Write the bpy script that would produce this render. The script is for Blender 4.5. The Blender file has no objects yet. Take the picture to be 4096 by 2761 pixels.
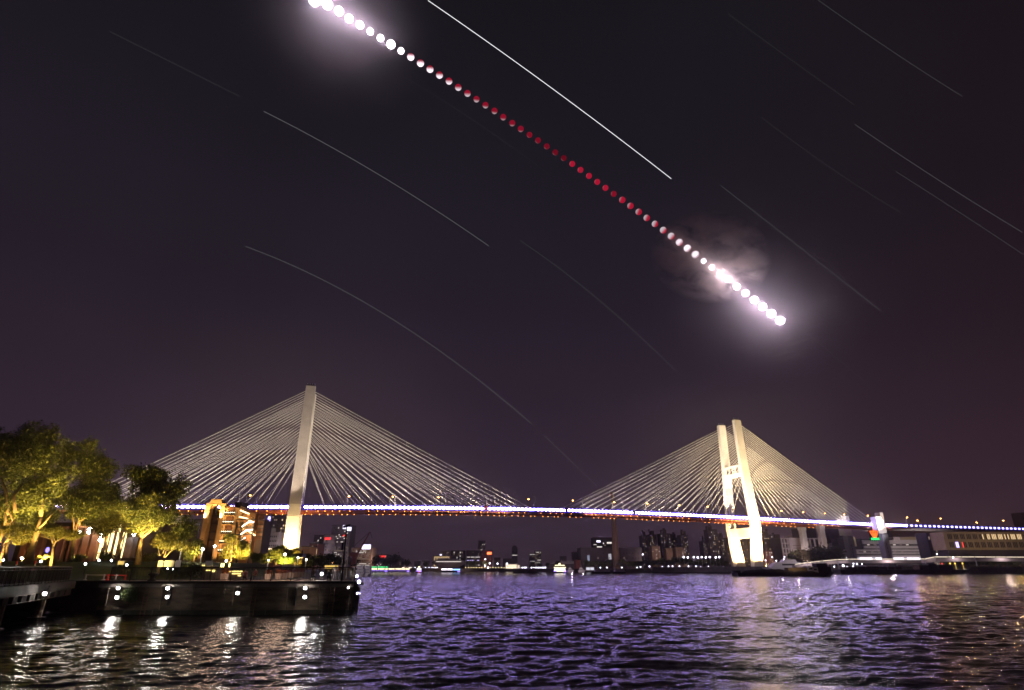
import bpy, bmesh, math, random
import numpy as np
from mathutils import Vector, Matrix

random.seed(7)
rng = np.random.default_rng(7)
S = bpy.context.scene
COL = S.collection
R = math.radians

# ------------------------------------------------------------------ camera
CAM_H = 4.6
PITCH = math.atan2(890.0, 2307.0)
cd = bpy.data.cameras.new("camera")
cam = bpy.data.objects.new("camera", cd)
COL.objects.link(cam)
cam.location = (0, 0, CAM_H)
cam.rotation_euler = (R(90) + PITCH, 0, 0)
cd.sensor_fit = 'HORIZONTAL'
cd.sensor_width = 36.0
cd.lens = 36.0 * 2307.0 / 4096.0
cd.clip_start = 0.1
cd.clip_end = 90000
S.camera = cam

# ------------------------------------------------------------------ night sky
W = bpy.data.worlds.new("World")
S.world = W
W.use_nodes = True
nt = W.node_tree
nt.nodes.clear()
def nn(tree, t, **kw):
    n = tree.nodes.new(t)
    for k, v in kw.items():
        setattr(n, k, v)
    return n
tc = nn(nt, 'ShaderNodeTexCoord')
sep = nn(nt, 'ShaderNodeSeparateXYZ')
nt.links.new(tc.outputs['Generated'], sep.inputs[0])
ramp = nn(nt, 'ShaderNodeValToRGB')
ramp.color_ramp.interpolation = 'B_SPLINE'
cr = ramp.color_ramp
stops = [(0.0, (0.047, 0.0262, 0.041)), (0.12, (0.0330, 0.0198, 0.0320)), (0.3, (0.0195, 0.0128, 0.0218)),
         (0.5, (0.0135, 0.0108, 0.0172)), (0.75, (0.0080, 0.0070, 0.0100)), (1.0, (0.006, 0.0056, 0.0075))]
cr.elements[0].position = stops[0][0]; cr.elements[0].color = (*stops[0][1], 1)
cr.elements[1].position = stops[-1][0]; cr.elements[1].color = (*stops[-1][1], 1)
for p, c in stops[1:-1]:
    e = cr.elements.new(p); e.color = (*c, 1)
nt.links.new(sep.outputs['Z'], ramp.inputs[0])
# the town's glow is redder to the right (east) and the air has faint uneven patches
mr = nn(nt, 'ShaderNodeMapRange')
mr.inputs['From Min'].default_value = 0.25; mr.inputs['From Max'].default_value = 0.8
nt.links.new(sep.outputs['X'], mr.inputs['Value'])
tint = nn(nt, 'ShaderNodeMix', data_type='RGBA', blend_type='MULTIPLY')
tint.inputs[7].default_value = (0.92, 0.69, 0.59, 1)
nt.links.new(mr.outputs[0], tint.inputs[0])
nt.links.new(ramp.outputs[0], tint.inputs[6])
noi = nn(nt, 'ShaderNodeTexNoise')
noi.inputs['Scale'].default_value = 2.2; noi.inputs['Detail'].default_value = 3
nt.links.new(tc.outputs['Generated'], noi.inputs['Vector'])
mr2 = nn(nt, 'ShaderNodeMapRange')
mr2.inputs['From Min'].default_value = 0.3; mr2.inputs['From Max'].default_value = 0.7
mr2.inputs['To Min'].default_value = 0.88; mr2.inputs['To Max'].default_value = 1.12
nt.links.new(noi.outputs[0], mr2.inputs['Value'])
bg = nn(nt, 'ShaderNodeBackground')
nt.links.new(tint.outputs[2], bg.inputs['Color'])
nt.links.new(mr2.outputs[0], bg.inputs['Strength'])
wo = nn(nt, 'ShaderNodeOutputWorld')
nt.links.new(bg.outputs[0], wo.inputs['Surface'])

S.view_settings.view_transform = 'Standard'
S.view_settings.look = 'None'
S.view_settings.exposure = 0.0
S.view_settings.gamma = 1.0
S.view_settings.use_curve_mapping = False
S.render.engine = 'CYCLES'
S.cycles.use_denoising = True
try:
    S.cycles.denoiser = 'OPENIMAGEDENOISE'
except Exception:
    pass
S.cycles.max_bounces = 5
S.cycles.diffuse_bounces = 2
S.cycles.glossy_bounces = 3
S.cycles.transparent_max_bounces = 12
S.cycles.volume_bounces = 0
S.cycles.sample_clamp_indirect = 6.0
S.cycles.sample_clamp_direct = 0.0
S.cycles.use_light_tree = True
S.cycles.pixel_filter_type = 'BLACKMAN_HARRIS'
S.cycles.filter_width = 1.6

# ------------------------------------------------------------------ helpers
_cp, _sp = math.cos(PITCH), math.sin(PITCH)
def ray(px, py):
    """World direction (per metre of +Y) of a point of the 4096x2761 photograph."""
    dx, dy = px - 2048.0, 1380.5 - py
    y = 2307 * _cp - dy * _sp
    z = 2307 * _sp + dy * _cp
    return dx / y, z / y
def at(px, py, Y):
    a, b = ray(px, py)
    return Vector((a * Y, Y, CAM_H + b * Y))
def px2m(n, py, Y):
    dy = 1380.5 - py
    return n * Y / (2307 * _cp - dy * _sp)

MATS = {}
def mat(name, col, rough=0.7, metal=0.0, emit=None, estr=0.0, noise=0.0, nscale=1.0, spec=0.3, bump=0.0, stretch=None):
    if name in MATS:
        return MATS[name]
    m = bpy.data.materials.new(name)
    m.use_nodes = True
    t = m.node_tree
    b = t.nodes['Principled BSDF']
    b.inputs['Base Color'].default_value = (*col, 1)
    b.inputs['Roughness'].default_value = rough
    b.inputs['Metallic'].default_value = metal
    b.inputs['Specular IOR Level'].default_value = spec
    if emit is not None:
        b.inputs['Emission Color'].default_value = (*emit, 1)
        b.inputs['Emission Strength'].default_value = estr
    if noise > 0 or bump > 0:
        c = nn(t, 'ShaderNodeTexCoord')
        n = nn(t, 'ShaderNodeTexNoise')
        n.inputs['Scale'].default_value = nscale
        n.inputs['Detail'].default_value = 6
        n.inputs['Roughness'].default_value = 0.62
        src = c.outputs['Object']
        if stretch:
            mp = nn(t, 'ShaderNodeMapping')
            mp.inputs['Scale'].default_value = stretch
            t.links.new(src, mp.inputs[0]); src = mp.outputs[0]
        t.links.new(src, n.inputs['Vector'])
        if noise > 0:
            r = nn(t, 'ShaderNodeMapRange')
            r.inputs['From Min'].default_value = 0.3; r.inputs['From Max'].default_value = 0.7
            r.inputs['To Min'].default_value = 1 - noise; r.inputs['To Max'].default_value = 1 + noise * 0.5
            t.links.new(n.outputs[0], r.inputs['Value'])
            mx = nn(t, 'ShaderNodeMix', data_type='RGBA', blend_type='MULTIPLY')
            mx.inputs[0].default_value = 1.0
            mx.inputs[6].default_value = (*col, 1)
            t.links.new(r.outputs[0], mx.inputs[7])
            t.links.new(mx.outputs[2], b.inputs['Base Color'])
        if bump > 0:
            bp = nn(t, 'ShaderNodeBump')
            bp.inputs['Strength'].default_value = bump
            t.links.new(n.outputs[0], bp.inputs['Height'])
            t.links.new(bp.outputs[0], b.inputs['Normal'])
    MATS[name] = m
    return m
def glow(name, col, strength, sampled=False):
    """A lamp's or a lit pane's own light."""
    if name in MATS:
        return MATS[name]
    m = bpy.data.materials.new(name)
    m.use_nodes = True
    t = m.node_tree
    t.nodes.clear()
    e = nn(t, 'ShaderNodeEmission')
    e.inputs['Color'].default_value = (*col, 1)
    e.inputs['Strength'].default_value = strength
    o = nn(t, 'ShaderNodeOutputMaterial')
    t.links.new(e.outputs[0], o.inputs['Surface'])
    if not sampled:
        m.cycles.emission_sampling = 'NONE'
    MATS[name] = m
    return m

class MB:
    """Collects simple solids and links them as one mesh object."""
    def __init__(s):
        s.v = []; s.f = []
    def add(s, vs, fs):
        o = len(s.v)
        s.v.extend([tuple(p) for p in vs])
        s.f.extend([tuple(o + i for i in f) for f in fs])
        return s
    def box(s, c, d, rz=0.0):
        x, y, z = d[0] / 2, d[1] / 2, d[2] / 2
        ca, sa = math.cos(rz), math.sin(rz)
        vs = []
        for k in (-z, z):
            for (i, j) in ((-x, -y), (x, -y), (x, y), (-x, y)):
                vs.append((c[0] + i * ca - j * sa, c[1] + i * sa + j * ca, c[2] + k))
        return s.add(vs, [(0, 3, 2, 1), (4, 5, 6, 7), (0, 1, 5, 4), (1, 2, 6, 5), (2, 3, 7, 6), (3, 0, 4, 7)])
    def hexa(s, lo, hi):
        """Eight corners: four below (counter-clockwise), four above."""
        return s.add(list(lo) + list(hi), [(0, 3, 2, 1), (4, 5, 6, 7), (0, 1, 5, 4), (1, 2, 6, 5), (2, 3, 7, 6), (3, 0, 4, 7)])
    def tube(s, pts, rad, n=6, cap=True):
        pts = [Vector(p) for p in pts]
        rs = rad if isinstance(rad, (list, tuple)) else [rad] * len(pts)
        o = len(s.v)
        prev = None
        for i, p in enumerate(pts):
            d = (pts[min(i + 1, len(pts) - 1)] - pts[max(i - 1, 0)]).normalized()
            u = d.cross(Vector((0, 0, 1)))
            if u.length < 1e-3:
                u = d.cross(Vector((0, 1, 0)))
            u.normalize()
            if prev is not None:
                u = (prev - d * prev.dot(d))
                u.normalize()
            prev = u
            w = d.cross(u)
            for k in range(n):
                a = 2 * math.pi * k / n
                s.v.append(tuple(p + (u * math.cos(a) + w * math.sin(a)) * rs[i]))
        for i in range(len(pts) - 1):
            for k in range(n):
                a, b = o + i * n + k, o + i * n + (k + 1) % n
                s.f.append((a, b, b + n, a + n))
        if cap:
            s.f.append(tuple(o + k for k in reversed(range(n))))
            s.f.append(tuple(o + (len(pts) - 1) * n + k for k in range(n)))
        return s
    def lathe(s, c, prof, n=10):
        o = len(s.v)
        for (r, z) in prof:
            for k in range(n):
                a = 2 * math.pi * k / n
                s.v.append((c[0] + r * math.cos(a), c[1] + r * math.sin(a), c[2] + z))
        m = len(prof)
        for i in range(m - 1):
            for k in range(n):
                a, b = o + i * n + k, o + i * n + (k + 1) % n
                s.f.append((a, b, b + n, a + n))
        s.f.append(tuple(o + k for k in reversed(range(n))))
        s.f.append(tuple(o + (m - 1) * n + k for k in range(n)))
        return s
    def ball(s, c, r, n=8, m=5):
        rr = r if isinstance(r, (tuple, list)) else (r, r, r)
        o = len(s.v)
        s.v.append((c[0], c[1], c[2] - rr[2]))
        for i in range(1, m):
            t = -math.pi / 2 + math.pi * i / m
            for k in range(n):
                a = 2 * math.pi * k / n
                s.v.append((c[0] + rr[0] * math.cos(t) * math.cos(a), c[1] + rr[1] * math.cos(t) * math.sin(a), c[2] + rr[2] * math.sin(t)))
        s.v.append((c[0], c[1], c[2] + rr[2]))
        top = len(s.v) - 1
        for k in range(n):
            s.f.append((o, o + 1 + (k + 1) % n, o + 1 + k))
            b = o + 1 + (m - 2) * n
            s.f.append((top, b + k, b + (k + 1) % n))
        for i in range(m - 2):
            for k in range(n):
                a, b = o + 1 + i * n + k, o + 1 + i * n + (k + 1) % n
                s.f.append((a, b, b + n, a + n))
        return s
    def prism(s, poly, ax, lo, hi):
        """Polygon (pairs) pushed along axis 'x', 'y' or 'z'."""
        def P(p, h):
            return {'x': (h, p[0], p[1]), 'y': (p[0], h, p[1]), 'z': (p[0], p[1], h)}[ax]
        n = len(poly)
        vs = [P(p, lo) for p in poly] + [P(p, hi) for p in poly]
        fs = [tuple(reversed(range(n))), tuple(range(n, 2 * n))]
        fs += [(i, (i + 1) % n, n + (i + 1) % n, n + i) for i in range(n)]
        return s.add(vs, fs)
    def mesh(s, name, m, smooth=False, fix=True):
        me = bpy.data.meshes.new(name)
        me.from_pydata(s.v, [], s.f)
        if fix and len(s.f) < 20000:
            b = bmesh.new(); b.from_mesh(me)
            bmesh.ops.recalc_face_normals(b, faces=b.faces)
            b.to_mesh(me); b.free()
        if smooth:
            me.polygons.foreach_set('use_smooth', [True] * len(me.polygons))
        if m is not None:
            me.materials.append(m)
        return me
    def obj(s, name, m, parent=None, smooth=False, loc=None, rz=None, fix=True):
        return link(name, s.mesh(name, m, smooth, fix), parent, loc, rz)

def link(name, me, parent=None, loc=None, rz=None, scale=None):
    o = bpy.data.objects.new(name, me)
    COL.objects.link(o)
    if parent is not None:
        o.parent = parent
    if loc is not None:
        o.location = loc
    if rz is not None:
        o.rotation_euler = (0, 0, rz)
    if scale is not None:
        o.scale = scale
    return o
def empty(name, loc=(0, 0, 0), rz=0.0):
    o = bpy.data.objects.new(name, None)
    COL.objects.link(o)
    o.location = loc
    o.rotation_euler = (0, 0, rz)
    o.empty_display_size = 0.2
    return o
def tag(o, label, cat, group=None):
    o['label'] = label; o['category'] = cat
    if group:
        o['group'] = group
    return o
def thing(name, label, cat, loc=(0, 0, 0), rz=0.0, group=None):
    return tag(empty(name, loc, rz), label, cat, group)
def struct(o):
    o['kind'] = 'structure'; return o
def stuff(o):
    o['kind'] = 'stuff'; return o
def copy_tree(o, parent=None):
    c = o.copy()
    COL.objects.link(c)
    if parent is not None:
        c.parent = parent
    for ch in list(KIDS.get(o.name, [])) or [x for x in o.children]:
        copy_tree(ch, c)
    return c
KIDS = {}
def spot(loc, target, power, col=(1, 0.85, 0.6), angle=60, blend=0.6, rad=0.3):
    l = bpy.data.lights.new("spot_beam", 'SPOT')
    l.energy = power; l.color = col; l.spot_size = R(angle); l.spot_blend = blend; l.shadow_soft_size = rad
    o = bpy.data.objects.new("spot_beam", l)
    COL.objects.link(o)
    o.location = loc
    d = Vector(target) - Vector(loc)
    o.rotation_euler = d.to_track_quat('-Z', 'Y').to_euler()
    return o
def point(loc, power, col=(1, 0.85, 0.6), rad=0.2):
    l = bpy.data.lights.new("point_light", 'POINT')
    l.energy = power; l.color = col; l.shadow_soft_size = rad
    o = bpy.data.objects.new("point_light", l)
    COL.objects.link(o)
    o.location = loc
    return o
def ordinal(n):
    w = ['first', 'second', 'third', 'fourth', 'fifth', 'sixth', 'seventh', 'eighth', 'ninth', 'tenth', 'eleventh', 'twelfth',
         'thirteenth', 'fourteenth', 'fifteenth', 'sixteenth', 'seventeenth', 'eighteenth', 'nineteenth', 'twentieth']
    if n <= 20:
        return w[n - 1]
    t = {2: 'twenty', 3: 'thirty', 4: 'forty', 5: 'fifty'}[n // 10]
    if n % 10 == 0:
        return {2: 'twentieth', 3: 'thirtieth', 4: 'fortieth', 5: 'fiftieth'}[n // 10]
    return t + '-' + w[n % 10 - 1]


# ------------------------------------------------------------------ trees
M_bark = mat("bark", (0.16, 0.105, 0.06), 0.9, noise=0.4, nscale=3.0)
def leaf_material(name, c1, c2):
    m = bpy.data.materials.new(name); m.use_nodes = True
    t = m.node_tree; b = t.nodes['Principled BSDF']
    b.inputs['Roughness'].default_value = 0.55; b.inputs['Specular IOR Level'].default_value = 0.35
    g = nn(t, 'ShaderNodeNewGeometry')
    r = nn(t, 'ShaderNodeValToRGB')
    r.color_ramp.elements[0].color = (*c1, 1); r.color_ramp.elements[1].color = (*c2, 1)
    t.links.new(g.outputs['Random Per Island'], r.inputs[0])
    t.links.new(r.outputs[0], b.inputs['Base Color'])
    tr = nn(t, 'ShaderNodeBsdfTranslucent'); t.links.new(r.outputs[0], tr.inputs[0])
    mx = nn(t, 'ShaderNodeMixShader'); mx.inputs[0].default_value = 0.3
    o = [n for n in t.nodes if n.type == 'OUTPUT_MATERIAL'][0]
    t.links.new(b.outputs[0], mx.inputs[1]); t.links.new(tr.outputs[0], mx.inputs[2])
    t.links.new(mx.outputs[0], o.inputs['Surface'])
    return m
M_leaf = leaf_material("camphor_leaves", (0.035, 0.045, 0.010), (0.120, 0.122, 0.026))
M_leaf2 = leaf_material("small_tree_leaves", (0.075, 0.072, 0.013), (0.17, 0.14, 0.028))
M_leaf3 = leaf_material("dark_leaves", (0.030, 0.042, 0.014), (0.065, 0.075, 0.025))

def leaf_cloud(lobes, n, size, seed, shell=0.45):
    """Leaf-sized four-corner faces spread through the lobes' volume, thicker towards the outside, gathered in twig clumps."""
    r = np.random.default_rng(seed)
    vol = np.array([l[1][0] * l[1][1] * l[1][2] for l in lobes]) ** 0.8
    pick = r.choice(len(lobes), size=max(1, n // 14), p=vol / vol.sum())
    C = np.array([l[0] for l in lobes])[pick]; A = np.array([l[1] for l in lobes])[pick]
    d = r.normal(size=(len(pick), 3)); d /= np.linalg.norm(d, axis=1)[:, None]
    rad = shell + (1.05 - shell) * r.random(len(pick)) ** 0.6
    clump = C + d * rad[:, None] * A
    k = 14
    spread = size * 1.9
    pos = np.repeat(clump, k, 0) + r.normal(size=(len(clump) * k, 3)) * spread * np.array([1, 1, 0.7])
    m = len(pos)
    a = r.normal(size=(m, 3)); a /= np.linalg.norm(a, axis=1)[:, None]
    b = np.cross(a, r.normal(size=(m, 3))); b /= np.linalg.norm(b, axis=1)[:, None] + 1e-9
    s = size * (0.6 + 0.8 * r.random((m, 1)))
    v = np.stack([pos - a * s, pos - b * s * 0.45, pos + a * s, pos + b * s * 0.45], 1).reshape(-1, 3)
    me = bpy.data.meshes.new("crown")
    me.vertices.add(len(v)); me.vertices.foreach_set('co', v.ravel())
    me.loops.add(m * 4); me.loops.foreach_set('vertex_index', np.arange(m * 4, dtype=np.int32))
    me.polygons.add(m); me.polygons.foreach_set('loop_start', np.arange(0, m * 4, 4, dtype=np.int32))
    me.update(calc_edges=True)
    return me
def lobes_for(r, c, ax, n, seed_low=0.35, seed_hi=0.6):
    """Uneven lobes filling an ellipsoid of half-axes ax round c."""
    out = []
    for i in range(n):
        d = Vector((r.normalvariate(0, 1), r.normalvariate(0, 1), r.normalvariate(0, 1))).normalized()
        q = r.random() ** 0.5 * 0.68
        s = r.uniform(seed_low, seed_hi)
        out.append(((c[0] + d.x * q * ax[0], c[1] + d.y * q * ax[1], c[2] + d.z * q * ax[2]), (ax[0] * s, ax[1] * s, ax[2] * s * 0.8)))
    return out
def make_tree(name, label, loc, trunk, rad, lobes, n, size, seed, leaf, group=None, limbs=()):
    t = thing(name, label, "tree", loc, 0, group)
    mb = MB()
    k = len(trunk)
    mb.tube(trunk, [rad * (1.25 if i == 0 else 1 - 0.45 * i / (k - 1)) for i in range(k)], 9)
    mb.obj("trunk", M_bark, t, True)
    for lb in limbs:
        q = len(lb)
        MB().tube(lb, [rad * 0.52 * (1 - 0.7 * i / (q - 1)) for i in range(q)], 7).obj("limb", M_bark, t, True)
    me = leaf_cloud(lobes, n, size, seed)
    me.materials.append(leaf)
    link("crown", me, t)
    return t
# three far trees of different outline, copied along the banks
FAR_TREES = []
for k in range(3):
    rr = random.Random(40 + k)
    lb = lobes_for(rr, (0, 0, 5.6), (3.6, 3.2, 3.3), 7)
    me = leaf_cloud(lb, 900, 0.5, 60 + k); me.materials.append(M_leaf3)
    tr = MB().tube([(0, 0, -0.5), (0.1, 0, 2), (0.0, 0.1, 5)], [0.3, 0.24, 0.12], 6).mesh("trunk", M_bark)
    FAR_TREES.append((me, tr))
def far_tree(loc, scale, label, group, k=None, cat="tree"):
    me, tr = FAR_TREES[rng.integers(3) if k is None else k]
    t = thing("tree", label, cat, loc, rng.uniform(0, 6), group)
    s = scale
    link("crown", me, t, None, None, (s, s, s)); link("trunk", tr, t, None, None, (s, s, s))
    return t

# ------------------------------------------------------------------ river
def water_material():
    m = bpy.data.materials.new("river_water")
    m.use_nodes = True
    t = m.node_tree
    b = t.nodes['Principled BSDF']
    b.inputs['Base Color'].default_value = (0.012, 0.011, 0.012, 1)
    b.inputs['Roughness'].default_value = 0.10
    b.inputs['IOR'].default_value = 1.333
    b.inputs['Specular IOR Level'].default_value = 0.5
    g = nn(t, 'ShaderNodeNewGeometry')
    prev = None
    for (sc, st, strength, dist, det) in (((0.7, 1.9, 1), 1.0, 0.75, 0.18, 5), ((3.0, 7.0, 1), 1.0, 0.7, 0.06, 3)):
        mp = nn(t, 'ShaderNodeMapping')
        mp.inputs['Scale'].default_value = sc
        mp.inputs['Rotation'].default_value = (0, 0, R(9))
        t.links.new(g.outputs['Position'], mp.inputs[0])
        n = nn(t, 'ShaderNodeTexNoise')
        n.inputs['Scale'].default_value = st; n.inputs['Detail'].default_value = det
        n.inputs['Roughness'].default_value = 0.55
        t.links.new(mp.outputs[0], n.inputs['Vector'])
        bp = nn(t, 'ShaderNodeBump')
        bp.inputs['Strength'].default_value = strength; bp.inputs['Distance'].default_value = dist
        t.links.new(n.outputs[0], bp.inputs['Height'])
        if prev is not None:
            t.links.new(prev.outputs[0], bp.inputs['Normal'])
        prev = bp
    t.links.new(prev.outputs[0], b.inputs['Normal'])
    return m

def river():
    rows = np.concatenate([[4, 12, 20], np.geomspace(27, 420, 760), np.geomspace(460, 1100, 10)])
    cols = np.concatenate([[-6, -3, -1.6], np.linspace(-1.0, 1.0, 640), [1.6, 3, 6]])
    # a row-and-column sheet that gets coarser with distance
    Yg, Cg = np.meshgrid(rows, cols, indexing='ij')
    X = Cg * Yg; Y = Yg.copy()
    Z = np.zeros_like(X)
    r = np.random.default_rng(11)
    spacing = np.maximum(Yg * 0.0036, 0.02)
    for i in range(124):
        lam = 0.42 * (3.4 / 0.42) ** r.random() if i < 96 else 3.4 * (10.0 / 3.4) ** r.random()
        th = R(96) + r.normal(0, 0.42)
        k = 2 * math.pi / lam
        amp = 0.0080 * lam ** 0.85 * (0.5 + r.random()) if i < 96 else 0.0042 * lam ** 0.6 * (0.5 + r.random())
        fade = np.clip((lam / spacing - 2.5) / 3.0, 0, 1)
        ph = r.random() * 6.283
        wob = 0.35 * np.sin(X * 0.021 + i) + 0.3 * np.sin(Y * 0.017 + 2 * i)
        a = k * (X * math.cos(th) + Y * math.sin(th)) + ph + wob
        gust = 0.72 + 0.28 * np.sin(X * 0.045 + Y * 0.06 + i * 1.7)
        Z += amp * fade * gust * (1.5 * np.exp(0.8 * (np.sin(a) - 1)) - 0.75)
    inside = (rows[:, None] > 26) & (np.abs(Cg) < 1.01)
    Z = np.where(inside, Z, 0)
    nr, nc = X.shape
    co = np.stack([X, Y, Z], -1).reshape(-1, 3)
    idx = np.arange(nr * nc).reshape(nr, nc)
    q = np.stack([idx[:-1, :-1], idx[:-1, 1:], idx[1:, 1:], idx[1:, :-1]], -1).reshape(-1, 4)
    me = bpy.data.meshes.new("river")
    me.vertices.add(len(co)); me.vertices.foreach_set('co', co.ravel())
    me.loops.add(q.size); me.loops.foreach_set('vertex_index', q.ravel().astype(np.int32))
    me.polygons.add(len(q)); me.polygons.foreach_set('loop_start', np.arange(0, q.size, 4, dtype=np.int32))
    me.update(calc_edges=True)
    me.polygons.foreach_set('use_smooth', [True] * len(q))
    me.materials.append(water_material())
    struct(link("river", me))
river()

# ------------------------------------------------------------------ banks
GZ = 3.2
SHORE = [(-190, 71.5), (-44, 71.5), (-43.5, 66.2), (-16.6, 66.2), (-29.5, 110), (-130, 470), (-190, 705), (-150, 775),
         (0, 735), (90, 655), (140, 575), (210, 545), (300, 505), (520, 520), (900, 600), (2500, 700)]
M_ground = mat("bank_ground", (0.05, 0.045, 0.035), 0.9, noise=0.4, nscale=0.08)
M_conc = mat("quay_concrete", (0.055, 0.045, 0.036), 0.85, noise=0.55, nscale=0.35, bump=0.25)
M_conc2 = mat("pale_concrete", (0.042, 0.035, 0.030), 0.85, noise=0.7, nscale=0.5)
def banks():
    poly = SHORE + [(9000, 700), (9000, 9500), (-9000, 9500), (-9000, 71.5)]
    from mathutils.geometry import tessellate_polygon
    vs = [Vector((x, y, GZ)) for x, y in poly]
    me = bpy.data.meshes.new("ground")
    me.from_pydata([tuple(v) for v in vs], [], [t for t in tessellate_polygon([vs])])
    me.materials.append(M_ground)
    struct(link("ground", me))
    w = MB()
    pts = SHORE
    for i in range(len(pts) - 1):
        (x0, y0), (x1, y1) = pts[i], pts[i + 1]
        w.add([(x0, y0, -1.5), (x1, y1, -1.5), (x1, y1, GZ), (x0, y0, GZ)], [(0, 1, 2, 3)])
    struct(w.obj("river_bank_wall", M_conc, fix=False))
banks()

# ------------------------------------------------------------------ cable-stayed bridge
BO = Vector((-170.0, 470.0)); BA = Vector((402.0, 120.0)).normalized(); BT = Vector((-BA.y, BA.x))
SPAN = 412.0
_uz = [(-420, 40.0), (-200, 43.6), (-78, 45.8), (0, 47.7), (110, 50.0), (224, 51.0), (330, 50.0), (423, 48.3), (500, 46.6), (576, 45.4), (793, 44.6), (1100, 44.0)]
def deck_z(u):
    us = [p[0] for p in _uz]; zs = [p[1] for p in _uz]
    i = max(1, min(len(us) - 3, int(np.searchsorted(us, u)) - 1))
    t = (u - us[i]) / (us[i + 1] - us[i])
    m0 = (zs[i + 1] - zs[i - 1]) / (us[i + 1] - us[i - 1]) * (us[i + 1] - us[i])
    m1 = (zs[i + 2] - zs[i]) / (us[i + 2] - us[i]) * (us[i + 1] - us[i])
    t2, t3 = t * t, t * t * t
    return (2 * t3 - 3 * t2 + 1) * zs[i] + (t3 - 2 * t2 + t) * m0 + (-2 * t3 + 3 * t2) * zs[i + 1] + (t3 - t2) * m1
def bp(u, s, z):
    """Point u metres along the bridge, s metres across it (+ = away from the viewer's bank), height z."""
    p = BO + BA * u + BT * s
    return Vector((p.x, p.y, z))
BROT = math.atan2(BA.y, BA.x)

M_tower = mat("bridge_concrete", (0.56, 0.53, 0.49), 0.8, noise=0.14, nscale=0.12)
M_fascia = mat("fascia_glow_tint", (0.035, 0.03, 0.30), 0.6)  # blue halo of the edge lamps put into the parapet's base colour
M_road = mat("deck_asphalt", (0.05, 0.05, 0.05), 0.9)
M_girder = mat("red_oxide_steel", (0.30, 0.075, 0.035), 0.6, noise=0.2, nscale=0.3)
M_cable = mat("cable_sheath", (0.62, 0.60, 0.55), 0.55)
M_steelgrey = mat("galvanised_steel", (0.30, 0.30, 0.31), 0.5, metal=0.3)
G_edge = glow("edge_led_blue", (0.51, 0.385, 1.0), 52.0, True)
G_soffit = glow("soffit_lamp", (1.0, 0.36, 0.04), 14.0)
G_sodium = glow("sodium_lamp", (1.0, 0.45, 0.10), 22.0)
G_white = glow("white_lamp", (1.0, 0.93, 0.86), 40.0)

bridge = thing("cable_stayed_bridge", "long cable-stayed bridge with two floodlit towers and a blue-lit deck", "bridge", (BO.x, BO.y, GZ))
bridge_off = Vector((BO.x, BO.y, GZ))
def bobj(mb, name, m, parent=None, smooth=False):
    """A part given in world coordinates, hung under the bridge."""
    o = mb.obj(name, m, parent or bridge, smooth)
    if parent is None:
        o.location = -bridge_off
    return o
def sweep(mb, u0, u1, step, s0, s1, dz0, dz1):
    us = np.arange(u0, u1 + step * 0.5, step)
    o = len(mb.v)
    for u in us:
        z = deck_z(u)
        for (s, d) in ((s0, dz0), (s1, dz0), (s1, dz1), (s0, dz1)):
            mb.v.append(tuple(bp(u, s, z + d)))
    for i in range(len(us) - 1):
        for k in range(4):
            a, b_ = o + i * 4 + k, o + i * 4 + (k + 1) % 4
            mb.f.append((a, b_, b_ + 4, a + 4))
    n = o + (len(us) - 1) * 4
    mb.f.append((o, o + 1, o + 2, o + 3)); mb.f.append((n + 3, n + 2, n + 1, n))
    return mb
U0, U1 = -330, 980
bobj(sweep(MB(), U0, U1, 10, -14.7, 14.7, -0.7, -0.1), "roadway_deck", M_road)
for s in (-1, 1):
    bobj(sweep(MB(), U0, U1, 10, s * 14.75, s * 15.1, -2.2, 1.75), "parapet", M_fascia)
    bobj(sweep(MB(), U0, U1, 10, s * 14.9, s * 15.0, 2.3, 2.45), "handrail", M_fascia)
    bobj(sweep(MB(), U0, 610, 10, s * 11.2, s * 12.0, -3.3, -0.72), "steel_girder", M_girder)
cb = MB()
for u in np.arange(U0 + 5, 605, 9.0):
    z = deck_z(u)
    cb.hexa([bp(u - .3, -11.15, z - 3.0), bp(u + .3, -11.15, z - 3.0), bp(u + .3, 11.15, z - 3.0), bp(u - .3, 11.15, z - 3.0)],
            [bp(u - .3, -11.15, z - 0.73), bp(u + .3, -11.15, z - 0.73), bp(u + .3, 11.15, z - 0.73), bp(u - .3, 11.15, z - 0.73)])
stuff(bobj(cb, "cross_beams", M_girder))
bobj(sweep(MB(), 610.1, U1, 10, -10, 10, -3.0, -0.72), "concrete_approach_girder", M_tower)

# blue lamps along the near parapet: one dome each, shared mesh
lamp_me = MB().ball((0, 0, 0), (1.70, 0.6, 0.98), 8, 4).mesh("edge_light", G_edge, True)
lamp_sq = MB().box((0, 0, 0), (2.6, 0.5, 1.7)).mesh("edge_light", glow("edge_led_pale", (0.40, 0.36, 1.0), 6.0))
u = -212.0
while u < 604:
    if not any(abs(u - q) < 4.6 for q in (0.0, SPAN)):
        p = bp(u, -15.12, deck_z(u) + 0.0) - bridge_off
        link("edge_light", lamp_me, bridge, p, BROT)
    u += 3.55
u = 608.0
while u < 800:
    link("edge_light", lamp_sq, bridge, bp(u, -15.3, deck_z(u) + 0.2) - bridge_off, BROT)
    u += 6.2
sof_me = MB().ball((0, 0, 0), (0.25, 0.25, 0.2), 6, 4).mesh("soffit_light", G_soffit)
for s, st, jit in ((-13.0, 6.6, 2.5), (10.6, 5.6, 1.2)):
    u = -150.0
    while u < 520:
        if rng.random() < 0.9:
            link("soffit_light", sof_me, bridge, bp(u + rng.uniform(-jit, jit), s, deck_z(u) - (2.75 if s < 0 else 3.5)) - bridge_off, BROT)
        u += st

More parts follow.
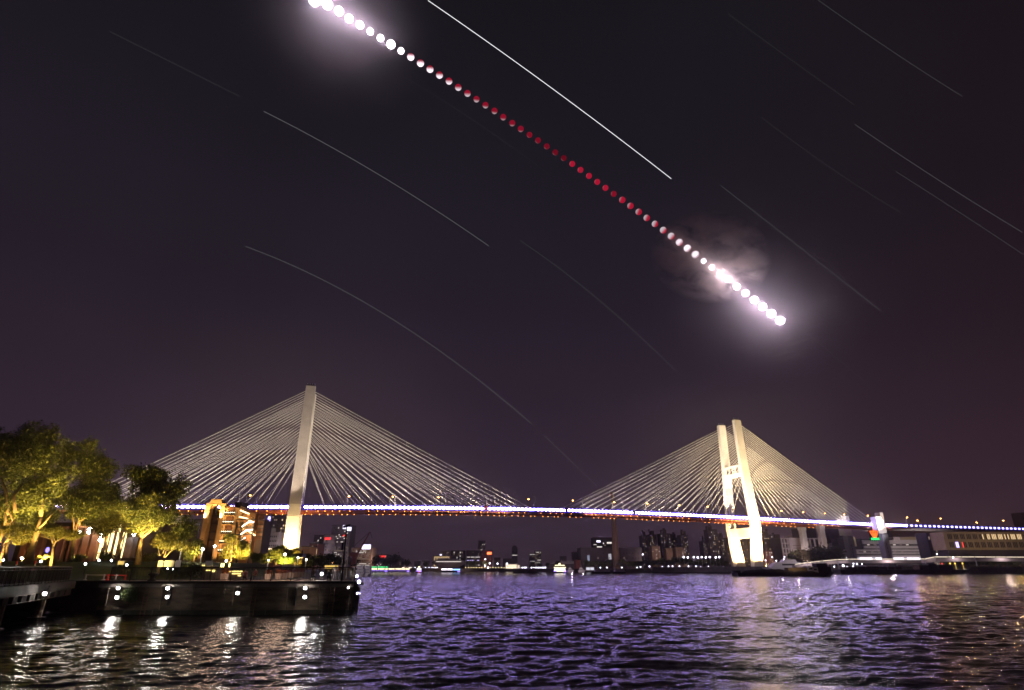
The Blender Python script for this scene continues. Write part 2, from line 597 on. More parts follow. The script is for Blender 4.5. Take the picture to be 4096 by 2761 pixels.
# ---- towers: two bent legs and two crossbeams
ZT = 144.5
PROF = [(GZ - 1, 12.2, 10.2, 5.2), (deck_z(0) - 7.0, 18.3, 9.0, 4.4), (deck_z(0) + 2.0, 18.2, 8.8, 4.2), (92, 14.2, 8.3, 4.0), (ZT, 12.6, 7.6, 3.8)]
def leg_at(z):
    """Centre across the bridge, length along it and width of a tower leg at height z."""
    zs = [p[0] for p in PROF]
    return [float(np.interp(z, zs, [p[k] for p in PROF])) for k in (1, 2, 3)]
def tower(uc):
    t = empty("tower", (0, 0, 0)); t.parent = bridge; t.location = -bridge_off
    for sg in (-1, 1):
        for nm, zz in (("lower_leg", [PROF[0][0], 20, PROF[1][0]]), ("upper_leg", [PROF[1][0], PROF[2][0], 60, 78, 95, 115, 130, ZT])):
            mb = MB()
            for z in zz:
                c, L, wd = leg_at(z)
                for (du, ds) in ((-1, -1), (1, -1), (1, 1), (-1, 1)):
                    # chamfered corners
                    mb.v.append(tuple(bp(uc + du * L / 2, sg * c + ds * wd / 2, z)))
            n = len(zz)
            for i in range(n - 1):
                for k in range(4):
                    a, b_ = i * 4 + k, i * 4 + (k + 1) % 4
                    mb.f.append((a, b_, b_ + 4, a + 4))
            mb.f.append((3, 2, 1, 0)); mb.f.append((n * 4 - 4, n * 4 - 3, n * 4 - 2, n * 4 - 1))
            mb.obj(nm, M_tower, t)
        # raised joints every segment of the upper leg
        for z in np.arange(95, ZT - 1, 5.6):
            c, L, wd = leg_at(z)
            mb = MB()
            mb.hexa([bp(uc + a * (L / 2 + .05), sg * c + b_ * (wd / 2 + .05), z) for a, b_ in ((-1, -1), (1, -1), (1, 1), (-1, 1))],
                    [bp(uc + a * (L / 2 + .05), sg * c + b_ * (wd / 2 + .05), z + .25) for a, b_ in ((-1, -1), (1, -1), (1, 1), (-1, 1))])
            mb.obj("pour_joint", M_tower, t)
        # cap and aviation lights
        c, L, wd = leg_at(ZT)
        mb = MB()
        mb.hexa([bp(uc + a * (L / 2 - .5), sg * c + b_ * (wd / 2 - .4), ZT) for a, b_ in ((-1, -1), (1, -1), (1, 1), (-1, 1))],
                [bp(uc + a * (L / 2 - .5), sg * c + b_ * (wd / 2 - .4), ZT + 1.1) for a, b_ in ((-1, -1), (1, -1), (1, 1), (-1, 1))])
        mb.obj("leg_cap", mat("dark_steel", (0.04, 0.04, 0.045), 0.6), t)
        for a in (-1, -0.35, 0.35, 1):
            MB().tube([bp(uc + a * 2.8, sg * c, ZT + 1.1), bp(uc + a * 2.8, sg * c, ZT + 2.1)], 0.12, 5).ball(bp(uc + a * 2.8, sg * c, ZT + 2.3), 0.38, 6, 4).obj("mast_lamp", mat("grey_lamp", (0.3, 0.3, 0.36), 0.4), t)
    for nm, z0, z1 in (("upper_crossbeam", 89.5, 100.0), ("lower_crossbeam", deck_z(uc) - 17.5, deck_z(uc) - 8.5)):
        mb = MB()
        def ring(z):
            c, L, wd = leg_at(z)
            e = c - wd / 2 - 0.01
            L = L * 0.72
            return [bp(uc - L / 2, -e, z), bp(uc + L / 2, -e, z), bp(uc + L / 2, e, z), bp(uc - L / 2, e, z)]
        mb.hexa(ring(z0), ring(z1))
        x = mb.obj(nm, M_tower, t)
        if nm.startswith("upper"):
            beam = x
    return t, beam
tw1, beam1 = tower(0.0)
tw2, beam2 = tower(SPAN)

# bridge name in dark raised strokes on the crossbeam facing the first tower (three characters and a gap, as written there)
def glyph(mb, strokes, w, h, u, s0, z0, du=-0.12):
    for (x0, y0, x1, y1) in strokes:
        a = bp(u, s0 + x0 * w, z0 + y0 * h); b_ = bp(u, s0 + x1 * w, z0 + y1 * h)
        mb.tube([a, b_], 0.34, 4)
GL = {'nan': [(.1, .85, .9, .85), (.5, 1, .5, .68), (.15, .66, .85, .66), (.15, .66, .15, 0), (.85, .66, .85, 0), (.35, .58, .42, .46), (.65, .58, .58, .46), (.3, .44, .7, .44), (.3, .26, .7, .26), (.5, .44, .5, .02)],
      'pu': [(.08, .9, .2, .8), (.04, .62, .16, .54), (.04, .04, .2, .34), (.3, .82, .95, .82), (.62, 1, .62, 0), (.36, .62, .36, 0), (.9, .62, .9, 0), (.36, .62, .9, .62), (.36, .42, .9, .42), (.36, .24, .9, .24), (.76, .98, .86, .9)],
      'da': [(.08, .62, .92, .62), (.5, 1, .48, .6), (.48, .6, .06, .02), (.5, .58, .94, .02)],
      'qiao': [(.22, 1, .22, 0), (.04, .72, .4, .72), (.22, .68, .04, .36), (.22, .62, .4, .44), (.5, .9, .92, .98), (.48, .7, .96, .7), (.7, .95, .48, .46), (.72, .7, .96, .46), (.6, .44, .52, .02), (.82, .44, .82, 0)]}
gm = MB()
for i, g in enumerate(('nan', 'pu', 'da', 'qiao')):
    sL = 9.6 - i * 5.0
    st = [(-x0, y0, -x1, y1) for x0, y0, x1, y1 in GL[g]]
    glyph(gm, st, 3.9, 5.6, SPAN - 3.05, sL, 92.0)
gm.obj("bridge_name_lettering", mat("rust_red_paint", (0.05, 0.018, 0.012), 0.6), beam2)

# ---- 22 stays on each side of each tower in two planes
NC = 22
for uc in (0.0, SPAN):
    for sg in (-1, 1):
        for dr in (-1, 1):
            main = (dr > 0) == (uc == 0.0)
            far = 192.0 if main else 153.0
            for i in range(NC):
                q = i / (NC - 1)
                ud = uc + dr * (22 + (far - 22) * (q ** (1.0 if main else 0.92)))
                zt = 86.0 + (ZT - 4.5 - 86.0) * q ** 0.8
                c, L, wd = leg_at(zt)
                a = bp(uc + dr * L / 2, sg * c, zt)
                b_ = bp(ud, sg * 13.9, deck_z(ud) + 0.2)
                mid = (a + b_) / 2 - Vector((0, 0, 0.004 * (a - b_).length))
                bobj(MB().tube([a, mid, b_], 0.15, 6), "stay_cable", M_cable)

# ---- floodlights: cables from the deck edge, towers from deck and base
WARM = (1.0, 0.80, 0.52)
CREAM = (1.0, 0.83, 0.64)
for uc in (0.0, SPAN):
    for dr in (-1, 1):
        for d in (26, 56, 88, 120, 152, 184):
            e = 1.25 if d > 60 else (0.85 if d > 40 else 0.4)
            spot(bp(uc + dr * d, -28, deck_z(uc + dr * d) - 4), bp(uc + dr * d * 0.60, -12, 108 - d * 0.16), 1.6e5 * e, CREAM, 96, 0.9, 0.4)
            spot(bp(uc + dr * d, 28, deck_z(uc + dr * d) - 4), bp(uc + dr * d * 0.60, 12, 108 - d * 0.16), 0.55e5 * e, CREAM, 96, 0.9, 0.4)

# ---- end piers, approach columns and navigation boards
def column(u, s, w, l, ztop, name, label, ring=True):
    t = thing(name, label, "bridge pier", tuple(bp(u, s, GZ)), BROT)
    mb = MB()
    mb.hexa([(-l / 2 - .4, -w / 2 - .4, -1), (l / 2 + .4, -w / 2 - .4, -1), (l / 2 + .4, w / 2 + .4, -1), (-l / 2 - .4, w / 2 + .4, -1)],
            [(-l / 2, -w / 2, ztop - GZ - 3), (l / 2, -w / 2, ztop - GZ - 3), (l / 2, w / 2, ztop - GZ - 3), (-l / 2, w / 2, ztop - GZ - 3)])
    mb.obj("shaft", M_tower, t)
    MB().box((0, 0, ztop - GZ - 1.5), (l + 1.0, w + 1.0, 2.99)).obj("pier_head", M_tower, t)
    return t
column(493, -12.5, 4.2, 5.4, deck_z(493) - 3.5, "bridge_column", "tall pale bridge column just right of the white grid-fronted building")
column(493, 12.5, 4.2, 5.4, deck_z(493) - 3.5, "bridge_column", "tall bridge column standing in front of the white grid-fronted building")
def end_pier(u, s, label):
    t = thing("end_pier", label, "bridge pier", tuple(bp(u, s, GZ)), BROT)
    H = deck_z(u) - GZ
    MB().box((-2.2, 0, H - 1.0), (7.2, 6.6, 16.0)).obj("lit_block", M_tower, t)
    MB().box((3.6, 0.6, H + 1.2), (4.2, 6.0, 20.0)).obj("tall_block", M_tower, t)
    MB().box((1.6, 0, (H - 9.5) / 2), (7.6, 6.2, H - 9.5)).obj("lower_shaft", mat("shaded_shaft_concrete", (0.20, 0.20, 0.22), 0.8), t)  # shade of the unlit lower shaft put into a darker concrete colour
    for k in range(6):
        MB().box((1.0, -3.16, 6 + k * 3.4), (0.7, 0.16, 2.2)).obj("slot_window", mat("dark_slot", (0.02, 0.02, 0.025), 0.4), t)
    return t
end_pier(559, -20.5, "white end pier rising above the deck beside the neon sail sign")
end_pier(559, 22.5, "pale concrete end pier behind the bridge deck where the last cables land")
for u, m_, lab in ((150, (0.25, 0.03, 0.05), "dark red square board"), (222, (0.10, 0.04, 0.25), "dark violet board"), (287, (0.01, 0.012, 0.05), "navy blue board")):
    z = deck_z(u)
    mb = MB()
    mb.hexa([bp(u - 1.3, -16.1, z - 1.4), bp(u + 1.3, -16.1, z - 1.4), bp(u + 1.3, -15.8, z - 1.4), bp(u - 1.3, -15.8, z - 1.4)],
            [bp(u - 1.7, -16.1, z + 1.9), bp(u + 1.7, -16.1, z + 1.9), bp(u + 1.7, -15.8, z + 1.9), bp(u - 1.7, -15.8, z + 1.9)])
    bobj(mb, "navigation_board", mat("navigation_board_%d" % u, m_, 0.5))

# ---- street lamps on the deck
def lamp_meshes():
    pole = MB().tube([(0, 0, 0), (0, 0, 8.6)], [0.2, 0.12], 6).tube([(0, 0, 8.55), (0.9, 0, 9.0), (1.9, 0, 9.1)], 0.09, 5).mesh("pole", M_steelgrey)
    ring = MB().lathe((0, 0, 0), [(0.3, 2.2), (0.42, 2.5), (0.3, 2.8)], 8).mesh("collar", M_steelgrey)
    head = MB().hexa([(1.4, -.28, 8.78), (2.7, -.28, 8.9), (2.7, .28, 8.9), (1.4, .28, 8.78)], [(1.4, -.2, 9.2), (2.7, -.2, 9.2), (2.7, .2, 9.2), (1.4, .2, 9.2)]).mesh("lamp_head", M_steelgrey)
    bulb = MB().ball((2.0, 0, 8.62), (0.6, 0.5, 0.4), 8, 5).mesh("bulb", G_sodium, True)
    bare = MB().tube([(0, 0, 0), (0, 0, 9.6), (-0.3, 0, 10.4), (-1.0, 0, 10.9), (-1.8, 0, 10.8)], [0.2, 0.15, 0.12, 0.1, 0.09], 6).mesh("pole", M_steelgrey)
    bhead = MB().box((-2.2, 0, 10.72), (1.0, 0.35, 0.22)).mesh("lamp_head", M_steelgrey)
    box = MB().box((0.15, 0, 3.0), (0.55, 0.5, 0.9)).mesh("cable_box", M_steelgrey)
    return pole, ring, head, bulb, bare, bhead, box
LMP = lamp_meshes()
lit_u = [-35, 37, 71, 108, 186, 227, 267, 300, 333, 363, 391, 446, 472, 498, 522, 552]
dark_u = [-40, 38, 75, 116, 151, 158, 194, 238, 277, 313, 349, 377, 408, 462, 489, 513, 519, 545, 650, 715]
for i, uu in enumerate(lit_u):
    t = thing("street_lamp", "lit orange street lamp on the bridge deck, %s from the left" % ordinal(i + 1), "street lamp", tuple(bp(uu, -14.2, deck_z(uu) - 0.1)), BROT, "lit street lamps along the bridge deck")
    for nm, me in zip(("pole", "collar", "lamp_head", "bulb"), LMP[:4]):
        link(nm, me, t)
for i, uu in enumerate(dark_u):
    t = thing("street_lamp", "unlit grey curved lamp pole on the bridge deck, %s from the left" % ordinal(i + 1), "street lamp", tuple(bp(uu, -14.4, deck_z(uu) - 0.1)), BROT + 0.5, "unlit lamp poles along the bridge deck")
    for nm, me in zip(("pole", "lamp_head", "cable_box"), LMP[4:]):
        link(nm, me, t)
for i, (uu, s) in enumerate(((604, -14.2), (650, -14.2), (655, 14.2), (742, -14.2), (744, 14.2))):
    t = thing("street_lamp", "bright orange street lamp right of the white end pier, %s from that pier" % ordinal(i + 1), "street lamp", tuple(bp(uu, s, deck_z(uu) - 0.1)), BROT + (3.14 if s > 0 else 0), "street lamps on the bridge approach")
    for nm, me in zip(("pole", "collar", "lamp_head", "bulb"), LMP[:4]):
        link(nm, me, t)
    point(bp(uu + (2 if s < 0 else -2), s, deck_z(uu) + 8.2), 2.2e4, (1.0, 0.45, 0.10), 0.6)

# ---- tower floodlights
def tower_floods(uc, k_low, k_up, side):
    for sg in (-1, 1):
        for du in (-9, 0, 9):
            spot(bp(uc + du * 1.6 - 3, sg * 13.5 - 15, GZ + 1.0), bp(uc + du * 0.2, sg * 15, 26), k_low * 0.34, (1.0, 0.68, 0.30), 66, 0.9, 0.5)
        # from the deck edge up along the legs
        for du in (-13, 13):
            spot(bp(uc + du, sg * 16.5, deck_z(uc) + 1.5), bp(uc + du * 0.1, sg * 14, 98), k_up, CREAM, 46, 0.8, 0.5)
            spot(bp(uc + du * 0.9, sg * 10, deck_z(uc) + 1.5), bp(uc + du * 0.1, sg * 15, 88), k_up * 0.5, CREAM, 60, 0.8, 0.5)
tower_floods(0.0, 6.0e5, 1.1e4, 1)
tower_floods(SPAN, 2.2e6, 1.8e5, 1)
# beams from the bank on to the outer faces
spot(bp(-6, -46, GZ + 1.5), bp(0, -13, 128), 5.6e5, (1.0, 0.76, 0.58), 24, 0.3, 0.6)
for z_ in (70, 105, 135):
    spot(bp(40, -9, deck_z(40) + 1.5), bp(3, -13, z_), 3.6e5, (1.0, 0.82, 0.60), 34, 0.9, 0.4)
for du in (-40, 20):
    spot(bp(SPAN + du, -60, GZ + 1.5), bp(SPAN, -14, 78), 1.5e6, (1.0, 0.73, 0.38), 60, 0.9, 0.6)
spot(bp(SPAN - 30, 0, deck_z(SPAN) + 1.2), bp(SPAN, 0, 99), 2.2e5, (1.0, 0.88, 0.70), 40, 0.8, 0.5)
spot(bp(SPAN - 4, -6, GZ + 1.0), bp(SPAN, 4, 36), 3.2e4, (1.0, 0.55, 0.35), 60, 0.9, 0.5)
# lamps that wash the end piers and approach columns
spot(bp(545, -44, GZ + 2), bp(556, -21, 50), 1.3e5, (0.86, 0.80, 1.0), 36, 0.8, 0.5)
spot(bp(536, 10, deck_z(536) + 2), bp(557, 22, 54), 9.0e4, (0.86, 0.80, 1.0), 60, 0.8, 0.5)
spot(bp(478, -28, GZ + 1.5), bp(492, -12, 34), 2.4e4, (1.0, 0.72, 0.55), 50, 0.8, 0.5)
spot(bp(480, 0, GZ + 1.5), bp(493, 12, 34), 1.6e4, (0.95, 0.72, 0.65), 60, 0.8, 0.5)

# ------------------------------------------------------------------ moons and star trails
DM = 20000.0
MOONS = [(1258, 2), (1309, 17), (1356, 45), (1397, 75), (1440, 100), (1481, 127), (1522, 153), (1564, 178), (1604, 204), (1643, 228), (1682, 253), (1720, 277), (1758, 301),
         (1796, 325), (1833, 350), (1870, 374), (1906, 397), (1942, 421), (1978, 444), (2013, 469), (2049, 493), (2083, 516),
         (2118, 540), (2152, 562), (2187, 586), (2221, 610), (2255, 633), (2289, 656), (2322, 680), (2356, 704), (2389, 728), (2422, 752), (2455, 776), (2489, 800), (2522, 824), (2555, 848), (2587, 872),
         (2620, 896), (2653, 921), (2685, 945), (2718, 970), (2750, 994), (2782, 1019), (2815, 1045), (2848, 1070), (2880, 1094), (2914, 1118), (2947, 1147), (2982, 1173), (3017, 1200), (3051, 1228), (3086, 1255), (3121, 1283)]
#           radius in px, lit edge (-1 all lit .. 1 none), white level, red level, lit side (degrees, 0 = right, 90 = up)
def moon_look(i):
    a = [24, 22, 19, 17.5, 16.5, 15, 15.5, 18, 14]
    if i <= 8:
        return a[i], -1.4, 42.0 if i < 5 else (20.0 if i != 7 else 40.0), 0.6, -90
    if i <= 15:
        k = (i - 9) / 6
        return 14 - k * 1.5, -0.25 + 0.65 * k, 2.2 - 1.5 * k, 0.42 - 0.06 * k, -90
    if i <= 21:
        k = (i - 16) / 5
        return 12, 0.62 + 0.35 * k, 0.62 - 0.25 * k, 0.30 - 0.03 * k, -95
    if i <= 26:
        k = (i - 22) / 4
        return 11.5, 1.1, 0.2, 0.24 - 0.10 * k, -130
    if i <= 32:
        return 11.5, 1.15, 0.28, 0.44 if i != 32 else 0.26, 170
    if i <= 37:
        k = (i - 33) / 4
        return 12.5, 0.85 - 0.75 * k, 0.34 + 0.2 * k, 0.44, 160
    if i <= 42:
        k = (i - 38) / 4
        return 13 + 1.5 * k, -0.05 - 0.55 * k, 0.6 + 3.5 * k * k, 0.5, 140
    k = (i - 43) / 9
    return 13 + 4.5 * k, -1.4, 6.5 + 57 * k, 0.6, 140
def moon_material():
    m = bpy.data.materials.new("moonlight")
    m.cycles.emission_sampling = 'FRONT'
    m.use_nodes = True
    t = m.node_tree; t.nodes.clear()
    c = nn(t, 'ShaderNodeTexCoord'); s = nn(t, 'ShaderNodeSeparateXYZ')
    t.links.new(c.outputs['Object'], s.inputs[0])
    oi = nn(t, 'ShaderNodeObjectInfo')
    oc = nn(t, 'ShaderNodeSeparateColor')
    t.links.new(oi.outputs['Color'], oc.inputs[0])
    n = nn(t, 'ShaderNodeTexNoise'); n.inputs['Scale'].default_value = 1.7; n.inputs['Detail'].default_value = 4
    t.links.new(c.outputs['Object'], n.inputs['Vector'])
    sub = nn(t, 'ShaderNodeMath', operation='SUBTRACT')
    ed = nn(t, 'ShaderNodeMath', operation='MULTIPLY_ADD'); ed.inputs[1].default_value = 4.0; ed.inputs[2].default_value = -2.0
    t.links.new(oc.outputs[0], ed.inputs[0])
    t.links.new(s.outputs['X'], sub.inputs[0]); t.links.new(ed.outputs[0], sub.inputs[1])
    mr_ = nn(t, 'ShaderNodeMapRange', interpolation_type='SMOOTHSTEP')
    mr_.inputs['From Min'].default_value = -0.7; mr_.inputs['From Max'].default_value = 0.62
    t.links.new(sub.outputs[0], mr_.inputs['Value'])
    red = nn(t, 'ShaderNodeMix', data_type='RGBA'); 
    red.inputs[6].default_value = (1.0, 0.02, 0.075, 1); red.inputs[7].default_value = (0.75, 0.012, 0.06, 1)
    t.links.new(n.outputs[0], red.inputs[0])
    mx = nn(t, 'ShaderNodeMix', data_type='RGBA')
    def scaled(colsock, valsock):
        v = nn(t, 'ShaderNodeVectorMath', operation='SCALE')
        if colsock is None:
            v.inputs[0].default_value = (1.0, 0.86, 0.95)
        else:
            t.links.new(colsock, v.inputs[0])
        t.links.new(valsock, v.inputs['Scale'])
        return v
    a = scaled(red.outputs[2], oc.outputs[2]); b_ = scaled(None, oc.outputs[1])
    t.links.new(mr_.outputs[0], mx.inputs[0])
    t.links.new(a.outputs[0], mx.inputs[6]); t.links.new(b_.outputs[0], mx.inputs[7])
    # overexposed bloom painted into the emission: the disc fades towards its rim
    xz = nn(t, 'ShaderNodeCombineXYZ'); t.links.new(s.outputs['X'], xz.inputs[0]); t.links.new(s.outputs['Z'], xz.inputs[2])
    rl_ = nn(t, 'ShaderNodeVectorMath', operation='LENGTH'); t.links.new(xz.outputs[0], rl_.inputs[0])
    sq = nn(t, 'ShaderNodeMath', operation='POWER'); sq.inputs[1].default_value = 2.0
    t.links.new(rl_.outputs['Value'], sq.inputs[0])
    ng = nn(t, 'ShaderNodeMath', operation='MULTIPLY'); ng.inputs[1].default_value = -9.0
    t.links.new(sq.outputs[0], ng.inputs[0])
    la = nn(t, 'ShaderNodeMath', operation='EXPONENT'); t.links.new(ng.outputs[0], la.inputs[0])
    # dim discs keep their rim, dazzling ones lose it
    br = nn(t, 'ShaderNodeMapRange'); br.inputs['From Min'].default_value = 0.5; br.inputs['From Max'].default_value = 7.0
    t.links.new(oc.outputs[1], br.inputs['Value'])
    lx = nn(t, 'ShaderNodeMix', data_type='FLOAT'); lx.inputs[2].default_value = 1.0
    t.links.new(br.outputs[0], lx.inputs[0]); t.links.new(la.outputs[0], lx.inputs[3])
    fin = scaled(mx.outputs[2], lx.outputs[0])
    e = nn(t, 'ShaderNodeEmission'); t.links.new(fin.outputs[0], e.inputs['Color'])
    # where a dazzling disc has faded out nothing hides the sky behind it
    th = nn(t, 'ShaderNodeMath', operation='MULTIPLY', use_clamp=True); th.inputs[1].default_value = 120.0
    t.links.new(lx.outputs[0], th.inputs[0])
    tp = nn(t, 'ShaderNodeBsdfTransparent'); ms = nn(t, 'ShaderNodeMixShader')
    t.links.new(th.outputs[0], ms.inputs[0]); t.links.new(tp.outputs[0], ms.inputs[1]); t.links.new(e.outputs[0], ms.inputs[2])
    o = nn(t, 'ShaderNodeOutputMaterial'); t.links.new(ms.outputs[0], o.inputs['Surface'])
    return m
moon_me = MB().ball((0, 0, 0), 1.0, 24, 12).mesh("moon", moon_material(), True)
EYE = Vector((0, 0, CAM_H))
def sky_at(px, py, D=DM):
    d = Vector((px - 2048, 1380.5 - py, 2307.0))
    w = Vector((d.x, d.z * _cp - d.y * _sp, d.z * _sp + d.y * _cp))
    return EYE + w.normalized() * D, d.length
RIGHT = Vector((1, 0, 0)); UPV = Vector((0, -_sp, _cp))
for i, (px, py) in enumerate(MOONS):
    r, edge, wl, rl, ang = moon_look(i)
    if wl > 6: r *= 1.22; wl *= 10.0  # bright discs widened to take in their bloom
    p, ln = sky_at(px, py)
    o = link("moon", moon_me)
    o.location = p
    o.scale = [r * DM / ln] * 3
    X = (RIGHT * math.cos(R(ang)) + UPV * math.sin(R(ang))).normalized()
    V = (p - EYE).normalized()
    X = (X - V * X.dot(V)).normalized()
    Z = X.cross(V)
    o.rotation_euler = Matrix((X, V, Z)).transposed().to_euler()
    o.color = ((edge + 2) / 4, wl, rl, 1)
    nL, nR = i + 1, len(MOONS) - i
    where = "%s from the arc's upper left end" % ordinal(nL) if nL <= nR else "%s from the arc's lower right end" % ordinal(nR)
    look = "dazzling white full moon" if i <= 8 or i >= 43 else ("moon with white lower half and crimson top" if i <= 15 else ("deep red moon with a pale lower rim" if i <= 21 else (
        "dim dark red eclipsed moon" if i <= 26 else ("crimson eclipsed moon" if i <= 32 else ("crimson moon paling to pink on its left" if i <= 37 else "pinkish white moon with red lower right edge")))))
    tag(o, look + ", " + where, "moon", "moons of one eclipse in an arc across the sky")

STARS = [  # brightness, width px, label, points
    (1.3, 2.3, "brightest and longest white star trail, right of the moons", [(1712, 0), (1806, 68), (2000, 205), (2200, 350), (2400, 495), (2560, 612), (2685, 720)]),
    (0.16, 1.8, "thin white star trail left of the reddest moons, second brightest of all", [(1055, 446), (1200, 522), (1400, 628), (1568, 730), (1750, 850), (1956, 983)]),
    (0.12, 1.7, "thin curved star trail ending above the middle of the left bridge half", [(982, 985), (1150, 1055), (1330, 1140), (1560, 1270), (1750, 1400), (1950, 1545), (2125, 1697)]),
    (0.09, 1.8, "faint short star trail just above the dip between the bridge cable fans", [(2178, 1745), (2280, 1840), (2386, 1944)]),
    (0.035, 1.8, "faint star trail far to the left of the moons", [(440, 130), (700, 250), (960, 390)]),
    (0.055, 1.8, "faint star trail below the moons, left of the cloud", [(2080, 962), (2200, 1048), (2400, 1200), (2580, 1370), (2700, 1480)]),
    (0.07, 1.8, "thin star trail to the right of the cloud and the last moons", [(2882, 742), (3060, 880), (3240, 1020), (3400, 1150), (3520, 1240)]),
    (0.055, 1.6, "thin grey star trail nearest the upper right corner", [(3272, 0), (3500, 160), (3700, 290), (3850, 387)]),
    (0.075, 1.8, "long thin star trail running off the right edge, the upper of two", [(3420, 498), (3600, 620), (3800, 750), (4000, 875), (4090, 930)]),
    (0.055, 1.6, "thin star trail running off the right edge, the lower of two", [(3584, 686), (3780, 815), (3950, 920), (4094, 1020)]),
    (0.03, 1.6, "very faint star trail between the cloud and the upper right corner", [(3045, 467), (3200, 590), (3400, 720), (3600, 850)]),
    (0.028, 1.6, "very faint star trail above the upper of the right edge pair", [(2914, 58), (3100, 190), (3300, 340), (3420, 420)]),
    (0.05, 1.6, "faint star trail below the last moon, pointing at the right bridge tower's side", [(3218, 1320), (3350, 1440), (3475, 1538)]),
    (0.022, 1.6, "faintest star trail close beside the reddest moons on their left", [(1620, 310), (1800, 420), (2000, 555), (2200, 700)]),
    (0.03, 1.6, "faint dotted star trail low above the middle of the bridge", [(2590, 1380), (2720, 1490), (2872, 1638)]),
]
def catmull(pts, n=60):
    """A smooth shallow arc through the measured points."""
    x = np.array([p[0] for p in pts], float); y = np.array([p[1] for p in pts], float)
    c = np.polyfit(x, y, 2 if len(pts) > 3 else 1)
    xs = np.linspace(x[0], x[-1], n)
    return list(zip(xs, np.polyval(c, xs)))
DS = 40000.0
for k, (br, wpx, lab, pts) in enumerate(STARS):
    c = [sky_at(x, y, DS)[0] for x, y in catmull(pts)]
    MBs = MB().tube(c, wpx / 2 * DS / 2600, 5)
    o = MBs.obj("star_trail", glow("starlight_%d" % k, (0.95, 0.95, 1.0), br), fix=False)
    tag(o, lab, "star trail", "star trails across the night sky")

# ---- thin mist added to carry the bright moons' halo, and the patch of broken cloud the moons passed
def cloud(name, label, px, py, px2, py2, halfw, depth, dens, lo, hi, nsc, power, col, det=4, seed=0.0, stretch=(1, 1, 1), shift=0.0):
    a, _ = sky_at(px, py); b_, _ = sky_at(px2, py2)
    c = (a + b_) / 2
    X = (b_ - a); L = X.length / 2; X.normalize()
    V = (c - EYE).normalized(); X = (X - V * X.dot(V)).normalized(); Z = X.cross(V)
    m = bpy.data.materials.new(name + "_air"); m.use_nodes = True
    t = m.node_tree; t.nodes.clear()
    g = nn(t, 'ShaderNodeTexCoord')
    ln = nn(t, 'ShaderNodeVectorMath', operation='LENGTH'); t.links.new(g.outputs['Object'], ln.inputs[0])
    fall = nn(t, 'ShaderNodeMath', operation='SUBTRACT', use_clamp=True); fall.inputs[0].default_value = 1.0
    t.links.new(ln.outputs['Value'], fall.inputs[1])
    pw = nn(t, 'ShaderNodeMath', operation='POWER'); pw.inputs[1].default_value = power
    t.links.new(fall.outputs[0], pw.inputs[0])
    mp = nn(t, 'ShaderNodeMapping'); mp.inputs['Location'].default_value = (seed, 0, seed * 0.7)
    mp.inputs['Scale'].default_value = stretch
    t.links.new(g.outputs['Object'], mp.inputs[0])
    n = nn(t, 'ShaderNodeTexNoise'); n.inputs['Scale'].default_value = nsc; n.inputs['Detail'].default_value = det; n.inputs['Roughness'].default_value = 0.62
    n.inputs['Distortion'].default_value = 0.4
    t.links.new(mp.outputs[0], n.inputs['Vector'])
    r = nn(t, 'ShaderNodeMapRange'); r.inputs['From Min'].default_value = lo; r.inputs['From Max'].default_value = hi
    t.links.new(n.outputs[0], r.inputs['Value'])
    k = nn(t, 'ShaderNodeMath', operation='MULTIPLY'); t.links.new(pw.outputs[0], k.inputs[0]); t.links.new(r.outputs[0], k.inputs[1])
    k2 = nn(t, 'ShaderNodeMath', operation='MULTIPLY'); k2.inputs[1].default_value = dens; t.links.new(k.outputs[0], k2.inputs[0])
    v = nn(t, 'ShaderNodeVolumePrincipled')
    v.inputs['Color'].default_value = (*col, 1); v.inputs['Anisotropy'].default_value = 0.0
    t.links.new(k2.outputs[0], v.inputs['Density'])
    o = nn(t, 'ShaderNodeOutputMaterial'); t.links.new(v.outputs[0], o.inputs['Volume'])
    ob = link(name, MB().ball((0, 0, 0), 1.0, 32, 16).mesh(name, m, True))
    ob.location = c + V * shift; ob.scale = (L, depth, halfw)
    ob.rotation_euler = Matrix((X, V, Z)).transposed().to_euler()
    ob['label'] = label; stuff(ob)
    return ob
cloud("thin_mist", "thin mist glowing round the lower right moons", 2560, 860, 3660, 1660, 3900, 3000, 1.5e-4, 0.1, 0.8, 1.1, 2.0, (0.95, 0.86, 1.0), 2)
cloud("thin_mist", "thin mist glowing round the upper left moons", 800, -330, 1760, 330, 3400, 3000, 1.5e-4, 0.1, 0.8, 1.1, 2.0, (0.95, 0.86, 1.0), 2, 3.0)
cloud("moonlit_cloud", "ragged moonlit cloud behind the white moons", 2600, 1000, 3090, 1060, 1500, 700, 5.5e-3, 0.42, 0.66, 2.1, 0.8, (1.0, 0.82, 0.80), 8, 5.3, (1.0, 0.4, 1.25), 120)
cloud("moonlit_cloud", "small bright torn cloud right behind the white moons", 2740, 1010, 3010, 1090, 760, 420, 0.45e-3, 0.43, 0.60, 2.6, 0.7, (0.95, 0.88, 0.98), 8, 2.2, (1.0, 0.5, 1.2), 80)
cloud("moonlit_cloud", "faint brown wisp of cloud below the last moon", 3020, 1440, 3380, 1330, 520, 300, 3.5e-4, 0.45, 0.75, 1.6, 0.9, (1.0, 0.74, 0.66), 6, 9.1, (1.0, 0.4, 2.0), 400)
cloud("halo_mist", "narrow mist added as halo round the white moons of the lower right", 2800, 1030, 3240, 1390, 620, 800, 0.38e-3, 0.1, 0.8, 1.5, 1.8, (1.0, 0.78, 0.95), 2, 1.0)  # extra mist along the moons, shaped only for their halo
cloud("halo_mist", "narrow mist added as halo round the white moons of the upper left", 1130, -100, 1660, 250, 620, 800, 0.38e-3, 0.1, 0.8, 1.5, 1.8, (1.0, 0.78, 0.95), 2, 7.0)
S.cycles.volume_step_rate = 1.0
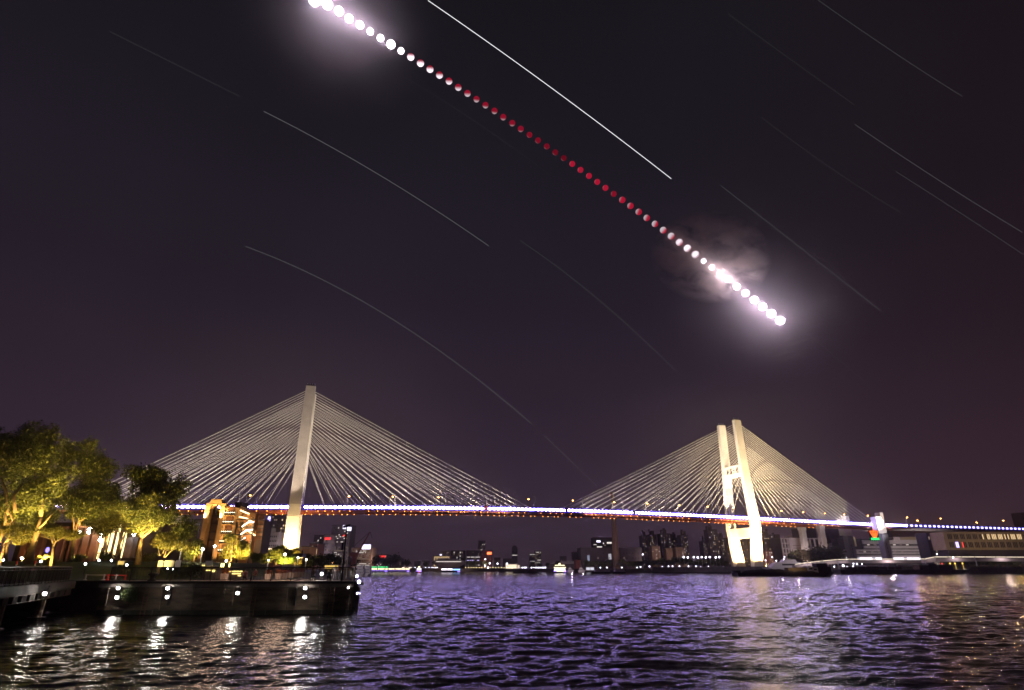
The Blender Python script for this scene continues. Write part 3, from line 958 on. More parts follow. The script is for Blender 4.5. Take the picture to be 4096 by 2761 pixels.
S.cycles.volume_max_steps = 96

# ------------------------------------------------------------------ city across the water
G_warm = glow("window_warm", (1.0, 0.70, 0.36), 0.95)
G_cool = glow("window_cool", (1.0, 0.90, 0.82), 1.0)
G_dim = glow("window_dim", (0.9, 0.66, 0.50), 0.26)
G_viol = glow("window_violet", (0.62, 0.50, 1.0), 1.6)
G_signw = glow("sign_white", (0.80, 0.74, 1.0), 2.4)
G_signv = glow("sign_violet", (0.42, 0.36, 1.0), 4.0)
G_red = glow("sign_red", (1.0, 0.05, 0.05), 1.3)
M_glass = mat("dark_glass", (0.02, 0.022, 0.028), 0.15, spec=0.6)
WALLS = {
    'dark': mat("dark_wall", (0.06, 0.05, 0.055), 0.8, noise=0.2, nscale=0.2),
    'grey': mat("grey_wall", (0.16, 0.14, 0.15), 0.8, noise=0.2, nscale=0.2),
    'brown': mat("brown_wall", (0.20, 0.13, 0.09), 0.8, noise=0.2, nscale=0.2),
    'white': mat("white_wall", (0.52, 0.47, 0.48), 0.8, noise=0.12, nscale=0.2),
    'red': mat("red_wall", (0.22, 0.07, 0.06), 0.8, noise=0.2, nscale=0.2),
    'black': mat("black_wall", (0.028, 0.025, 0.027), 0.8),
    'orange': mat("orange_wall", (0.50, 0.26, 0.12), 0.8, noise=0.15, nscale=0.2),
    'pale': mat("pale_wall", (0.36, 0.31, 0.30), 0.8, noise=0.15, nscale=0.2),
}
PANE = {}
def pane_mesh(w, h, m):
    key = (round(w, 2), round(h, 2), m.name)
    if key not in PANE:
        PANE[key] = MB().box((0, 0, 0), (w, 0.24, h)).mesh("window", m)
    return PANE[key]
def building(label, l, r, top, Y, D, wall, base=GZ, cat="building", name="building", group=None):
    """A block whose front stands Y metres off; l, r and top as measured on the picture give its size there."""
    a = at(l, top, Y); b = at(r, top, Y)
    Wd = b.x - a.x; H = a.z - base
    t = thing(name, label, cat, ((a.x + b.x) / 2, Y, base), 0, group)
    MB().box((0, D / 2, H / 2 - 0.5), (Wd, D, H + 1)).obj("wall", WALLS[wall] if isinstance(wall, str) else wall, t)
    MB().box((0, D / 2, H + 0.3), (Wd + 0.3, D + 0.3, 0.6)).obj("parapet", WALLS['dark'] if wall not in ('white', 'pale') else WALLS['white'], t)
    return t, Wd, H
def windows(t, Wd, H, rows, cols, lit, pal=(G_warm, G_cool), dark=M_glass, fill=0.55, fillh=0.5, x0=0.05, x1=0.95, z0=0.06, z1=0.96, y=-0.05, seed=0, keep_dark=0.0, fn=None):
    r = random.Random(seed)
    cw = Wd * (x1 - x0) / cols; ch = H * (z1 - z0) / rows
    for i in range(rows):
        for j in range(cols):
            m = None
            if fn is not None:
                m = fn(i, j, r)
            elif r.random() < lit:
                m = r.choice(pal)
            if m is None:
                if r.random() < keep_dark:
                    m = dark
                else:
                    continue
            link("window", pane_mesh(cw * fill, ch * fillh, m), t, (-Wd / 2 + Wd * x0 + cw * (j + .5), y, H * z0 + ch * (i + .5)))
def sign(t, m, x, z, w, h, y=-0.5, name="sign"):
    return MB().box((x, y, z), (w, 0.4, h)).obj(name, m, t)
GB = "city buildings across the river"

# --- left bank, behind the first tower
t, w, h = building("dark apartment tower with yellow windows behind the left bridge tower's foot", 1089, 1166, 2040, 640, 22, 'dark', group=GB)
windows(t, w, h, 17, 9, 0.2, (G_warm, G_dim), seed=3, keep_dark=0.35, z1=0.9)
for k, ch in enumerate(('nan', 'qiao', 'pu', 'da')):       # four upright lit characters on the tower's edge
    mb = MB()
    for (x0, y0, x1, y1) in GL[ch]:
        mb.tube([(x0 * 3.0 - 1.5, 0, y0 * 3.1), (x1 * 3.0 - 1.5, 0, y1 * 3.1)], 0.42, 4)
    o = mb.obj("sign_character", G_signv, t); o.location = (-w / 2 - 1.4, -1.2, h - 10 - k * 4.4)
MB().box((-w / 2 - 1.4, -0.6, h - 15.5), (4.4, 0.5, 19)).obj("sign_board", WALLS['dark'], t)
t, w, h = building("white office block with six rows of small windows left of the tower foot", 1046, 1117, 2132, 560, 16, 'white', group=GB)
windows(t, w, h, 6, 7, 0.06, (G_cool, G_dim), seed=5, keep_dark=1.0, x0=0.22, x1=0.92, z0=0.2, fill=0.5, fillh=0.4)
MB().box((-w * 0.1, 6, h + 2.4), (w * 0.34, 7, 4.8)).obj("roof_house", WALLS['white'], t)
t, w, h = building("low grey block just left of the white office block", 1017, 1047, 2130, 600, 14, 'grey', group=GB)
windows(t, w, h, 6, 4, 0.1, (G_cool,), seed=6, keep_dark=0.7)
t, w, h = building("dark slab building seen between the big trees and the clock-fronted building", 766, 812, 2080, 520, 14, 'grey', group=GB)
windows(t, w, h, 8, 5, 0.16, (G_cool, G_dim), seed=7, keep_dark=0.5)
t, w, h = building("orange-lit low hall right of the tower's glowing foot", 1206, 1238, 2188, 520, 20, 'orange', group=GB)
MB().box((0, -0.3, h - 1.0), (w, 0.4, 0.5)).obj("cornice", WALLS['pale'], t)
windows(t, w, h, 2, 3, 0.0, seed=8, keep_dark=0.4)
t, w, h = building("tall brick-red slab behind the orange hall", 1238, 1272, 2176, 545, 20, 'red', group=GB)
windows(t, w, h, 5, 4, 0.05, (G_warm,), seed=9, keep_dark=0.6)
sign(t, glow("corner_strip", (1.0, 0.6, 0.3), 1.2), w / 2 - 0.4, h * 0.45, 0.5, h * 0.7, name="light_strip")
t, w, h = building("dark glass office with a white sign and grey side, right of the brick slab", 1257, 1298, 2142, 700, 24, 'dark', group=GB)
windows(t, w, h, 12, 8, 0.2, (G_dim, G_cool), seed=10, keep_dark=0.5)
sign(t, G_signw, -w * 0.2, h * 0.72, w * 0.4, 3.0)
t, w, h = building("blank grey tower with a small red sign", 1297, 1320, 2140, 690, 24, 'grey', group=GB)
sign(t, G_red, w * 0.2, h - 4, 7, 2.6)
windows(t, w, h, 10, 3, 0.1, (G_dim,), seed=11, keep_dark=0.4)
t, w, h = building("tallest office tower behind the black lamp pole, two white lights at its top", 1328, 1404, 2102, 760, 26, 'grey', group=GB)
def bands(i, j, r):
    row = (i * 7919 + 13) % 10
    if i < 11 and row < 6: return G_dim if r.random() < 0.75 else None
    if row in (7, 8) and r.random() < 0.75: return r.choice((G_cool, G_dim))
    return G_cool if r.random() < 0.12 else None
windows(t, w, h, 22, 13, 0, fn=bands, fill=0.72, fillh=0.42, seed=12, keep_dark=0.2)
for k in (0.70, 0.93):
    sign(t, G_signw, w * (k - 0.5), h - 2 - (k - 0.7) * 10, 5.2, 4.4, name="roof_floodlight")
sign(t, G_red, w * 0.2, h * 0.76, 3, 1.6)
t, w, h = building("brown office block with lit floors and a white rooftop sign behind the crane", 1407, 1488, 2192, 640, 24, 'brown', group=GB)
def officefn(i, j, r):
    if i in (9, 10) and 2 < j < 12: return G_cool if r.random() < 0.8 else None
    if i in (1, 2): return G_cool if r.random() < 0.7 else None
    if i == 5: return G_dim
    return G_dim if r.random() < 0.3 else None
windows(t, w, h, 12, 16, 0, fn=officefn, seed=13, fill=0.7, fillh=0.45, keep_dark=0.15)
sign(t, G_signw, w * 0.22, h + 1.0, 9, 4.6)
t, w, h = building("grey glass office with a red sign on its top floor", 1490, 1548, 2220, 700, 22, 'grey', group=GB)
windows(t, w, h, 9, 12, 0.22, (G_dim, G_cool), seed=14, keep_dark=0.5)
sign(t, G_red, w * 0.2, h - 2, 7, 2.4)
t, w, h = building("dark narrow block right of the red-signed glass office", 1548, 1568, 2224, 720, 18, 'dark', group=GB)
windows(t, w, h, 8, 4, 0.1, (G_cool,), seed=15, keep_dark=0.4)
t, w, h = building("dim low block left of the far stretch of dark bank", 1569, 1606, 2236, 760, 18, 'dark', group=GB)
windows(t, w, h, 6, 6, 0.08, (G_dim,), seed=16, keep_dark=0.3)
t, w, h = building("small dark block alone in the gap of the skyline", 1658, 1676, 2246, 1000, 20, 'grey', group=GB)
windows(t, w, h, 7, 3, 0.12, (G_dim,), seed=17, keep_dark=0.3)
t, w, h = building("pale low block right of the small lone one", 1688, 1712, 2243, 1000, 20, 'pale', group=GB)
windows(t, w, h, 6, 4, 0.1, (G_dim,), seed=18, keep_dark=0.3)
# --- middle
t, w, h = building("hotel block with every window lit brown and a bright top floor", 1733, 1801, 2224, 800, 24, 'brown', group=GB)
windows(t, w, h, 8, 17, 0, fn=lambda i, j, r: (G_warm if i == 7 else (G_warm if r.random() < 0.25 else G_dim)), fill=0.72, fillh=0.6, seed=19)
t, w, h = building("stepped white-striped block behind the brown lit hotel", 1762, 1802, 2204, 880, 20, 'pale', group=GB)
windows(t, w, h, 10, 8, 0.15, (G_dim,), seed=20, keep_dark=0.7)
sign(t, G_signw, -w * 0.46, h * 0.74, 3, 3)
t, w, h = building("dark ribbed tower right of the brown lit hotel", 1804, 1858, 2204, 820, 24, 'black', group=GB)
windows(t, w, h, 9, 12, 0.08, (G_cool, G_dim), seed=21, keep_dark=0.8, fill=0.5, fillh=0.8)
t, w, h = building("broad black office with one lit white storey", 1866, 1923, 2204, 830, 24, 'black', group=GB)
windows(t, w, h, 10, 14, 0, fn=lambda i, j, r: (G_cool if i in (1, 6) and r.random() < 0.85 else (G_viol if i == 4 and r.random() < 0.4 else (G_dim if r.random() < 0.08 else None))), fill=0.8, fillh=0.4, seed=22, keep_dark=0.4)
t, w, h = building("tall pale tower with scattered lights, far behind the middle skyline", 1912, 1941, 2164, 1500, 30, 'grey', group=GB)
windows(t, w, h, 14, 7, 0.34, (G_cool, G_dim), seed=23)
t, w, h = building("reddish office with a red sign near its top", 1924, 1967, 2203, 850, 24, 'red', group=GB)
sign(t, glow("sign_orange", (1.0, 0.16, 0.05), 4.0), w * 0.28, h - 3.4, 6, 3)
windows(t, w, h, 9, 8, 0.06, (G_dim,), seed=24, keep_dark=0.5)
for x_, z_ in ((-0.5, 0.44), (-0.24, 0.44), (-0.5, 0.08)):
    MB().ball((w * x_, -1.4, h * z_), 1.1, 6, 4).obj("red_beacon", G_red, t)
t, w, h = building("small dark block with roof posts right of the reddish office", 1976, 2001, 2232, 900, 20, 'dark', group=GB)
windows(t, w, h, 5, 5, 0.1, (G_dim,), seed=25, keep_dark=0.4)
t, w, h = building("low grey block in front of the slim round-topped tower", 2012, 2048, 2236, 980, 24, 'grey', group=GB)
windows(t, w, h, 5, 6, 0.04, (G_dim,), seed=26, keep_dark=0.3)
# slim tower with a rounded top
a = at(2047, 2196, 1300); b_ = at(2070, 2196, 1300); H_ = a.z - GZ; wd = b_.x - a.x
t = thing("building", "slim office tower with a rounded top and few lights", "building", ((a.x + b_.x) / 2, 1300, GZ), 0, GB)
MB().box((0, 8, H_ / 2), (wd, 16, H_)).obj("wall", WALLS['grey'], t)
MB().prism([(-wd / 2, H_)] + [(wd / 2 * math.cos(R(x)), H_ + 7 * math.sin(R(x))) for x in range(165, 0, -15)] + [(wd / 2, H_)], 'y', 0.2, 15.8).obj("rounded_top", WALLS['grey'], t)
windows(t, wd, H_, 14, 5, 0, fn=lambda i, j, r: (G_cool if i == 9 or (i < 3 and r.random() < .6) else None), fill=0.8, seed=27, keep_dark=0.4)
# saucer-shaped arena
a = at(1720, 2262, 780); b_ = at(1864, 2262, 780); wd = b_.x - a.x
t = thing("arena", "low saucer-shaped arena with a lit upper rim on the far bank", "arena", ((a.x + b_.x) / 2, 780 + wd * 0.3, GZ), 0)
sau = MB().lathe((0, 0, 0), [(wd * 0.20, 0), (wd * 0.30, 2.0), (wd * 0.49, 7.0), (wd * 0.5, 7.6), (wd * 0.44, 9.6), (wd * 0.25, 11.6), (0.3, 12.3)], 36).obj("shell", WALLS['grey'], t, True)
sau.scale = (1, 0.6, 1)
rim = MB()
for k in range(36):
    a0 = 2 * math.pi * k / 36
    if math.sin(a0) < -0.2 and abs(math.cos(a0)) < 0.7:
        rim.box((wd * 0.485 * math.cos(a0), wd * 0.291 * math.sin(a0), 8.4), (4, 1.2, 0.8), a0 + math.pi / 2)
stuff(rim.obj("rim_windows", G_cool, t))
# striped bright hall
t, w, h = building("bright white hall with a striped lit front on the far bank", 2020, 2080, 2258, 760, 14, 'pale', cat="hall", name="hall")
windows(t, w, h, 1, 22, 0, fn=lambda i, j, r: glow("hall_strip", (1.0, 0.84, 0.62), 1.9), fill=0.55, fillh=0.95, x1=0.78, z0=0.02, z1=1.0)
link("window", pane_mesh(w * 0.16, h * 0.75, glow("hall_panel", (1, 0.82, 0.66), 0.9)), t, (w * 0.40, -0.05, h * 0.45))
for (l_, r_, tp, lab, sg, seed) in ((2117, 2140, 2214, "dark office with lit strips, left of a twin", 0.5, 30), (2140, 2165, 2204, "dark office with lit strips, taller right one of a twin", 0.5, 31)):
    t, w, h = building(lab, l_, r_, tp, 1050, 24, 'black', group=GB)
    windows(t, w, h, 12, 6, 0, fn=lambda i, j, r: (G_cool if i in (3, 5, 11) and r.random() < .8 else (G_dim if r.random() < .2 else None)), fill=0.85, fillh=0.4, seed=seed)
t, w, h = building("faint square block left of the power station", 2242, 2266, 2226, 1700, 30, 'grey', group=GB)
windows(t, w, h, 8, 6, 0.05, (G_dim,), seed=32, keep_dark=0.3)
t, w, h = building("faint tall block just left of the power station", 2290, 2315, 2209, 1700, 30, 'grey', group=GB)
windows(t, w, h, 10, 6, 0.05, (G_dim,), seed=33, keep_dark=0.3)
# white-roofed exhibition hall
a = at(2186, 2256, 740); b_ = at(2306, 2250, 740); wd = b_.x - a.x; H_ = a.z - GZ
t = thing("exhibition_hall", "long white-roofed exhibition hall left of the power station", "hall", ((a.x + b_.x) / 2, 740, GZ))
MB().box((0, 10, H_ / 2), (wd, 20, H_)).obj("wall", WALLS['grey'], t)
MB().prism([(-wd / 2, H_), (wd / 2, H_), (wd / 2, H_ + 3.2), (-wd * 0.1, H_ + 2.6), (-wd / 2, H_ + 0.6)], 'y', -0.5, 20.5).obj("roof", WALLS['white'], t)
for k in range(8):
    MB().box((wd * (-0.05 + 0.07 * k), 4, H_ + 4), (0.5, 0.5, 2.2)).obj("roof_post", WALLS['white'], t)

# added unseen spots that brighten the facades in place of street lighting
for px, Y, pw, c_ in ((1130, 560, 2.2e4, (1, .78, .82)), (1300, 600, 2.6e4, (1, .76, .78)), (1365, 680, 5.5e4, (1, .78, .85)), (1450, 570, 2.8e4, (1, .72, .52)), (1520, 640, 2.4e4, (1, .74, .66)), (1770, 730, 2.6e4, (1, .7, .5)), (1860, 740, 2.2e4, (1, .76, .8)), (1945, 760, 2.6e4, (1, .66, .66)), (2060, 800, 3e4, (1, .78, .85)), (2140, 960, 3.5e4, (1, .78, .85)), (2250, 680, 1.6e4, (1, .8, .85)), (2380, 640, 2.2e4, (1, .68, .66)), (2500, 640, 2.2e4, (1, .68, .66)), (2600, 690, 2.4e4, (1, .74, .72)), (2700, 700, 2.8e4, (1, .74, .72)), (2860, 720, 2.4e4, (1, .74, .72)), (2980, 740, 1.4e4, (1, .7, .66)), (3080, 700, 2.6e4, (1, .72, .70)), (3740, 540, 0.8e4, (1, .75, .8))):
    x_ = ray(px, 2270)[0] * Y
    spot((x_, Y - 6, GZ + 6), (x_ * 1.09, Y + 60, GZ + 34), pw * 0.85, c_, 140, 0.9, 1.0)

# --- old power station and its chimney
t = thing("power_station", "dark former power station with a raised central block, on the far bank beside the chimney", "power station", (0, 0, 0))
def ps(l, r, top, Y, D, nm, wall='black'):
    a = at(l, top, Y); b_ = at(r, top, Y)
    MB().box(((a.x + b_.x) / 2, Y + D / 2, (a.z + GZ) / 2), (b_.x - a.x, D, a.z - GZ)).obj(nm, WALLS[wall], t)
    return a, b_
a, b_ = ps(2323, 2566, 2190, 700, 40, "main_block", 'dark')
def ps_win(x, z, w_, h_, m, Y, nm="window"):
    MB().box((x, Y - 0.1, z), (w_, 0.4, h_)).obj(nm, m, t)
for k in range(20):
    for zz in (0.28, 0.5, 0.72):
        if rng.random() < 0.5:
            ps_win(a.x + 6 + k * 3.3, GZ + (a.z - GZ) * zz, 1.0, 1.6, G_dim if rng.random() < 0.2 else M_glass, 700)
ps_win(a.x + 8.3, GZ + 9, 2.6, 11, glow("stair_glow", (0.5, 0.55, 0.75), 0.45), 700)
ps_win(at(2440, 2230, 700).x, GZ + 13, 3.2, 6, glow("tall_window", (0.75, 0.72, 0.8), 0.6), 700)
a2, b2 = ps(2373, 2448, 2150, 716, 22, "raised_block")
for (px, py, w_, h_, m) in ((2394, 2166, 4.6, 2.0, G_signw), (2437, 2172, 5.6, 1.9, G_cool), (2414, 2174, 1.0, 1.6, G_cool), (2398, 2188, 6.0, 1.1, G_cool), (2420, 2182, 1.6, 1.0, G_dim), (2380, 2179, 3.8, 0.5, G_cool)):
    p = at(px, py, 716); ps_win(p.x, p.z, w_, h_, m, 716)
ps(2304, 2325, 2240, 706, 26, "low_annex", 'red')
p0 = at(2466, 2262, 690); ptop = at(2450, 1966, 690)
t = thing("chimney", "tall tapering brick chimney rising past the bridge deck", "chimney", (p0.x, 690, GZ))
Hc = ptop.z - GZ
MB().lathe((0, 0, -1), [(4.4, 0), (3.9, Hc * 0.2), (3.2, Hc * 0.45), (2.5, Hc * 0.75), (2.0, Hc - 3), (2.3, Hc - 2.6), (2.3, Hc)], 16).obj("shaft", WALLS['brown'], t, True)
MB().ball((-2.2, -0.4, Hc - 3.5), 0.5, 6, 4).obj("aviation_light", G_red, t)
MB().tube([(-1.4, -3.6, Hc * 0.18), (-1.2, -2.3, Hc * 0.78)], 0.35, 5).obj("gauge_strip", WALLS['dark'], t)

# --- residential towers
def apartments(label, l, r, top, Y, seed, wall='dark', lit=0.22, step=True, rows=20, cols=7, pal=(G_cool, G_warm, G_dim)):
    t, w, h = building(label, l, r, top, Y, 18, wall, cat="apartment tower", name="apartment_tower", group="apartment towers on the right bank")
    rr = random.Random(seed)
    windows(t, w, h, rows, cols, lit, pal, seed=seed, fill=0.42, fillh=0.4, keep_dark=0.25)
    if step:
        MB().box((rr.uniform(-.2, .2) * w, 8, h + 2.8), (w * 0.45, 9, 5)).obj("roof_house", WALLS[wall], t)
        MB().box((rr.uniform(-.3, .3) * w, 7, h + 6.2), (w * 0.16, 4, 2)).obj("lift_house", WALLS[wall], t)
    for sx in (-0.25, 0.25):
        MB().box((sx * w, -0.6, h * 0.48), (w * 0.12, 1.2, h * 0.96)).obj("bay", WALLS[wall], t)
    return t
apartments("leftmost dark apartment tower, right of the power station", 2567, 2594, 2144, 760, 41)
apartments("dark apartment tower with a square black roof house, second from the power station", 2596, 2626, 2140, 780, 42)
apartments("lower pale apartment block in front of the two leftmost towers", 2606, 2640, 2186, 730, 43, 'brown', 0.2, False, 12, 7)
apartments("tallest peaked apartment tower of the middle cluster", 2641, 2681, 2136, 770, 44, lit=0.26)
apartments("dark apartment tower with lit mid floors, right of the peaked one", 2682, 2720, 2152, 790, 45, lit=0.26)
apartments("narrow dark apartment tower at the right end of the middle cluster", 2722, 2750, 2142, 770, 46, lit=0.24)
apartments("lower brownish apartment block in front of the middle cluster", 2703, 2742, 2190, 735, 47, 'brown', 0.26, False, 12, 8)
apartments("low brown block left in the middle cluster", 2664, 2690, 2194, 735, 48, 'brown', 0.12, False, 11, 5)
apartments("tall stepped apartment tower left of the right bridge tower, yellow windows", 2831, 2868, 2120, 780, 49, lit=0.26, pal=(G_warm, G_cool, G_dim))
apartments("lower dark apartment tower to the left of the tall stepped one", 2812, 2832, 2166, 790, 50, lit=0.16)
apartments("dark apartment tower touching the right bridge tower's left leg", 2870, 2912, 2154, 800, 51, lit=0.2)
apartments("dark apartment tower seen between the legs of the right bridge tower", 2950, 3000, 2146, 820, 52, lit=0.16, pal=(G_warm, G_dim))
apartments("flat-topped apartment tower just right of the right bridge tower", 3038, 3092, 2140, 780, 53, lit=0.3)
apartments("dark apartment tower left of the white grid-fronted building", 3092, 3130, 2154, 790, 54, lit=0.22)
apartments("low reddish block with bright yellow windows right of the right bridge tower", 3060, 3102, 2204, 735, 55, 'red', 0.4, False, 7, 6, (G_warm, G_cool))
apartments("broad black slab towering behind the white grid-fronted building", 3188, 3262, 2116, 860, 56, 'black', 0.02)
apartments("black slab tower behind the right approach columns", 3300, 3372, 2116, 880, 57, 'black', 0.03)

# --- white grid-fronted building
a = at(3123, 2152, 640); b_ = at(3276, 2148, 640); wd = b_.x - a.x; H_ = a.z - GZ
t = thing("grid_fronted_building", "white building with deep square openings and a blank lettered wall, under the bridge", "building", ((a.x + b_.x) / 2, 640, GZ))
MB().box((0, 14, H_ / 2), (wd, 24, H_)).obj("core_wall", WALLS['dark'], t)
MB().box((-wd * 0.5 + wd * 0.27 + wd * 0.085, 1, H_ / 2), (wd * 0.30, 2.2, H_)).obj("blank_wall", WALLS['white'], t)
for x in (0.012, 0.09, 0.17):
    MB().box((-wd / 2 + wd * x, 0.9, H_ / 2), (1.0, 2.0, H_ - 0.02)).obj("pier", WALLS['white'], t)
for k in range(7):
    MB().box((-wd / 2 + wd * 0.10, 1.0, H_ * k / 6.2 + 0.5), (wd * 0.19, 1.8, 0.9)).obj("floor_edge", WALLS['white'], t)
for k in range(5):
    MB().box((-wd / 2 + wd * (0.52 + 0.118 * k), 0.9, H_ * 0.68), (1.0, 2.0, H_ * 0.62)).obj("pier", WALLS['white'], t)
for z_ in (0.995, 0.70, 0.40):
    MB().box((-wd / 2 + wd * 0.755, 1.0, H_ * z_ - 0.5), (wd * 0.49, 1.8, 1.0)).obj("floor_edge", WALLS['white'], t)
for k in range(4):
    for z_ in (0.54, 0.84):
        link("window", pane_mesh(wd * 0.075, H_ * 0.16, M_glass if (k + int(z_ * 10)) % 3 else G_dim), t, (-wd / 2 + wd * (0.58 + 0.118 * k), 1.9, H_ * z_))
for rw in range(3):
    mb = MB()
    for c in range(7):
        x = -wd / 2 + wd * 0.30 + c * 1.25
        z = H_ * 0.74 - rw * 2.6
        mb.box((x, -0.22, z), (0.9, 0.1, 0.22)).box((x, -0.22, z + 0.6), (0.9, 0.1, 0.22)).box((x - 0.2, -0.22, z + 0.3), (0.22, 0.1, 1.2))
    stuff(mb.obj("wall_lettering", WALLS['brown'], t))
for k in range(9):
    MB().box((-wd / 2 + wd * 0.17 + k * 1.0, 6, H_ + 1.4), (0.5, 0.5, 2.6)).obj("roof_post", WALLS['grey'], t)
spot((a.x + 8, 604, GZ + 3), (a.x + 18, 640, GZ + 16), 2.6e4, (1.0, 0.78, 0.86), 110, 0.9, 1.0)  # added spot that brightens the white front, no fixture there

# --- gabled white house
p = at(3350, 2188, 690)
t = thing("gabled_hall", "small white hall with a rounded gable roof beside the grey terminal", "hall", (p.x, 690, GZ))
zb = p.z - GZ
MB().box((0, 5, zb / 2), (16, 10, zb)).obj("wall", WALLS['white'], t)
MB().prism([(-8.3, zb), (-6, zb + 3.2), (0, zb + 4.6), (6, zb + 3.2), (8.3, zb)], 'y', -0.3, 10.3).obj("roof", WALLS['white'], t)
for k in range(4):
    link("window", pane_mesh(1.3, 2.0, G_dim if k > 1 else M_glass), t, (-5 + k * 3.2, -0.1, zb - 2))

# --- grey striped ferry terminal with a glowing glass hall
t = thing("ferry_terminal", "grey striped terminal building with a bright glass hall below the right bridge approach", "terminal", (0, 0, 0))
M_tier = mat("terminal_cladding", (0.30, 0.28, 0.28), 0.7, noise=0.1, nscale=0.3)
M_tier2 = mat("terminal_cladding_olive", (0.17, 0.14, 0.07), 0.7)
def tb(l, r, top, bot, Y, D, nm, m):
    a = at(l, top, Y); b_ = at(r, top, Y); c = at(l, bot, Y)
    return MB().box(((a.x + b_.x) / 2, Y + D / 2, (a.z + c.z) / 2), (b_.x - a.x, D, a.z - c.z)).obj(nm, m, t)
TY = 672
for k, (l, r, y0, y1) in enumerate(((3450, 3672, 2160, 2176), (3455, 3676, 2184, 2194), (3348, 3690, 2198, 2206), (3350, 3692, 2210, 2216), (3352, 3694, 2220, 2229))):
    tb(l, r, y0, y1, TY - 1.0, 2, "cladding_band", M_tier)
    tb(r + 1, r + 42, y0 - 3, y1, TY - 0.5, 2, "olive_band", M_tier2)
tb(3346, 3716, 2156, 2262, TY + 1.2, 12, "core", WALLS['black'])
tb(3392, 3420, 2148, 2186, TY - 2, 6, "yellow_lift_block", mat("yellowish_render", (0.45, 0.40, 0.24), 0.8))
tb(3572, 3598, 2148, 2164, TY - 1.4, 8, "roof_block", WALLS['pale'])
tb(3598, 3684, 2148, 2170, TY - 0.4, 8, "roof_block", M_tier2)
for k in range(26):
    tb(3365 + k * 12.6, 3375 + k * 12.6, 2229.5, 2240, TY - 3.0, 2, "glass_pane", glow("terminal_glass", (0.95, 0.92, 1.0), 1.35) if k % 5 else glow("terminal_glass_dim", (0.8, 0.8, 1.0), 0.6))
tb(3360, 3702, 2225.5, 2228.8, TY - 3.4, 4, "canopy_edge", WALLS['white'])
tb(3340, 3720, 2241, 2252, TY - 4, 6, "terrace_edge", WALLS['pale'])
for k in range(7):
    tb(3470 + k * 26, 3478 + k * 26, 2178, 2181, TY - 0.4, 1, "strip_window", G_dim if k % 2 else G_cool)
for k in range(9):
    tb(3366 + k * 30, 3374 + k * 30, 2207, 2209, TY - 0.4, 1, "strip_window", G_dim if k % 3 else G_cool)
p = at(3420, 2262, TY)
spot((p.x, TY - 60, GZ + 4), (p.x + 10, TY, GZ + 16), 1.3e5, (1.0, 0.82, 0.84), 120, 0.9, 1.0)  # added spots lifting the dark terminal front, no lamp built for them
spot((p.x + 60, TY - 60, GZ + 4), (p.x + 55, TY, GZ + 16), 1.0e5, (1.0, 0.82, 0.80), 110, 0.9, 1.0)

# neon sail emblem
p = at(3498, 2142, 545)
t = thing("neon_sign", "neon sign of an orange sailing ship above green waves, by the white end pier", "sign", (p.x, 545, p.z - 4))
G_no = glow("neon_orange", (1.0, 0.13, 0.02), 2.6); G_ng = glow("neon_green", (0.05, 1.0, 0.25), 1.8)
MB().box((0, 0.6, 4), (8.4, 0.3, 9.0)).obj("backing_board", WALLS['black'], t)
for seg in ([(0, 9.6), (0, 2.2)], [(-3.4, 7.6), (3.4, 7.6)], [(-3.4, 7.6), (-2.6, 5.2), (-1.4, 2.6)], [(3.4, 7.6), (2.6, 5.2), (1.4, 2.6)], [(-2.7, 5.2), (2.7, 5.2)], [(-1.4, 2.6), (1.4, 2.6)], [(-1.6, 7.4), (-1.0, 4.6), (-0.6, 2.8)], [(1.6, 7.4), (1.0, 4.6), (0.6, 2.8)]):
    MB().tube([(x, 0, z) for x, z in seg], 0.36, 5).obj("neon_tube", G_no, t)
for z in (1.3, 0.2):
    MB().tube([(-3.6 + k * 0.9, 0, z + (0.5 if k % 2 else 0)) for k in range(9)], 0.36, 5).obj("neon_wave", G_ng, t)
MB().tube([(0, 0.9, -12), (0, 0.9, 1)], 0.3, 6).obj("post", M_steelgrey, t)

# --- brown building with slit windows, dark neighbour, far right slab
a = at(3770, 2128, 560); b_ = at(4190, 2138, 560); wd = b_.x - a.x; Hc = at(3790, 2200, 560).z
t = thing("slit_window_building", "long sand-coloured building with two rows of upright slit windows at the right", "building", ((a.x + b_.x) / 2, 560, GZ))
H1 = a.z - GZ; H0 = Hc - GZ
MB().box((0, 9, (H0 + H1) / 2), (wd, 18, H1 - H0)).obj("upper_wall", mat("sand_wall", (0.36, 0.27, 0.17), 0.8, noise=0.2, nscale=0.2), t)
MB().box((0, 10, H0 / 2), (wd - 6, 15, H0)).obj("lower_wall", WALLS['dark'], t)
for k in range(62):
    x = -wd / 2 + 4 + k * (wd - 6) / 62
    up = 20 < k < 56 and rng.random() < 0.75
    if k % 4 != 3:
        link("window", pane_mesh(0.8, 4.4, G_dim if not up else G_warm) if up else pane_mesh(0.8, 4.4, M_glass), t, (x, -0.1, H0 + (H1 - H0) * 0.73))
        blu = k in (3, 4, 5)
        link("window", pane_mesh(0.8, 4.8, G_signv if blu else (G_red if k == 8 else M_glass)), t, (x, -0.1, H0 + (H1 - H0) * 0.28))
spot((a.x + 30, 500, GZ + 3), (a.x + 45, 560, GZ + 20), 4.0e4, (1.0, 0.74, 0.44), 110, 0.9, 1.0)
t, w, h = building("dark block with lit violet-white windows left of the sand-coloured building", 3704, 3772, 2134, 580, 16, 'black', group=GB)
windows(t, w, h, 5, 7, 0.4, (G_dim, G_cool), seed=71, fill=0.6, fillh=0.5, keep_dark=0.6)
t, w, h = building("black slab at the far right, above the last blue lamps", 4084, 4200, 2052, 760, 16, 'black', group=GB)
windows(t, w, h, 8, 6, 0.0, seed=72, keep_dark=0.3)
t, w, h = building("wide black roofline behind the neon sail sign", 3560, 3662, 2122, 712, 14, 'black', group=GB)
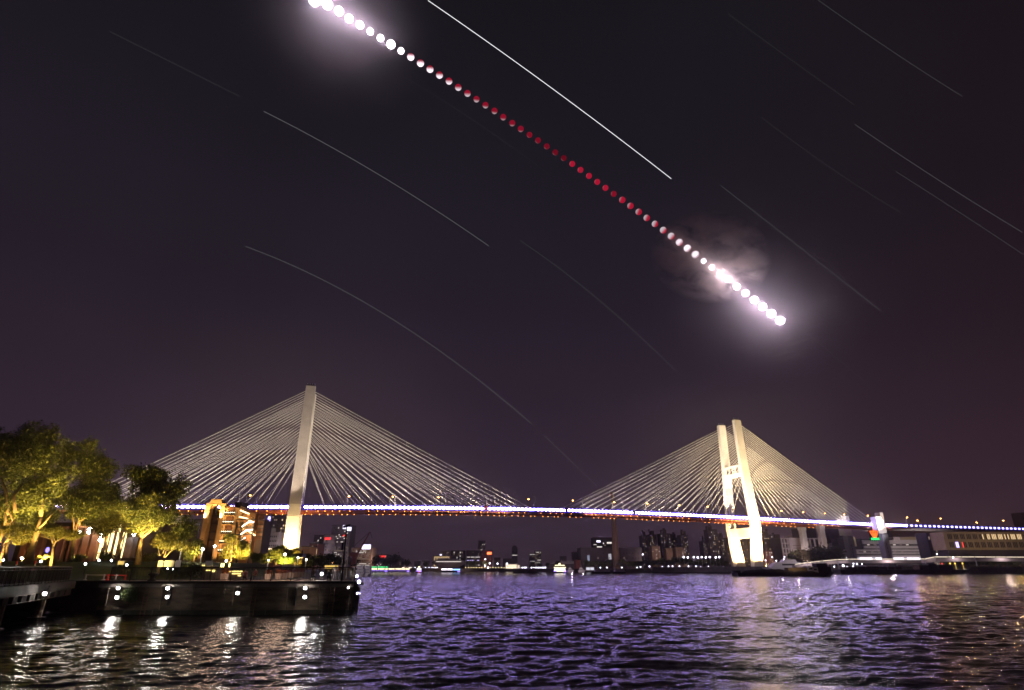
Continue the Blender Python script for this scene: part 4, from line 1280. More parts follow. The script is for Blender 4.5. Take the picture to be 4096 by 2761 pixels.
windows(t, w, h, 2, 8, 0.0, seed=73, keep_dark=0.4)
t, w, h = building("dark low roof with roof units behind the dark lit block", 3664, 3760, 2126, 716, 14, 'dark', group=GB)
windows(t, w, h, 2, 8, 0.1, (G_dim,), seed=74, keep_dark=0.4)

# --- raised riverside walk with a lit handrail and its ramp
t = thing("raised_walkway", "raised riverside walkway with a glowing handrail on the right bank", "walkway", (0, 0, 0))
RW = [(3180, 2258, 2272), (3230, 2251, 2266), (3290, 2244, 2260), (3350, 2239, 2255), (3400, 2237, 2253), (3700, 2236, 2252), (3740, 2228, 2248), (3900, 2228, 2246), (4110, 2229, 2246), (4260, 2230, 2247)]
YR = 492
for i in range(len(RW) - 1):
    (x0, t0, b0), (x1, t1, b1) = RW[i], RW[i + 1]
    yy = YR - (6 if i < 4 else 0) if i < 5 else YR - 8
    A = at(x0, t0 + 5, yy); B = at(x1, t1 + 5, yy); C = at(x0, b0, yy); D_ = at(x1, b1, yy)
    mb = MB().hexa([(A.x, yy, C.z), (B.x, yy, D_.z), (B.x, yy + 5, D_.z), (A.x, yy + 5, C.z)], [(A.x, yy, A.z), (B.x, yy, B.z), (B.x, yy + 5, B.z), (A.x, yy + 5, A.z)])
    mb.obj("walkway_span", WALLS['pale'], t)
    n = max(1, int((x1 - x0) / 42))
    for k in range(n):
        q0, q1 = (k + 0.03) / n, (k + 0.97) / n
        P = A.lerp(B, q0); Q = A.lerp(B, q1)
        MB().tube([P + Vector((0, 0, 0.9)), Q + Vector((0, 0, 0.9))], 0.2, 5).obj("lit_handrail", glow("handrail_light", (1.0, 0.82, 0.62), 1.7), t)
    MB().tube([A + Vector((0, 0, -6)), A], 0.4, 6).obj("walkway_post", M_steelgrey, t)
    point(A.lerp(B, 0.5) + Vector((0, -3.0, 2.4)), 900 * (B - A).length / 10, (1.0, 0.8, 0.85), 0.3)
struct(MB().box((at(3960, 2270, 470).x, 478, 2.6), (210, 3, 5.2)).obj("flood_wall", mat("flood_wall_concrete", (0.20, 0.18, 0.16), 0.85, noise=0.3, nscale=0.3)))
struct(MB().prism([(128, 566), (206, 540.5), (300, 500.5), (300, 503), (206, 544), (130, 570)], 'z', 0.5, 5.4).obj("flood_wall", mat("flood_wall_concrete", (0.2, 0.18, 0.16), 0.85)))

# --- trees of the far and right bank
GT = "dark trees along the far bank"
def trow(items, label, g=GT):
    for n_, (px, py, Y, s) in enumerate(items):
        p = at(px, py, Y)
        far_tree((p.x, Y, GZ - 0.2), s, label + ", %s from the left" % ordinal(n_ + 1), g)
trow([(px, 2275, 672, 1.0 + 0.35 * rng.random()) for px in (2348, 2366, 2390, 2412, 2432, 2490, 2512, 2538)], "dark tree before the power station")
trow([(px, 2275, 620, 1.0 + 0.4 * rng.random()) for px in range(2560, 2900, 24)], "dark tree behind the low road lamps")
trow([(px, 2275, 560, 1.9 + 0.5 * rng.random()) for px in (3185, 3212, 3240, 3262, 3290, 3322, 3350)], "dark tree before the white grid-fronted building")
trow([(px, 2275, 545, 1.0 + 0.4 * rng.random()) for px in range(3780, 4100, 34)], "dark tree under the sand-coloured building")
trow([(px, 2282, 735, 0.8 + 0.3 * rng.random()) for px in (2130, 2158, 2192, 2232, 2330)], "small dark tree on the low middle bank")
trow([(px, 2275, 560, 1.2 + 0.4 * rng.random()) for px in (1290, 1310, 1335, 1400, 1420, 1510, 1540, 1580)], "dark tree on the far left bank by the crane")
trow([(px, 2280, 765, 1.0 + 0.4 * rng.random()) for px in (1625, 1700, 1880, 1900, 1935)], "dark tree on the far bank near the arena")

# --- lamps on the far and right bank
far_pole = MB().tube([(0, 0, 0), (0, 0, 6.4)], [0.14, 0.09], 5).mesh("pole", M_steelgrey)
G_fw = glow("bank_lamp_white", (0.86, 0.80, 1.0), 14.0); G_fy = glow("bank_lamp_yellow", (1.0, 0.72, 0.32), 9.0)
far_bulb = {m.name: MB().ball((0, 0, 6.6), 0.42, 8, 5).mesh("lamp_globe", m) for m in (G_fw, G_fy)}
def bank_lamps(items, label, g, m=G_fw, s=1.0):
    for n_, (px, py, Y) in enumerate(sorted(items)):
        p = at(px, py, Y)
        k = max(0.2, (p.z - GZ) / 6.6)
        t = thing("street_lamp", label + (", %s from the left" % ordinal(n_ + 1) if len(items) > 1 else ""), "street lamp", (p.x, Y, GZ), 0, g)
        link("pole", far_pole, t, None, None, (1, 1, k))
        link("lamp_globe", far_bulb[m.name], t, (0, 0, 6.6 * (k - s)), None, (s, s, s))
bank_lamps([(px, 2229 + (i % 2), 600) for i, px in enumerate((2735, 2751, 2775, 2791, 2807, 2823, 2839, 2863, 2877))], "high white lamp left of the right bridge tower", "high wharf lamps left of the right tower", s=1.5)
bank_lamps([(px, 2266 + rng.integers(0, 5), 590) for px in (2562, 2598, 2624, 2650, 2674, 2690, 2718, 2754, 2784, 2803, 2834, 2860, 2893)], "low white lamp along the right bank road", "low road lamps on the right bank")
bank_lamps([(2402, 2276, 690), (2428, 2277, 690), (2478, 2278, 690), (2488, 2279, 690), (2548, 2272, 690)], "small white lamp at the foot of the chimney", "lamps by the chimney foot")
bank_lamps([(3062, 2241, 560), (3089, 2229, 560), (3138, 2228, 560), (3135, 2238, 560), (3207, 2231, 560), (3280, 2229, 560), (3105, 2243, 560), (3170, 2235, 560)], "white lamp right of the right bridge tower's foot", "lamps by the right tower's foot", s=0.9)
bank_lamps([(3220, 2270, 486), (3247, 2271, 486), (3268, 2263, 486), (3266, 2271, 486), (3295, 2268, 486), (3304, 2269, 486), (3337, 2267, 486), (3388, 2268, 486), (3414, 2255, 486), (3428, 2256, 486), (3448, 2256, 486), (3413, 2266, 486)], "bright quay lamp under the lit walkway ramp", "quay lamps under the walkway ramp", s=0.85)
bank_lamps([(3373, 2263, 484)], "brightest star-like quay lamp under the walkway ramp", "brightest quay lamp", s=1.6)
bank_lamps([(3748, 2217, 540), (3812, 2231, 486)], "white lamp by the glowing handrail at the right", "lamps by the glowing handrail", s=1.0)
bank_lamps([(px, 2284 + rng.integers(0, 3), 765) for px in range(1545, 1650, 9)], "yellow lamp in the tight row on the far left bank", "tight row of yellow bank lamps", G_fy, 0.6)
bank_lamps([(px, 2278 + rng.integers(-6, 8), 765) for px in (1612, 1640, 1660, 1685, 1702, 1716, 1727, 1735, 1742, 1748)], "white lamp on the dark bank left of the arena", "lamps left of the arena", G_fw, 0.7)
bank_lamps([(px, 2284 + rng.integers(-5, 5), 745) for px in range(1862, 2062, 11)], "yellow lamp right of the arena on the far bank", "yellow lamps along the middle bank", G_fy, 0.65)
bank_lamps([(1941, 2238, 790), (1959, 2254, 790), (1939, 2253, 790), (1990, 2255, 790), (2028, 2255, 755), (1952, 2278, 760), (1940, 2263, 760)], "bright violet-white lamp near the red-signed office", "bright lamps near the red-signed office", G_fw, 1.5)
bank_lamps([(px, 2275 + rng.integers(-5, 9), 742) for px in (2126, 2135, 2144, 2153, 2160, 2168, 2175, 2182, 2098, 2090, 2104)], "white lamp clustered right of the striped hall", "dense lamps right of the striped hall", G_fw, 1.1)
bank_lamps([(2571, 2218, 660), (2573, 2245, 660)], "violet-white lamp at the right corner of the power station", "lamps at the power station's corner", G_fw, 1.2)
bank_lamps([(3768, 2256, 476)], "red navigation lamp on the right flood wall", "red lamp", G_fw, 0.5)
# roadside light bands on the right bank and the low lit terrace at the striped hall
for (l, r, y, Y, m, lab) in ((2650, 2960, 2283, 570, glow("road_strip", (1.0, 0.84, 0.66), 1.1), "long glowing light strip along the right bank road before the bridge tower"),
                             (3020, 3060, 2270, 560, glow("road_strip2", (1.0, 0.9, 1.0), 1.5), "short white light strip right of the bridge tower's foot")):
    a = at(l, y, Y); b_ = at(r, y, Y)
    t = thing("light_strip", lab, "light strip", (0, 0, 0))
    n = int((r - l) / 12)
    for k in range(n):
        if rng.random() < 0.86:
            P = a.lerp(b_, (k + .05) / n); Q = a.lerp(b_, (k + .95) / n)
            MB().tube([P, Q], 0.24, 4).obj("lit_segment", m, t)
    MB().box(((a.x + b_.x) / 2, Y + 0.5, (a.z + GZ) / 2 - 0.3), (b_.x - a.x, 0.5, a.z - GZ)).obj("kerb_wall", WALLS['grey'], t)
# floating dock crane on the left bank
p = at(1372, 2245, 500)
t = thing("dock_crane", "dark dock crane with a slanted jib, right of the black lamp pole", "crane", (p.x + 9, 500, GZ))
MB().box((0, 0, 5), (3.4, 3.4, 10)).obj("tower", WALLS['red'], t)
MB().box((-0.6, 0, 11.2), (6.4, 3.4, 3.2)).obj("cab", WALLS['red'], t)
MB().tube([(1.8, 0, 11), (11.0, 0, 29)], [0.9, 0.4], 4).obj("jib", WALLS['red'], t)
MB().tube([(11.0, 0, 29), (13.2, 0, 24)], 0.2, 4).obj("hoist_rope", WALLS['dark'], t)
MB().tube([(-2.4, 0, 12), (0, 0, 19), (11.0, 0, 29)], 0.18, 4).obj("stay", WALLS['dark'], t)

# ------------------------------------------------------------------ left quay and park
QY = 66.2            # front of the quay
M_wall = mat("quay_wall_concrete", (0.095, 0.068, 0.048), 0.85, noise=0.9, nscale=0.8, bump=0.5, stretch=(0.35, 1, 1.6))
M_cope = mat("coping_stone", (0.13, 0.11, 0.095), 0.8, noise=0.3, nscale=1.0)
M_dark = mat("black_paint", (0.02, 0.02, 0.02), 0.5)
M_rail = mat("dark_bronze_rail", (0.045, 0.032, 0.025), 0.45, metal=0.4)
M_pave = mat("granite_paving", (0.20, 0.165, 0.145), 0.75, noise=0.3, nscale=0.6)
M_grass = mat("lawn", (0.045, 0.055, 0.014), 0.95, noise=0.5, nscale=0.9, bump=0.5)
M_rubber = mat("fender_rubber", (0.015, 0.015, 0.015), 0.7)
q = struct(empty("quay_wall"))
# wall panels between joints, standing a little proud and uneven
x = -43.4; i = 0
while x < -16.8:
    w_ = min(3.3, -16.75 - x)
    d = 0.10 + 0.05 * rng.random()
    MB().box((x + w_ / 2, QY - 0.02 - d / 2, 0.55), (w_ - 0.10, d, 4.1)).obj("wall_panel", M_wall, q)
    MB().box((x + w_ / 2, QY - 0.28, 2.84), (w_ - 0.03, 0.62, 0.34)).obj("coping", M_cope, q)
    MB().box((x + w_ / 2, QY - 0.1, 3.12), (w_ - 0.01, 0.30, 0.22)).obj("kerb", M_dark, q)
    if i % 2 == 0:
        MB().box((x + 0.9, QY - 0.30, 1.75), (0.2, 0.14, 1.7)).obj("fender", M_rubber if i % 4 else M_wall, q)
    x += w_; i += 1
for k in range(9):
    y = 71.5 + k * 4.4
    xe = -16.6 - (y - 66.2) * 0.2945
    MB().box((xe + 0.24, y + 2.0, 2.84), (0.62, 4.2, 0.34), 0.285).obj("coping", M_cope, q)
    MB().box((xe + 0.12, y + 2.0, 0.5), (0.2, 4.2, 4.0), 0.285).obj("wall_panel", M_wall, q)
# tide band, ladders and mooring rings on the wall
M_tide = mat("tide_algae", (0.022, 0.022, 0.013), 0.6, noise=0.7, nscale=0.9, bump=0.4)
for k in range(9):
    x_ = -43.3 + k * 2.94
    MB().box((x_ + 1.47, QY - 0.19, 0.0 + 0.06 * rng.random()), (2.9, 0.08, 0.9)).obj("tide_band", M_tide, q)
M_rust = mat("rusty_iron", (0.10, 0.045, 0.025), 0.8, noise=0.4, nscale=3.0)
for x_ in (-38.4, -27.1, -18.9):
    mb = MB()
    for s_ in (-0.22, 0.22):
        mb.tube([(x_ + s_, QY - 0.30, -0.4), (x_ + s_, QY - 0.30, 3.1)], 0.035, 5)
    for z_ in np.arange(-0.2, 3.0, 0.32):
        mb.tube([(x_ - 0.22, QY - 0.30, z_), (x_ + 0.22, QY - 0.30, z_)], 0.02, 4)
    mb.obj("wall_ladder", M_rust, q)
for x_ in (-41.0, -35.6, -30.2, -24.3, -20.4):
    MB().tube([(x_ + 0.16 * math.cos(a_), QY - 0.24, 2.3 + 0.16 * math.sin(a_)) for a_ in np.linspace(0, 6.28, 10)], 0.03, 5).obj("mooring_ring", M_rust, q)
# promenade paving as large slabs
pv = struct(empty("promenade"))
for i_ in range(18):
    for j_ in range(4):
        xx = -42 + i_ * 1.45
        if xx > -17.9 - j_ * 0.65: continue
        MB().box((xx, 68.2 + j_ * 2.1, GZ + 0.02 + 0.012 * rng.random()), (1.42, 2.06, 0.07)).obj("paving_slab", M_pave, pv)

# quay wall floodlights
G_flood = glow("quay_floodlight", (1.0, 0.93, 0.86), 330.0)
fl_case = MB().box((0, 0.1, 0), (0.42, 0.34, 0.36)).mesh("case", M_dark)
fl_lens = MB().ball((0, -0.14, 0), (0.125, 0.08, 0.11), 10, 6).mesh("lens", G_flood, True)
fl_brk = MB().box((0, 0.32, 0.3), (0.08, 0.2, 0.7)).mesh("bracket", M_dark)
FL = [(182, 2375, 56.5, "biggest white floodlight, under the jetty deck at the far left"), (475, 2353, 65.6, "upper floodlight of the pair at the dark hanging shrub on the quay wall"),
      (470, 2391, 65.6, "lower floodlight of the pair at the dark hanging shrub on the quay wall"), (673, 2353, 65.6, "upper white floodlight of the pair left of the single one"),
      (670, 2389, 65.6, "lower white floodlight of the pair left of the single one"), (952, 2373, 65.6, "single white floodlight in the middle of the long quay wall"),
      (1222, 2353, 65.6, "upper floodlight of the pair nearest the quay wall's corner"), (1220, 2389, 65.6, "lower floodlight of the pair nearest the quay wall's corner"),
      (1393, 2352, 65.6, "small bluish floodlight on a bracket close to the quay corner")]
for px, py, Y, lab in FL:
    p = at(px, py, Y)
    t = thing("floodlight", lab, "floodlight", p, 0, "floodlights along the quay wall")
    s = 0.45 if px == 1393 else (1.35 if px == 180 else 1.0)
    for nm, me in (("case", fl_case), ("lens", fl_lens), ("bracket", fl_brk)):
        link(nm, me, t, None, None, (s, s, s))
    point(p + Vector((0, -0.6, 0.0)), 4 * s, (1, 0.9, 0.85), 0.12)
for px, py, Y, lab in ((1428, 2305, 84, "violet-white lamp on the quay's river side, beyond the corner"), (1436, 2328, 70, "violet-white lamp at the quay corner, upper one"), (1434, 2374, 66.5, "violet-white lamp low on the quay corner")):
    p = at(px, py, Y)
    t = thing("quay_lamp", lab, "lamp", p, 0, "violet lamps at the quay corner")
    MB().ball((0, 0, 0), 0.17, 8, 5).obj("lens", glow("violet_lamp", (0.62, 0.55, 1.0), 30.0), t)
    MB().box((-0.2, 0.1, 0), (0.3, 0.12, 0.12)).obj("bracket", M_dark, t)

# jetty deck on columns at the far left
JC = [(-36.5, 43.5), (-39.5, 49), (-48.6, 69.5), (-90, 69.5), (-90, 43.5)]
t = thing("jetty", "concrete jetty deck on thick columns at the far left, with a dark fence", "jetty", (0, 0, 0))
MB().prism(JC, 'z', 2.45, 3.2).obj("deck_slab", M_conc2, t)
MB().prism([(x + (-0.5), y + 0.3) for x, y in JC], 'z', 1.75, 2.44).obj("edge_beam", M_wall, t)
for (x, y) in ((-41.0, 50.5), (-46.4, 62.0), (-52, 50), (-60, 62)):
    MB().tube([(x, y, -1.5), (x, y, 0.1)], 0.75, 10).tube([(x, y, 0.1), (x, y, 1.74)], 0.45, 10).obj("column", M_wall, t)
for k in range(12):
    f = k / 11
    x_ = -36.8 + (-48.9 + 36.8) * f; y_ = 44 + (69.3 - 44) * f
    MB().box((x_ - 0.3, y_ + 0.1, 2.1), (0.35, 0.5, 0.5)).obj("bracket_block", M_conc2, t)
def fence(label, pts, h, post, rails, barstep, name="railing"):
    t = thing(name, label, "railing", (0, 0, 0))
    bars = MB()
    for i in range(len(pts) - 1):
        A = Vector(pts[i]); B = Vector(pts[i + 1]); L = (B - A).length
        for z, r_ in rails:
            MB().tube([A + Vector((0, 0, z)), B + Vector((0, 0, z))], r_, 6).obj("rail", M_rail, t)
        n = max(1, round(L / post))
        for k in range(n + 1):
            P = A.lerp(B, k / n)
            MB().tube([P, P + Vector((0, 0, h))], 0.055, 6).obj("post", M_rail, t)
        nb = int(L / barstep)
        for k in range(nb):
            P = A.lerp(B, (k + .5) / nb)
            bars.tube([P + Vector((0, 0, 0.12)), P + Vector((0, 0, h - 0.06))], 0.014, 4)
    stuff(bars.obj("bars", M_rail, t))
    return t
fence("dark fence with a broad handrail along the jetty deck at the far left", [(-38.0, 45.0, 3.2), (-40.6, 50.0, 3.2), (-49.2, 69.1, 3.2)], 1.45, 1.15, ((1.45, 0.09), (1.2, 0.035), (0.1, 0.035)), 0.14)
fence("long dark railing along the front edge of the quay", [(-43.0, QY + 0.35, GZ + .06), (-17.2, QY + 0.35, GZ + .06)], 1.32, 2.1, ((1.32, 0.075), (1.12, 0.025), (0.12, 0.03)), 0.33)
fence("dark railing along the quay's river side, running back from the corner", [(-16.9, QY + 0.5, GZ + .06), (-29.2, 108, GZ + .06)], 1.32, 2.1, ((1.32, 0.075), (1.12, 0.025), (0.12, 0.03)), 0.3)

# lawn rising towards the trees
def lawn_z(x, y):
    s = lambda v: (lambda q: q * q * (3 - 2 * q))(max(0.0, min(1.0, v)))
    return GZ + 2.15 * s((y - 71.5) / 17.0) * s((-40.5 - x) / 9.0) + 0.12 * math.sin(x * 0.31) * s((y - 74) / 10) * s((-46 - x) / 8)
def lawn():
    xs = np.linspace(-150, -40, 90); ys = np.linspace(71, 118, 40)
    vs = [(x, y, lawn_z(x, y) + 0.03) for y in ys for x in xs]
    fs = [(j * 90 + i, j * 90 + i + 1, (j + 1) * 90 + i + 1, (j + 1) * 90 + i) for j in range(39) for i in range(89)]
    struct(MB().add(vs, fs).obj("lawn", M_grass, None, True, fix=False))
lawn()
def gp(px, Y, dz=0.0):
    """Point of the park's ground seen at column px, Y metres off (columns taken near the ground line)."""
    x = ray(px, 2260)[0] * Y
    return Vector((x, Y, lawn_z(x, Y) + dz))
def tree_at(pxb, Y, name, label, crown, limbs, n, size, seed, leaf=None, rad=0.38, nl=13, trunk_px=None, lo=0.35, hi=0.6):
    """crown: list of (centre column, centre row, half-width, half-height) ellipses as measured; limbs: polylines of (column, row)."""
    b = gp(pxb, Y, -0.25)
    rr = random.Random(seed)
    lb = []
    for (cx, cy, hw, hh) in crown:
        c = at(cx, cy, Y) - b
        w_, h_ = px2m(hw, cy, Y), px2m(hh, cy, Y)
        c.y += rr.uniform(-1.5, 1.5)
        lb += lobes_for(rr, c, (w_, w_ * 0.85, h_), nl, lo, hi)
    tr = [Vector((0, 0, 0))] + [at(px, py, Y) - b for px, py in trunk_px]
    lim = []
    for l in limbs:
        pts = [at(px, py, Y) - b for px, py in l]
        for k, p in enumerate(pts):
            p.y += (rr.uniform(-1.2, 1.2)) * k / max(1, len(pts) - 1)
        lim.append(pts)
    return make_tree(name, label, b, tr, rad, lb, int(n * 2.3), size * 0.78, seed, leaf or M_leaf, "park trees on the left bank", lim)
tree_at(-40, 79, "tree", "large leafy tree at the left edge, its pale forked trunk leaning right", [(-60, 1860, 150, 170), (60, 1800, 120, 110), (-40, 2040, 140, 70)], [[(18, 2112), (38, 2082), (62, 2050)], [(18, 2115), (25, 2080), (30, 2040)], [(62, 2050), (64, 1985), (72, 1930)], [(30, 2060), (10, 1960), (-10, 1880)]], 9500, 0.2, 101, rad=0.45, trunk_px=[(-12, 2180), (18, 2112)])
tree_at(105, 86, "tree", "tallest tree of the park, with a reddish leaning trunk, second from the left", [(165, 1830, 82, 155), (95, 1785, 90, 108), (222, 1920, 52, 90), (130, 1985, 95, 95), (205, 1730, 30, 46)], [[(166, 2068), (172, 2000), (160, 1900)], [(150, 2120), (185, 2100), (215, 2050)], [(166, 2068), (140, 1990), (110, 1930)]], 12500, 0.2, 102, rad=0.42, trunk_px=[(138, 2165), (152, 2120), (166, 2068)])
tree_at(278, 96, "tree", "broad dark-topped tree in the middle of the park group", [(335, 1850, 92, 104), (285, 1825, 62, 62), (392, 1910, 52, 90), (300, 1985, 112, 95), (370, 2030, 84, 84), (352, 1780, 34, 36)], [[(300, 2140), (320, 2080), (345, 2000)], [(300, 2140), (290, 2070), (270, 1990)], [(310, 2100), (360, 2040), (385, 1960)]], 12500, 0.2, 103, rad=0.4, trunk_px=[(290, 2190), (300, 2140)])
tree_at(552, 84, "tree", "rightmost big park tree, its lit trunk forking low, in front of the bridge cables", [(600, 1945, 84, 88), (565, 1895, 60, 42), (690, 1975, 58, 92), (535, 2030, 66, 80), (635, 2050, 110, 90), (715, 2110, 46, 80), (650, 1890, 50, 34)], [[(566, 2150), (560, 2090), (560, 2030), (575, 1950)], [(566, 2140), (590, 2112), (612, 2070), (640, 2000)], [(568, 2150), (610, 2120), (650, 2080)], [(560, 2060), (530, 2000), (520, 1960)]], 13500, 0.19, 104, rad=0.36, trunk_px=[(556, 2210), (566, 2150)])
tree_at(208, 78, "small_tree", "small umbrella-shaped tree with many lit stems, low among the big trunks", [(250, 2135, 50, 26), (190, 2140, 40, 24), (225, 2120, 50, 20)], [[(212, 2176), (240, 2160), (275, 2140)], [(212, 2176), (190, 2155), (170, 2140)], [(214, 2185), (226, 2170), (226, 2135)], [(212, 2176), (208, 2140)]], 4200, 0.13, 105, M_leaf2, 0.17, 6, [(210, 2210), (212, 2176)])
tree_at(0, 76, "small_tree", "small lit tree behind the leftmost trunk, yellow leaves hanging low", [(90, 2120, 40, 30), (60, 2150, 40, 26), (40, 2110, 50, 26)], [[(20, 2170), (50, 2140), (85, 2120)], [(14, 2180), (36, 2150), (60, 2140)]], 3600, 0.13, 106, M_leaf2, 0.16, 6, [(10, 2210), (20, 2170)])
tree_at(640, 80, "small_tree", "many-stemmed small tree lit bright yellow beside the white signboard", [(690, 2165, 70, 30), (645, 2170, 50, 26), (750, 2180, 46, 28)], [[(650, 2215), (660, 2195), (665, 2180)], [(660, 2230), (680, 2205), (715, 2180), (745, 2178)], [(656, 2230), (668, 2205), (690, 2185)], [(640, 2225), (636, 2200), (628, 2180)]], 5200, 0.13, 107, M_leaf2, 0.12, 6, [(645, 2240)])
tree_at(470, 104, "tree", "yellow-lit tree hanging over the bright light columns", [(470, 2070, 70, 60), (430, 2120, 60, 40), (520, 2110, 50, 50)], [[(478, 2180), (470, 2130), (450, 2090)], [(478, 2180), (500, 2130), (510, 2090)]], 6500, 0.2, 108, M_leaf2, 0.25, 8, [(480, 2215), (478, 2180)])
tree_at(420, 114, "tree", "background tree closing the gap between the middle and rightmost big crowns", [(410, 2010, 70, 60), (460, 1960, 40, 46), (490, 2030, 40, 50), (350, 2060, 60, 44)], [[(425, 2170), (430, 2100), (440, 2030)]], 6000, 0.22, 117, M_leaf, 0.25, 8, [(425, 2220), (425, 2170)])
tree_at(130, 112, "tree", "dark background tree seen through the two leftmost trunks", [(110, 2030, 80, 56), (200, 2050, 70, 50)], [[(135, 2170), (140, 2100), (160, 2050)]], 6000, 0.22, 118, M_leaf, 0.25, 8, [(134, 2220), (135, 2170)])
tree_at(20, 92, "tree", "leafy tree filling the gap behind the leftmost trunk", [(20, 2050, 110, 80), (110, 2090, 60, 50)], [[(30, 2170), (40, 2110), (60, 2060)]], 5500, 0.2, 109, M_leaf, 0.25, 8, [(24, 2210), (30, 2170)])
tree_at(900, 118, "tree", "bushy tree standing before the amber clock-fronted building", [(915, 2200, 36, 44), (955, 2205, 40, 40), (925, 2152, 26, 28), (985, 2190, 24, 32)], [[(925, 2220), (935, 2180), (950, 2150)], [(925, 2220), (915, 2180), (900, 2150)]], 9500, 0.16, 110, M_leaf2, 0.2, 8, [(925, 2245), (925, 2220)])
tree_at(770, 110, "tree", "dim green tree at the left foot of the amber building", [(755, 2205, 44, 34), (790, 2190, 28, 44)], [[(780, 2220), (790, 2180)]], 5500, 0.18, 111, M_leaf, 0.2, 7, [(775, 2250), (780, 2220)])
tree_at(1018, 122, "clipped_shrub", "round clipped dark shrub on a short stem right of the bushy tree", [(1018, 2230, 18, 20)], [], 2200, 0.09, 112, M_leaf3, 0.09, 4, [(1018, 2240)], 0.6, 0.85)
tree_at(1105, 150, "tree", "dark spreading tree below the left bridge tower's foot", [(1060, 2230, 36, 24), (1110, 2210, 40, 30), (1150, 2225, 36, 30)], [[(1105, 2245), (1120, 2225), (1140, 2210)]], 7500, 0.2, 113, M_leaf, 0.2, 7, [(1105, 2245)])
tree_at(1140, 142, "tree", "bright green uplit tree under the dark spreading one", [(1135, 2245, 30, 18), (1170, 2240, 24, 20)], [[(1140, 2260), (1150, 2245)]], 3600, 0.16, 114, M_leaf2, 0.12, 6, [(1140, 2262)])
tree_at(1178, 170, "tree", "brownish tree against the glowing foot of the left tower", [(1172, 2215, 20, 24), (1190, 2240, 20, 20)], [[(1178, 2250), (1174, 2225)]], 3200, 0.2, 115, M_leaf2, 0.16, 5, [(1178, 2250)])
tree_at(1224, 165, "tree", "thin sparse sapling in front of the orange hall", [(1224, 2225, 14, 22)], [[(1224, 2255), (1226, 2225)]], 900, 0.15, 116, M_leaf2, 0.1, 4, [(1224, 2255)])
for k, (px, Y, s, lab) in enumerate(((1255, 180, 0.75, "dark tree right of the sapling before the orange hall"), (1282, 190, 0.8, "dark tree left of the yellow-lit pavilion roof"), (1322, 240, 0.9, "dark tree behind the yellow-lit pavilion roof"), (1352, 260, 0.8, "dark tree just left of the black lamp pole"), (1218, 175, 0.6, "small dark tree at the foot of the orange hall"))):
    x_ = ray(px, 2270)[0] * Y
    far_tree((x_, Y, GZ - 0.1), s * 0.9, lab, "dark trees along the left bank walk")
# hedge and hanging shrub
lb = lobes_for(random.Random(5), (0, 0, 0.9), (5.0, 1.2, 1.1), 8)
me = leaf_cloud(lb, 4200, 0.11, 120); me.materials.append(M_leaf3)
b = gp(742, 82)
tag(link("hedge", me, None, b), "long dark clipped hedge sloping right behind the white signboard", "hedge")
lb = lobes_for(random.Random(6), (0, 0, 0), (1.3, 0.5, 1.3), 6)
me = leaf_cloud(lb, 2600, 0.09, 121); me.materials.append(M_leaf3)
tag(link("shrub", me, None, at(520, 2362, 65.9)), "dark shrub hanging over the quay wall beside the paired floodlights", "shrub")
for k, (px, Y, lab) in enumerate(((430, 88, "low brown shrub at the foot of the bright light columns"), (590, 88, "low green lit shrub right of the forked trunk"), (310, 92, "low dark shrub left of the light columns"), (182, 84, "round lit shrub behind the small umbrella tree"))):
    lb = lobes_for(random.Random(60 + k), (0, 0, 0.7), (1.6, 1.2, 0.9), 5)
    me = leaf_cloud(lb, 1500, 0.09, 130 + k); me.materials.append(M_leaf2 if k in (1, 3) else M_leaf3)
    tag(link("shrub", me, None, gp(px, Y)), lab, "shrub", "low shrubs on the lawn")

# uplights: bright lens in a short can, aimed into the crowns
G_up = glow("uplight_lens", (0.95, 0.97, 1.0), 40.0)
UP = [(15, 2241, 79, "first bright ground spotlight from the left on the lawn"), (88, 2233, 82, "second bright ground spotlight from the left on the lawn"), (165, 2246, 78, "third bright ground spotlight from the left, by the umbrella tree"),
      (343, 2256, 77, "ground spotlight low on the lawn left of the light columns"), (397, 2242, 84, "ground spotlight under the left light columns"), (447, 2242, 84, "ground spotlight under the right light columns"), (508, 2260, 76, "ground spotlight left of the forked tree trunk"),
      (692, 2278, 74.5, "small ground spotlight below the white signboard, left one"), (672, 2275, 74.5, "small ground spotlight below the white signboard, weaker one")]
for k, (px, py, Y, lab) in enumerate(UP):
    p = at(px, py, Y); zg = lawn_z(p.x, Y)
    t = thing("ground_spotlight", lab, "spotlight", (p.x, Y, zg), 0, "ground spotlights on the lawn")
    hz = max(0.25, p.z - zg); s = 0.5 if k > 6 else 1.0
    MB().tube([(0, 0.1, 0), (0, 0.1, hz)], 0.05, 6).tube([(0, 0.22, hz - .05), (0, -0.02, hz + 0.02)], 0.17 * s, 9).obj("can", M_dark, t)
    MB().ball((0, -0.06, hz), (0.12 * s, 0.05, 0.11 * s), 9, 5).obj("lens", G_up, t)
YEL = (1.0, 0.69, 0.17); YEL2 = (1.0, 0.76, 0.22); ORG = (1.0, 0.50, 0.18)
def up(px, Y, tpx, tpy, power, col=YEL, ang=70, dy=-2.0, tY=None):
    b = gp(px, Y + dy, 0.5)
    spot(b, at(tpx, tpy, tY or Y), power * 1.3, col, ang, 0.9, 0.25)
up(-30, 79, -20, 1950, 1.0e4, YEL, 70)
up(60, 79, 50, 2020, 0.9e4, YEL, 80)
up(100, 86, 140, 1900, 2.2e4, YEL, 70, -4)
up(180, 86, 170, 1990, 2.2e4, YEL2, 70, -3)
up(300, 96, 330, 1930, 3.2e4, YEL, 70, -4)
up(370, 94, 330, 2060, 1.6e4, YEL, 80, -2)
up(540, 84, 600, 1980, 2.8e4, YEL, 75, -3)
up(620, 84, 620, 2060, 1.8e4, YEL2, 80, -2)
up(210, 78, 220, 2140, 3.6e3, YEL2, 110, -1.5)
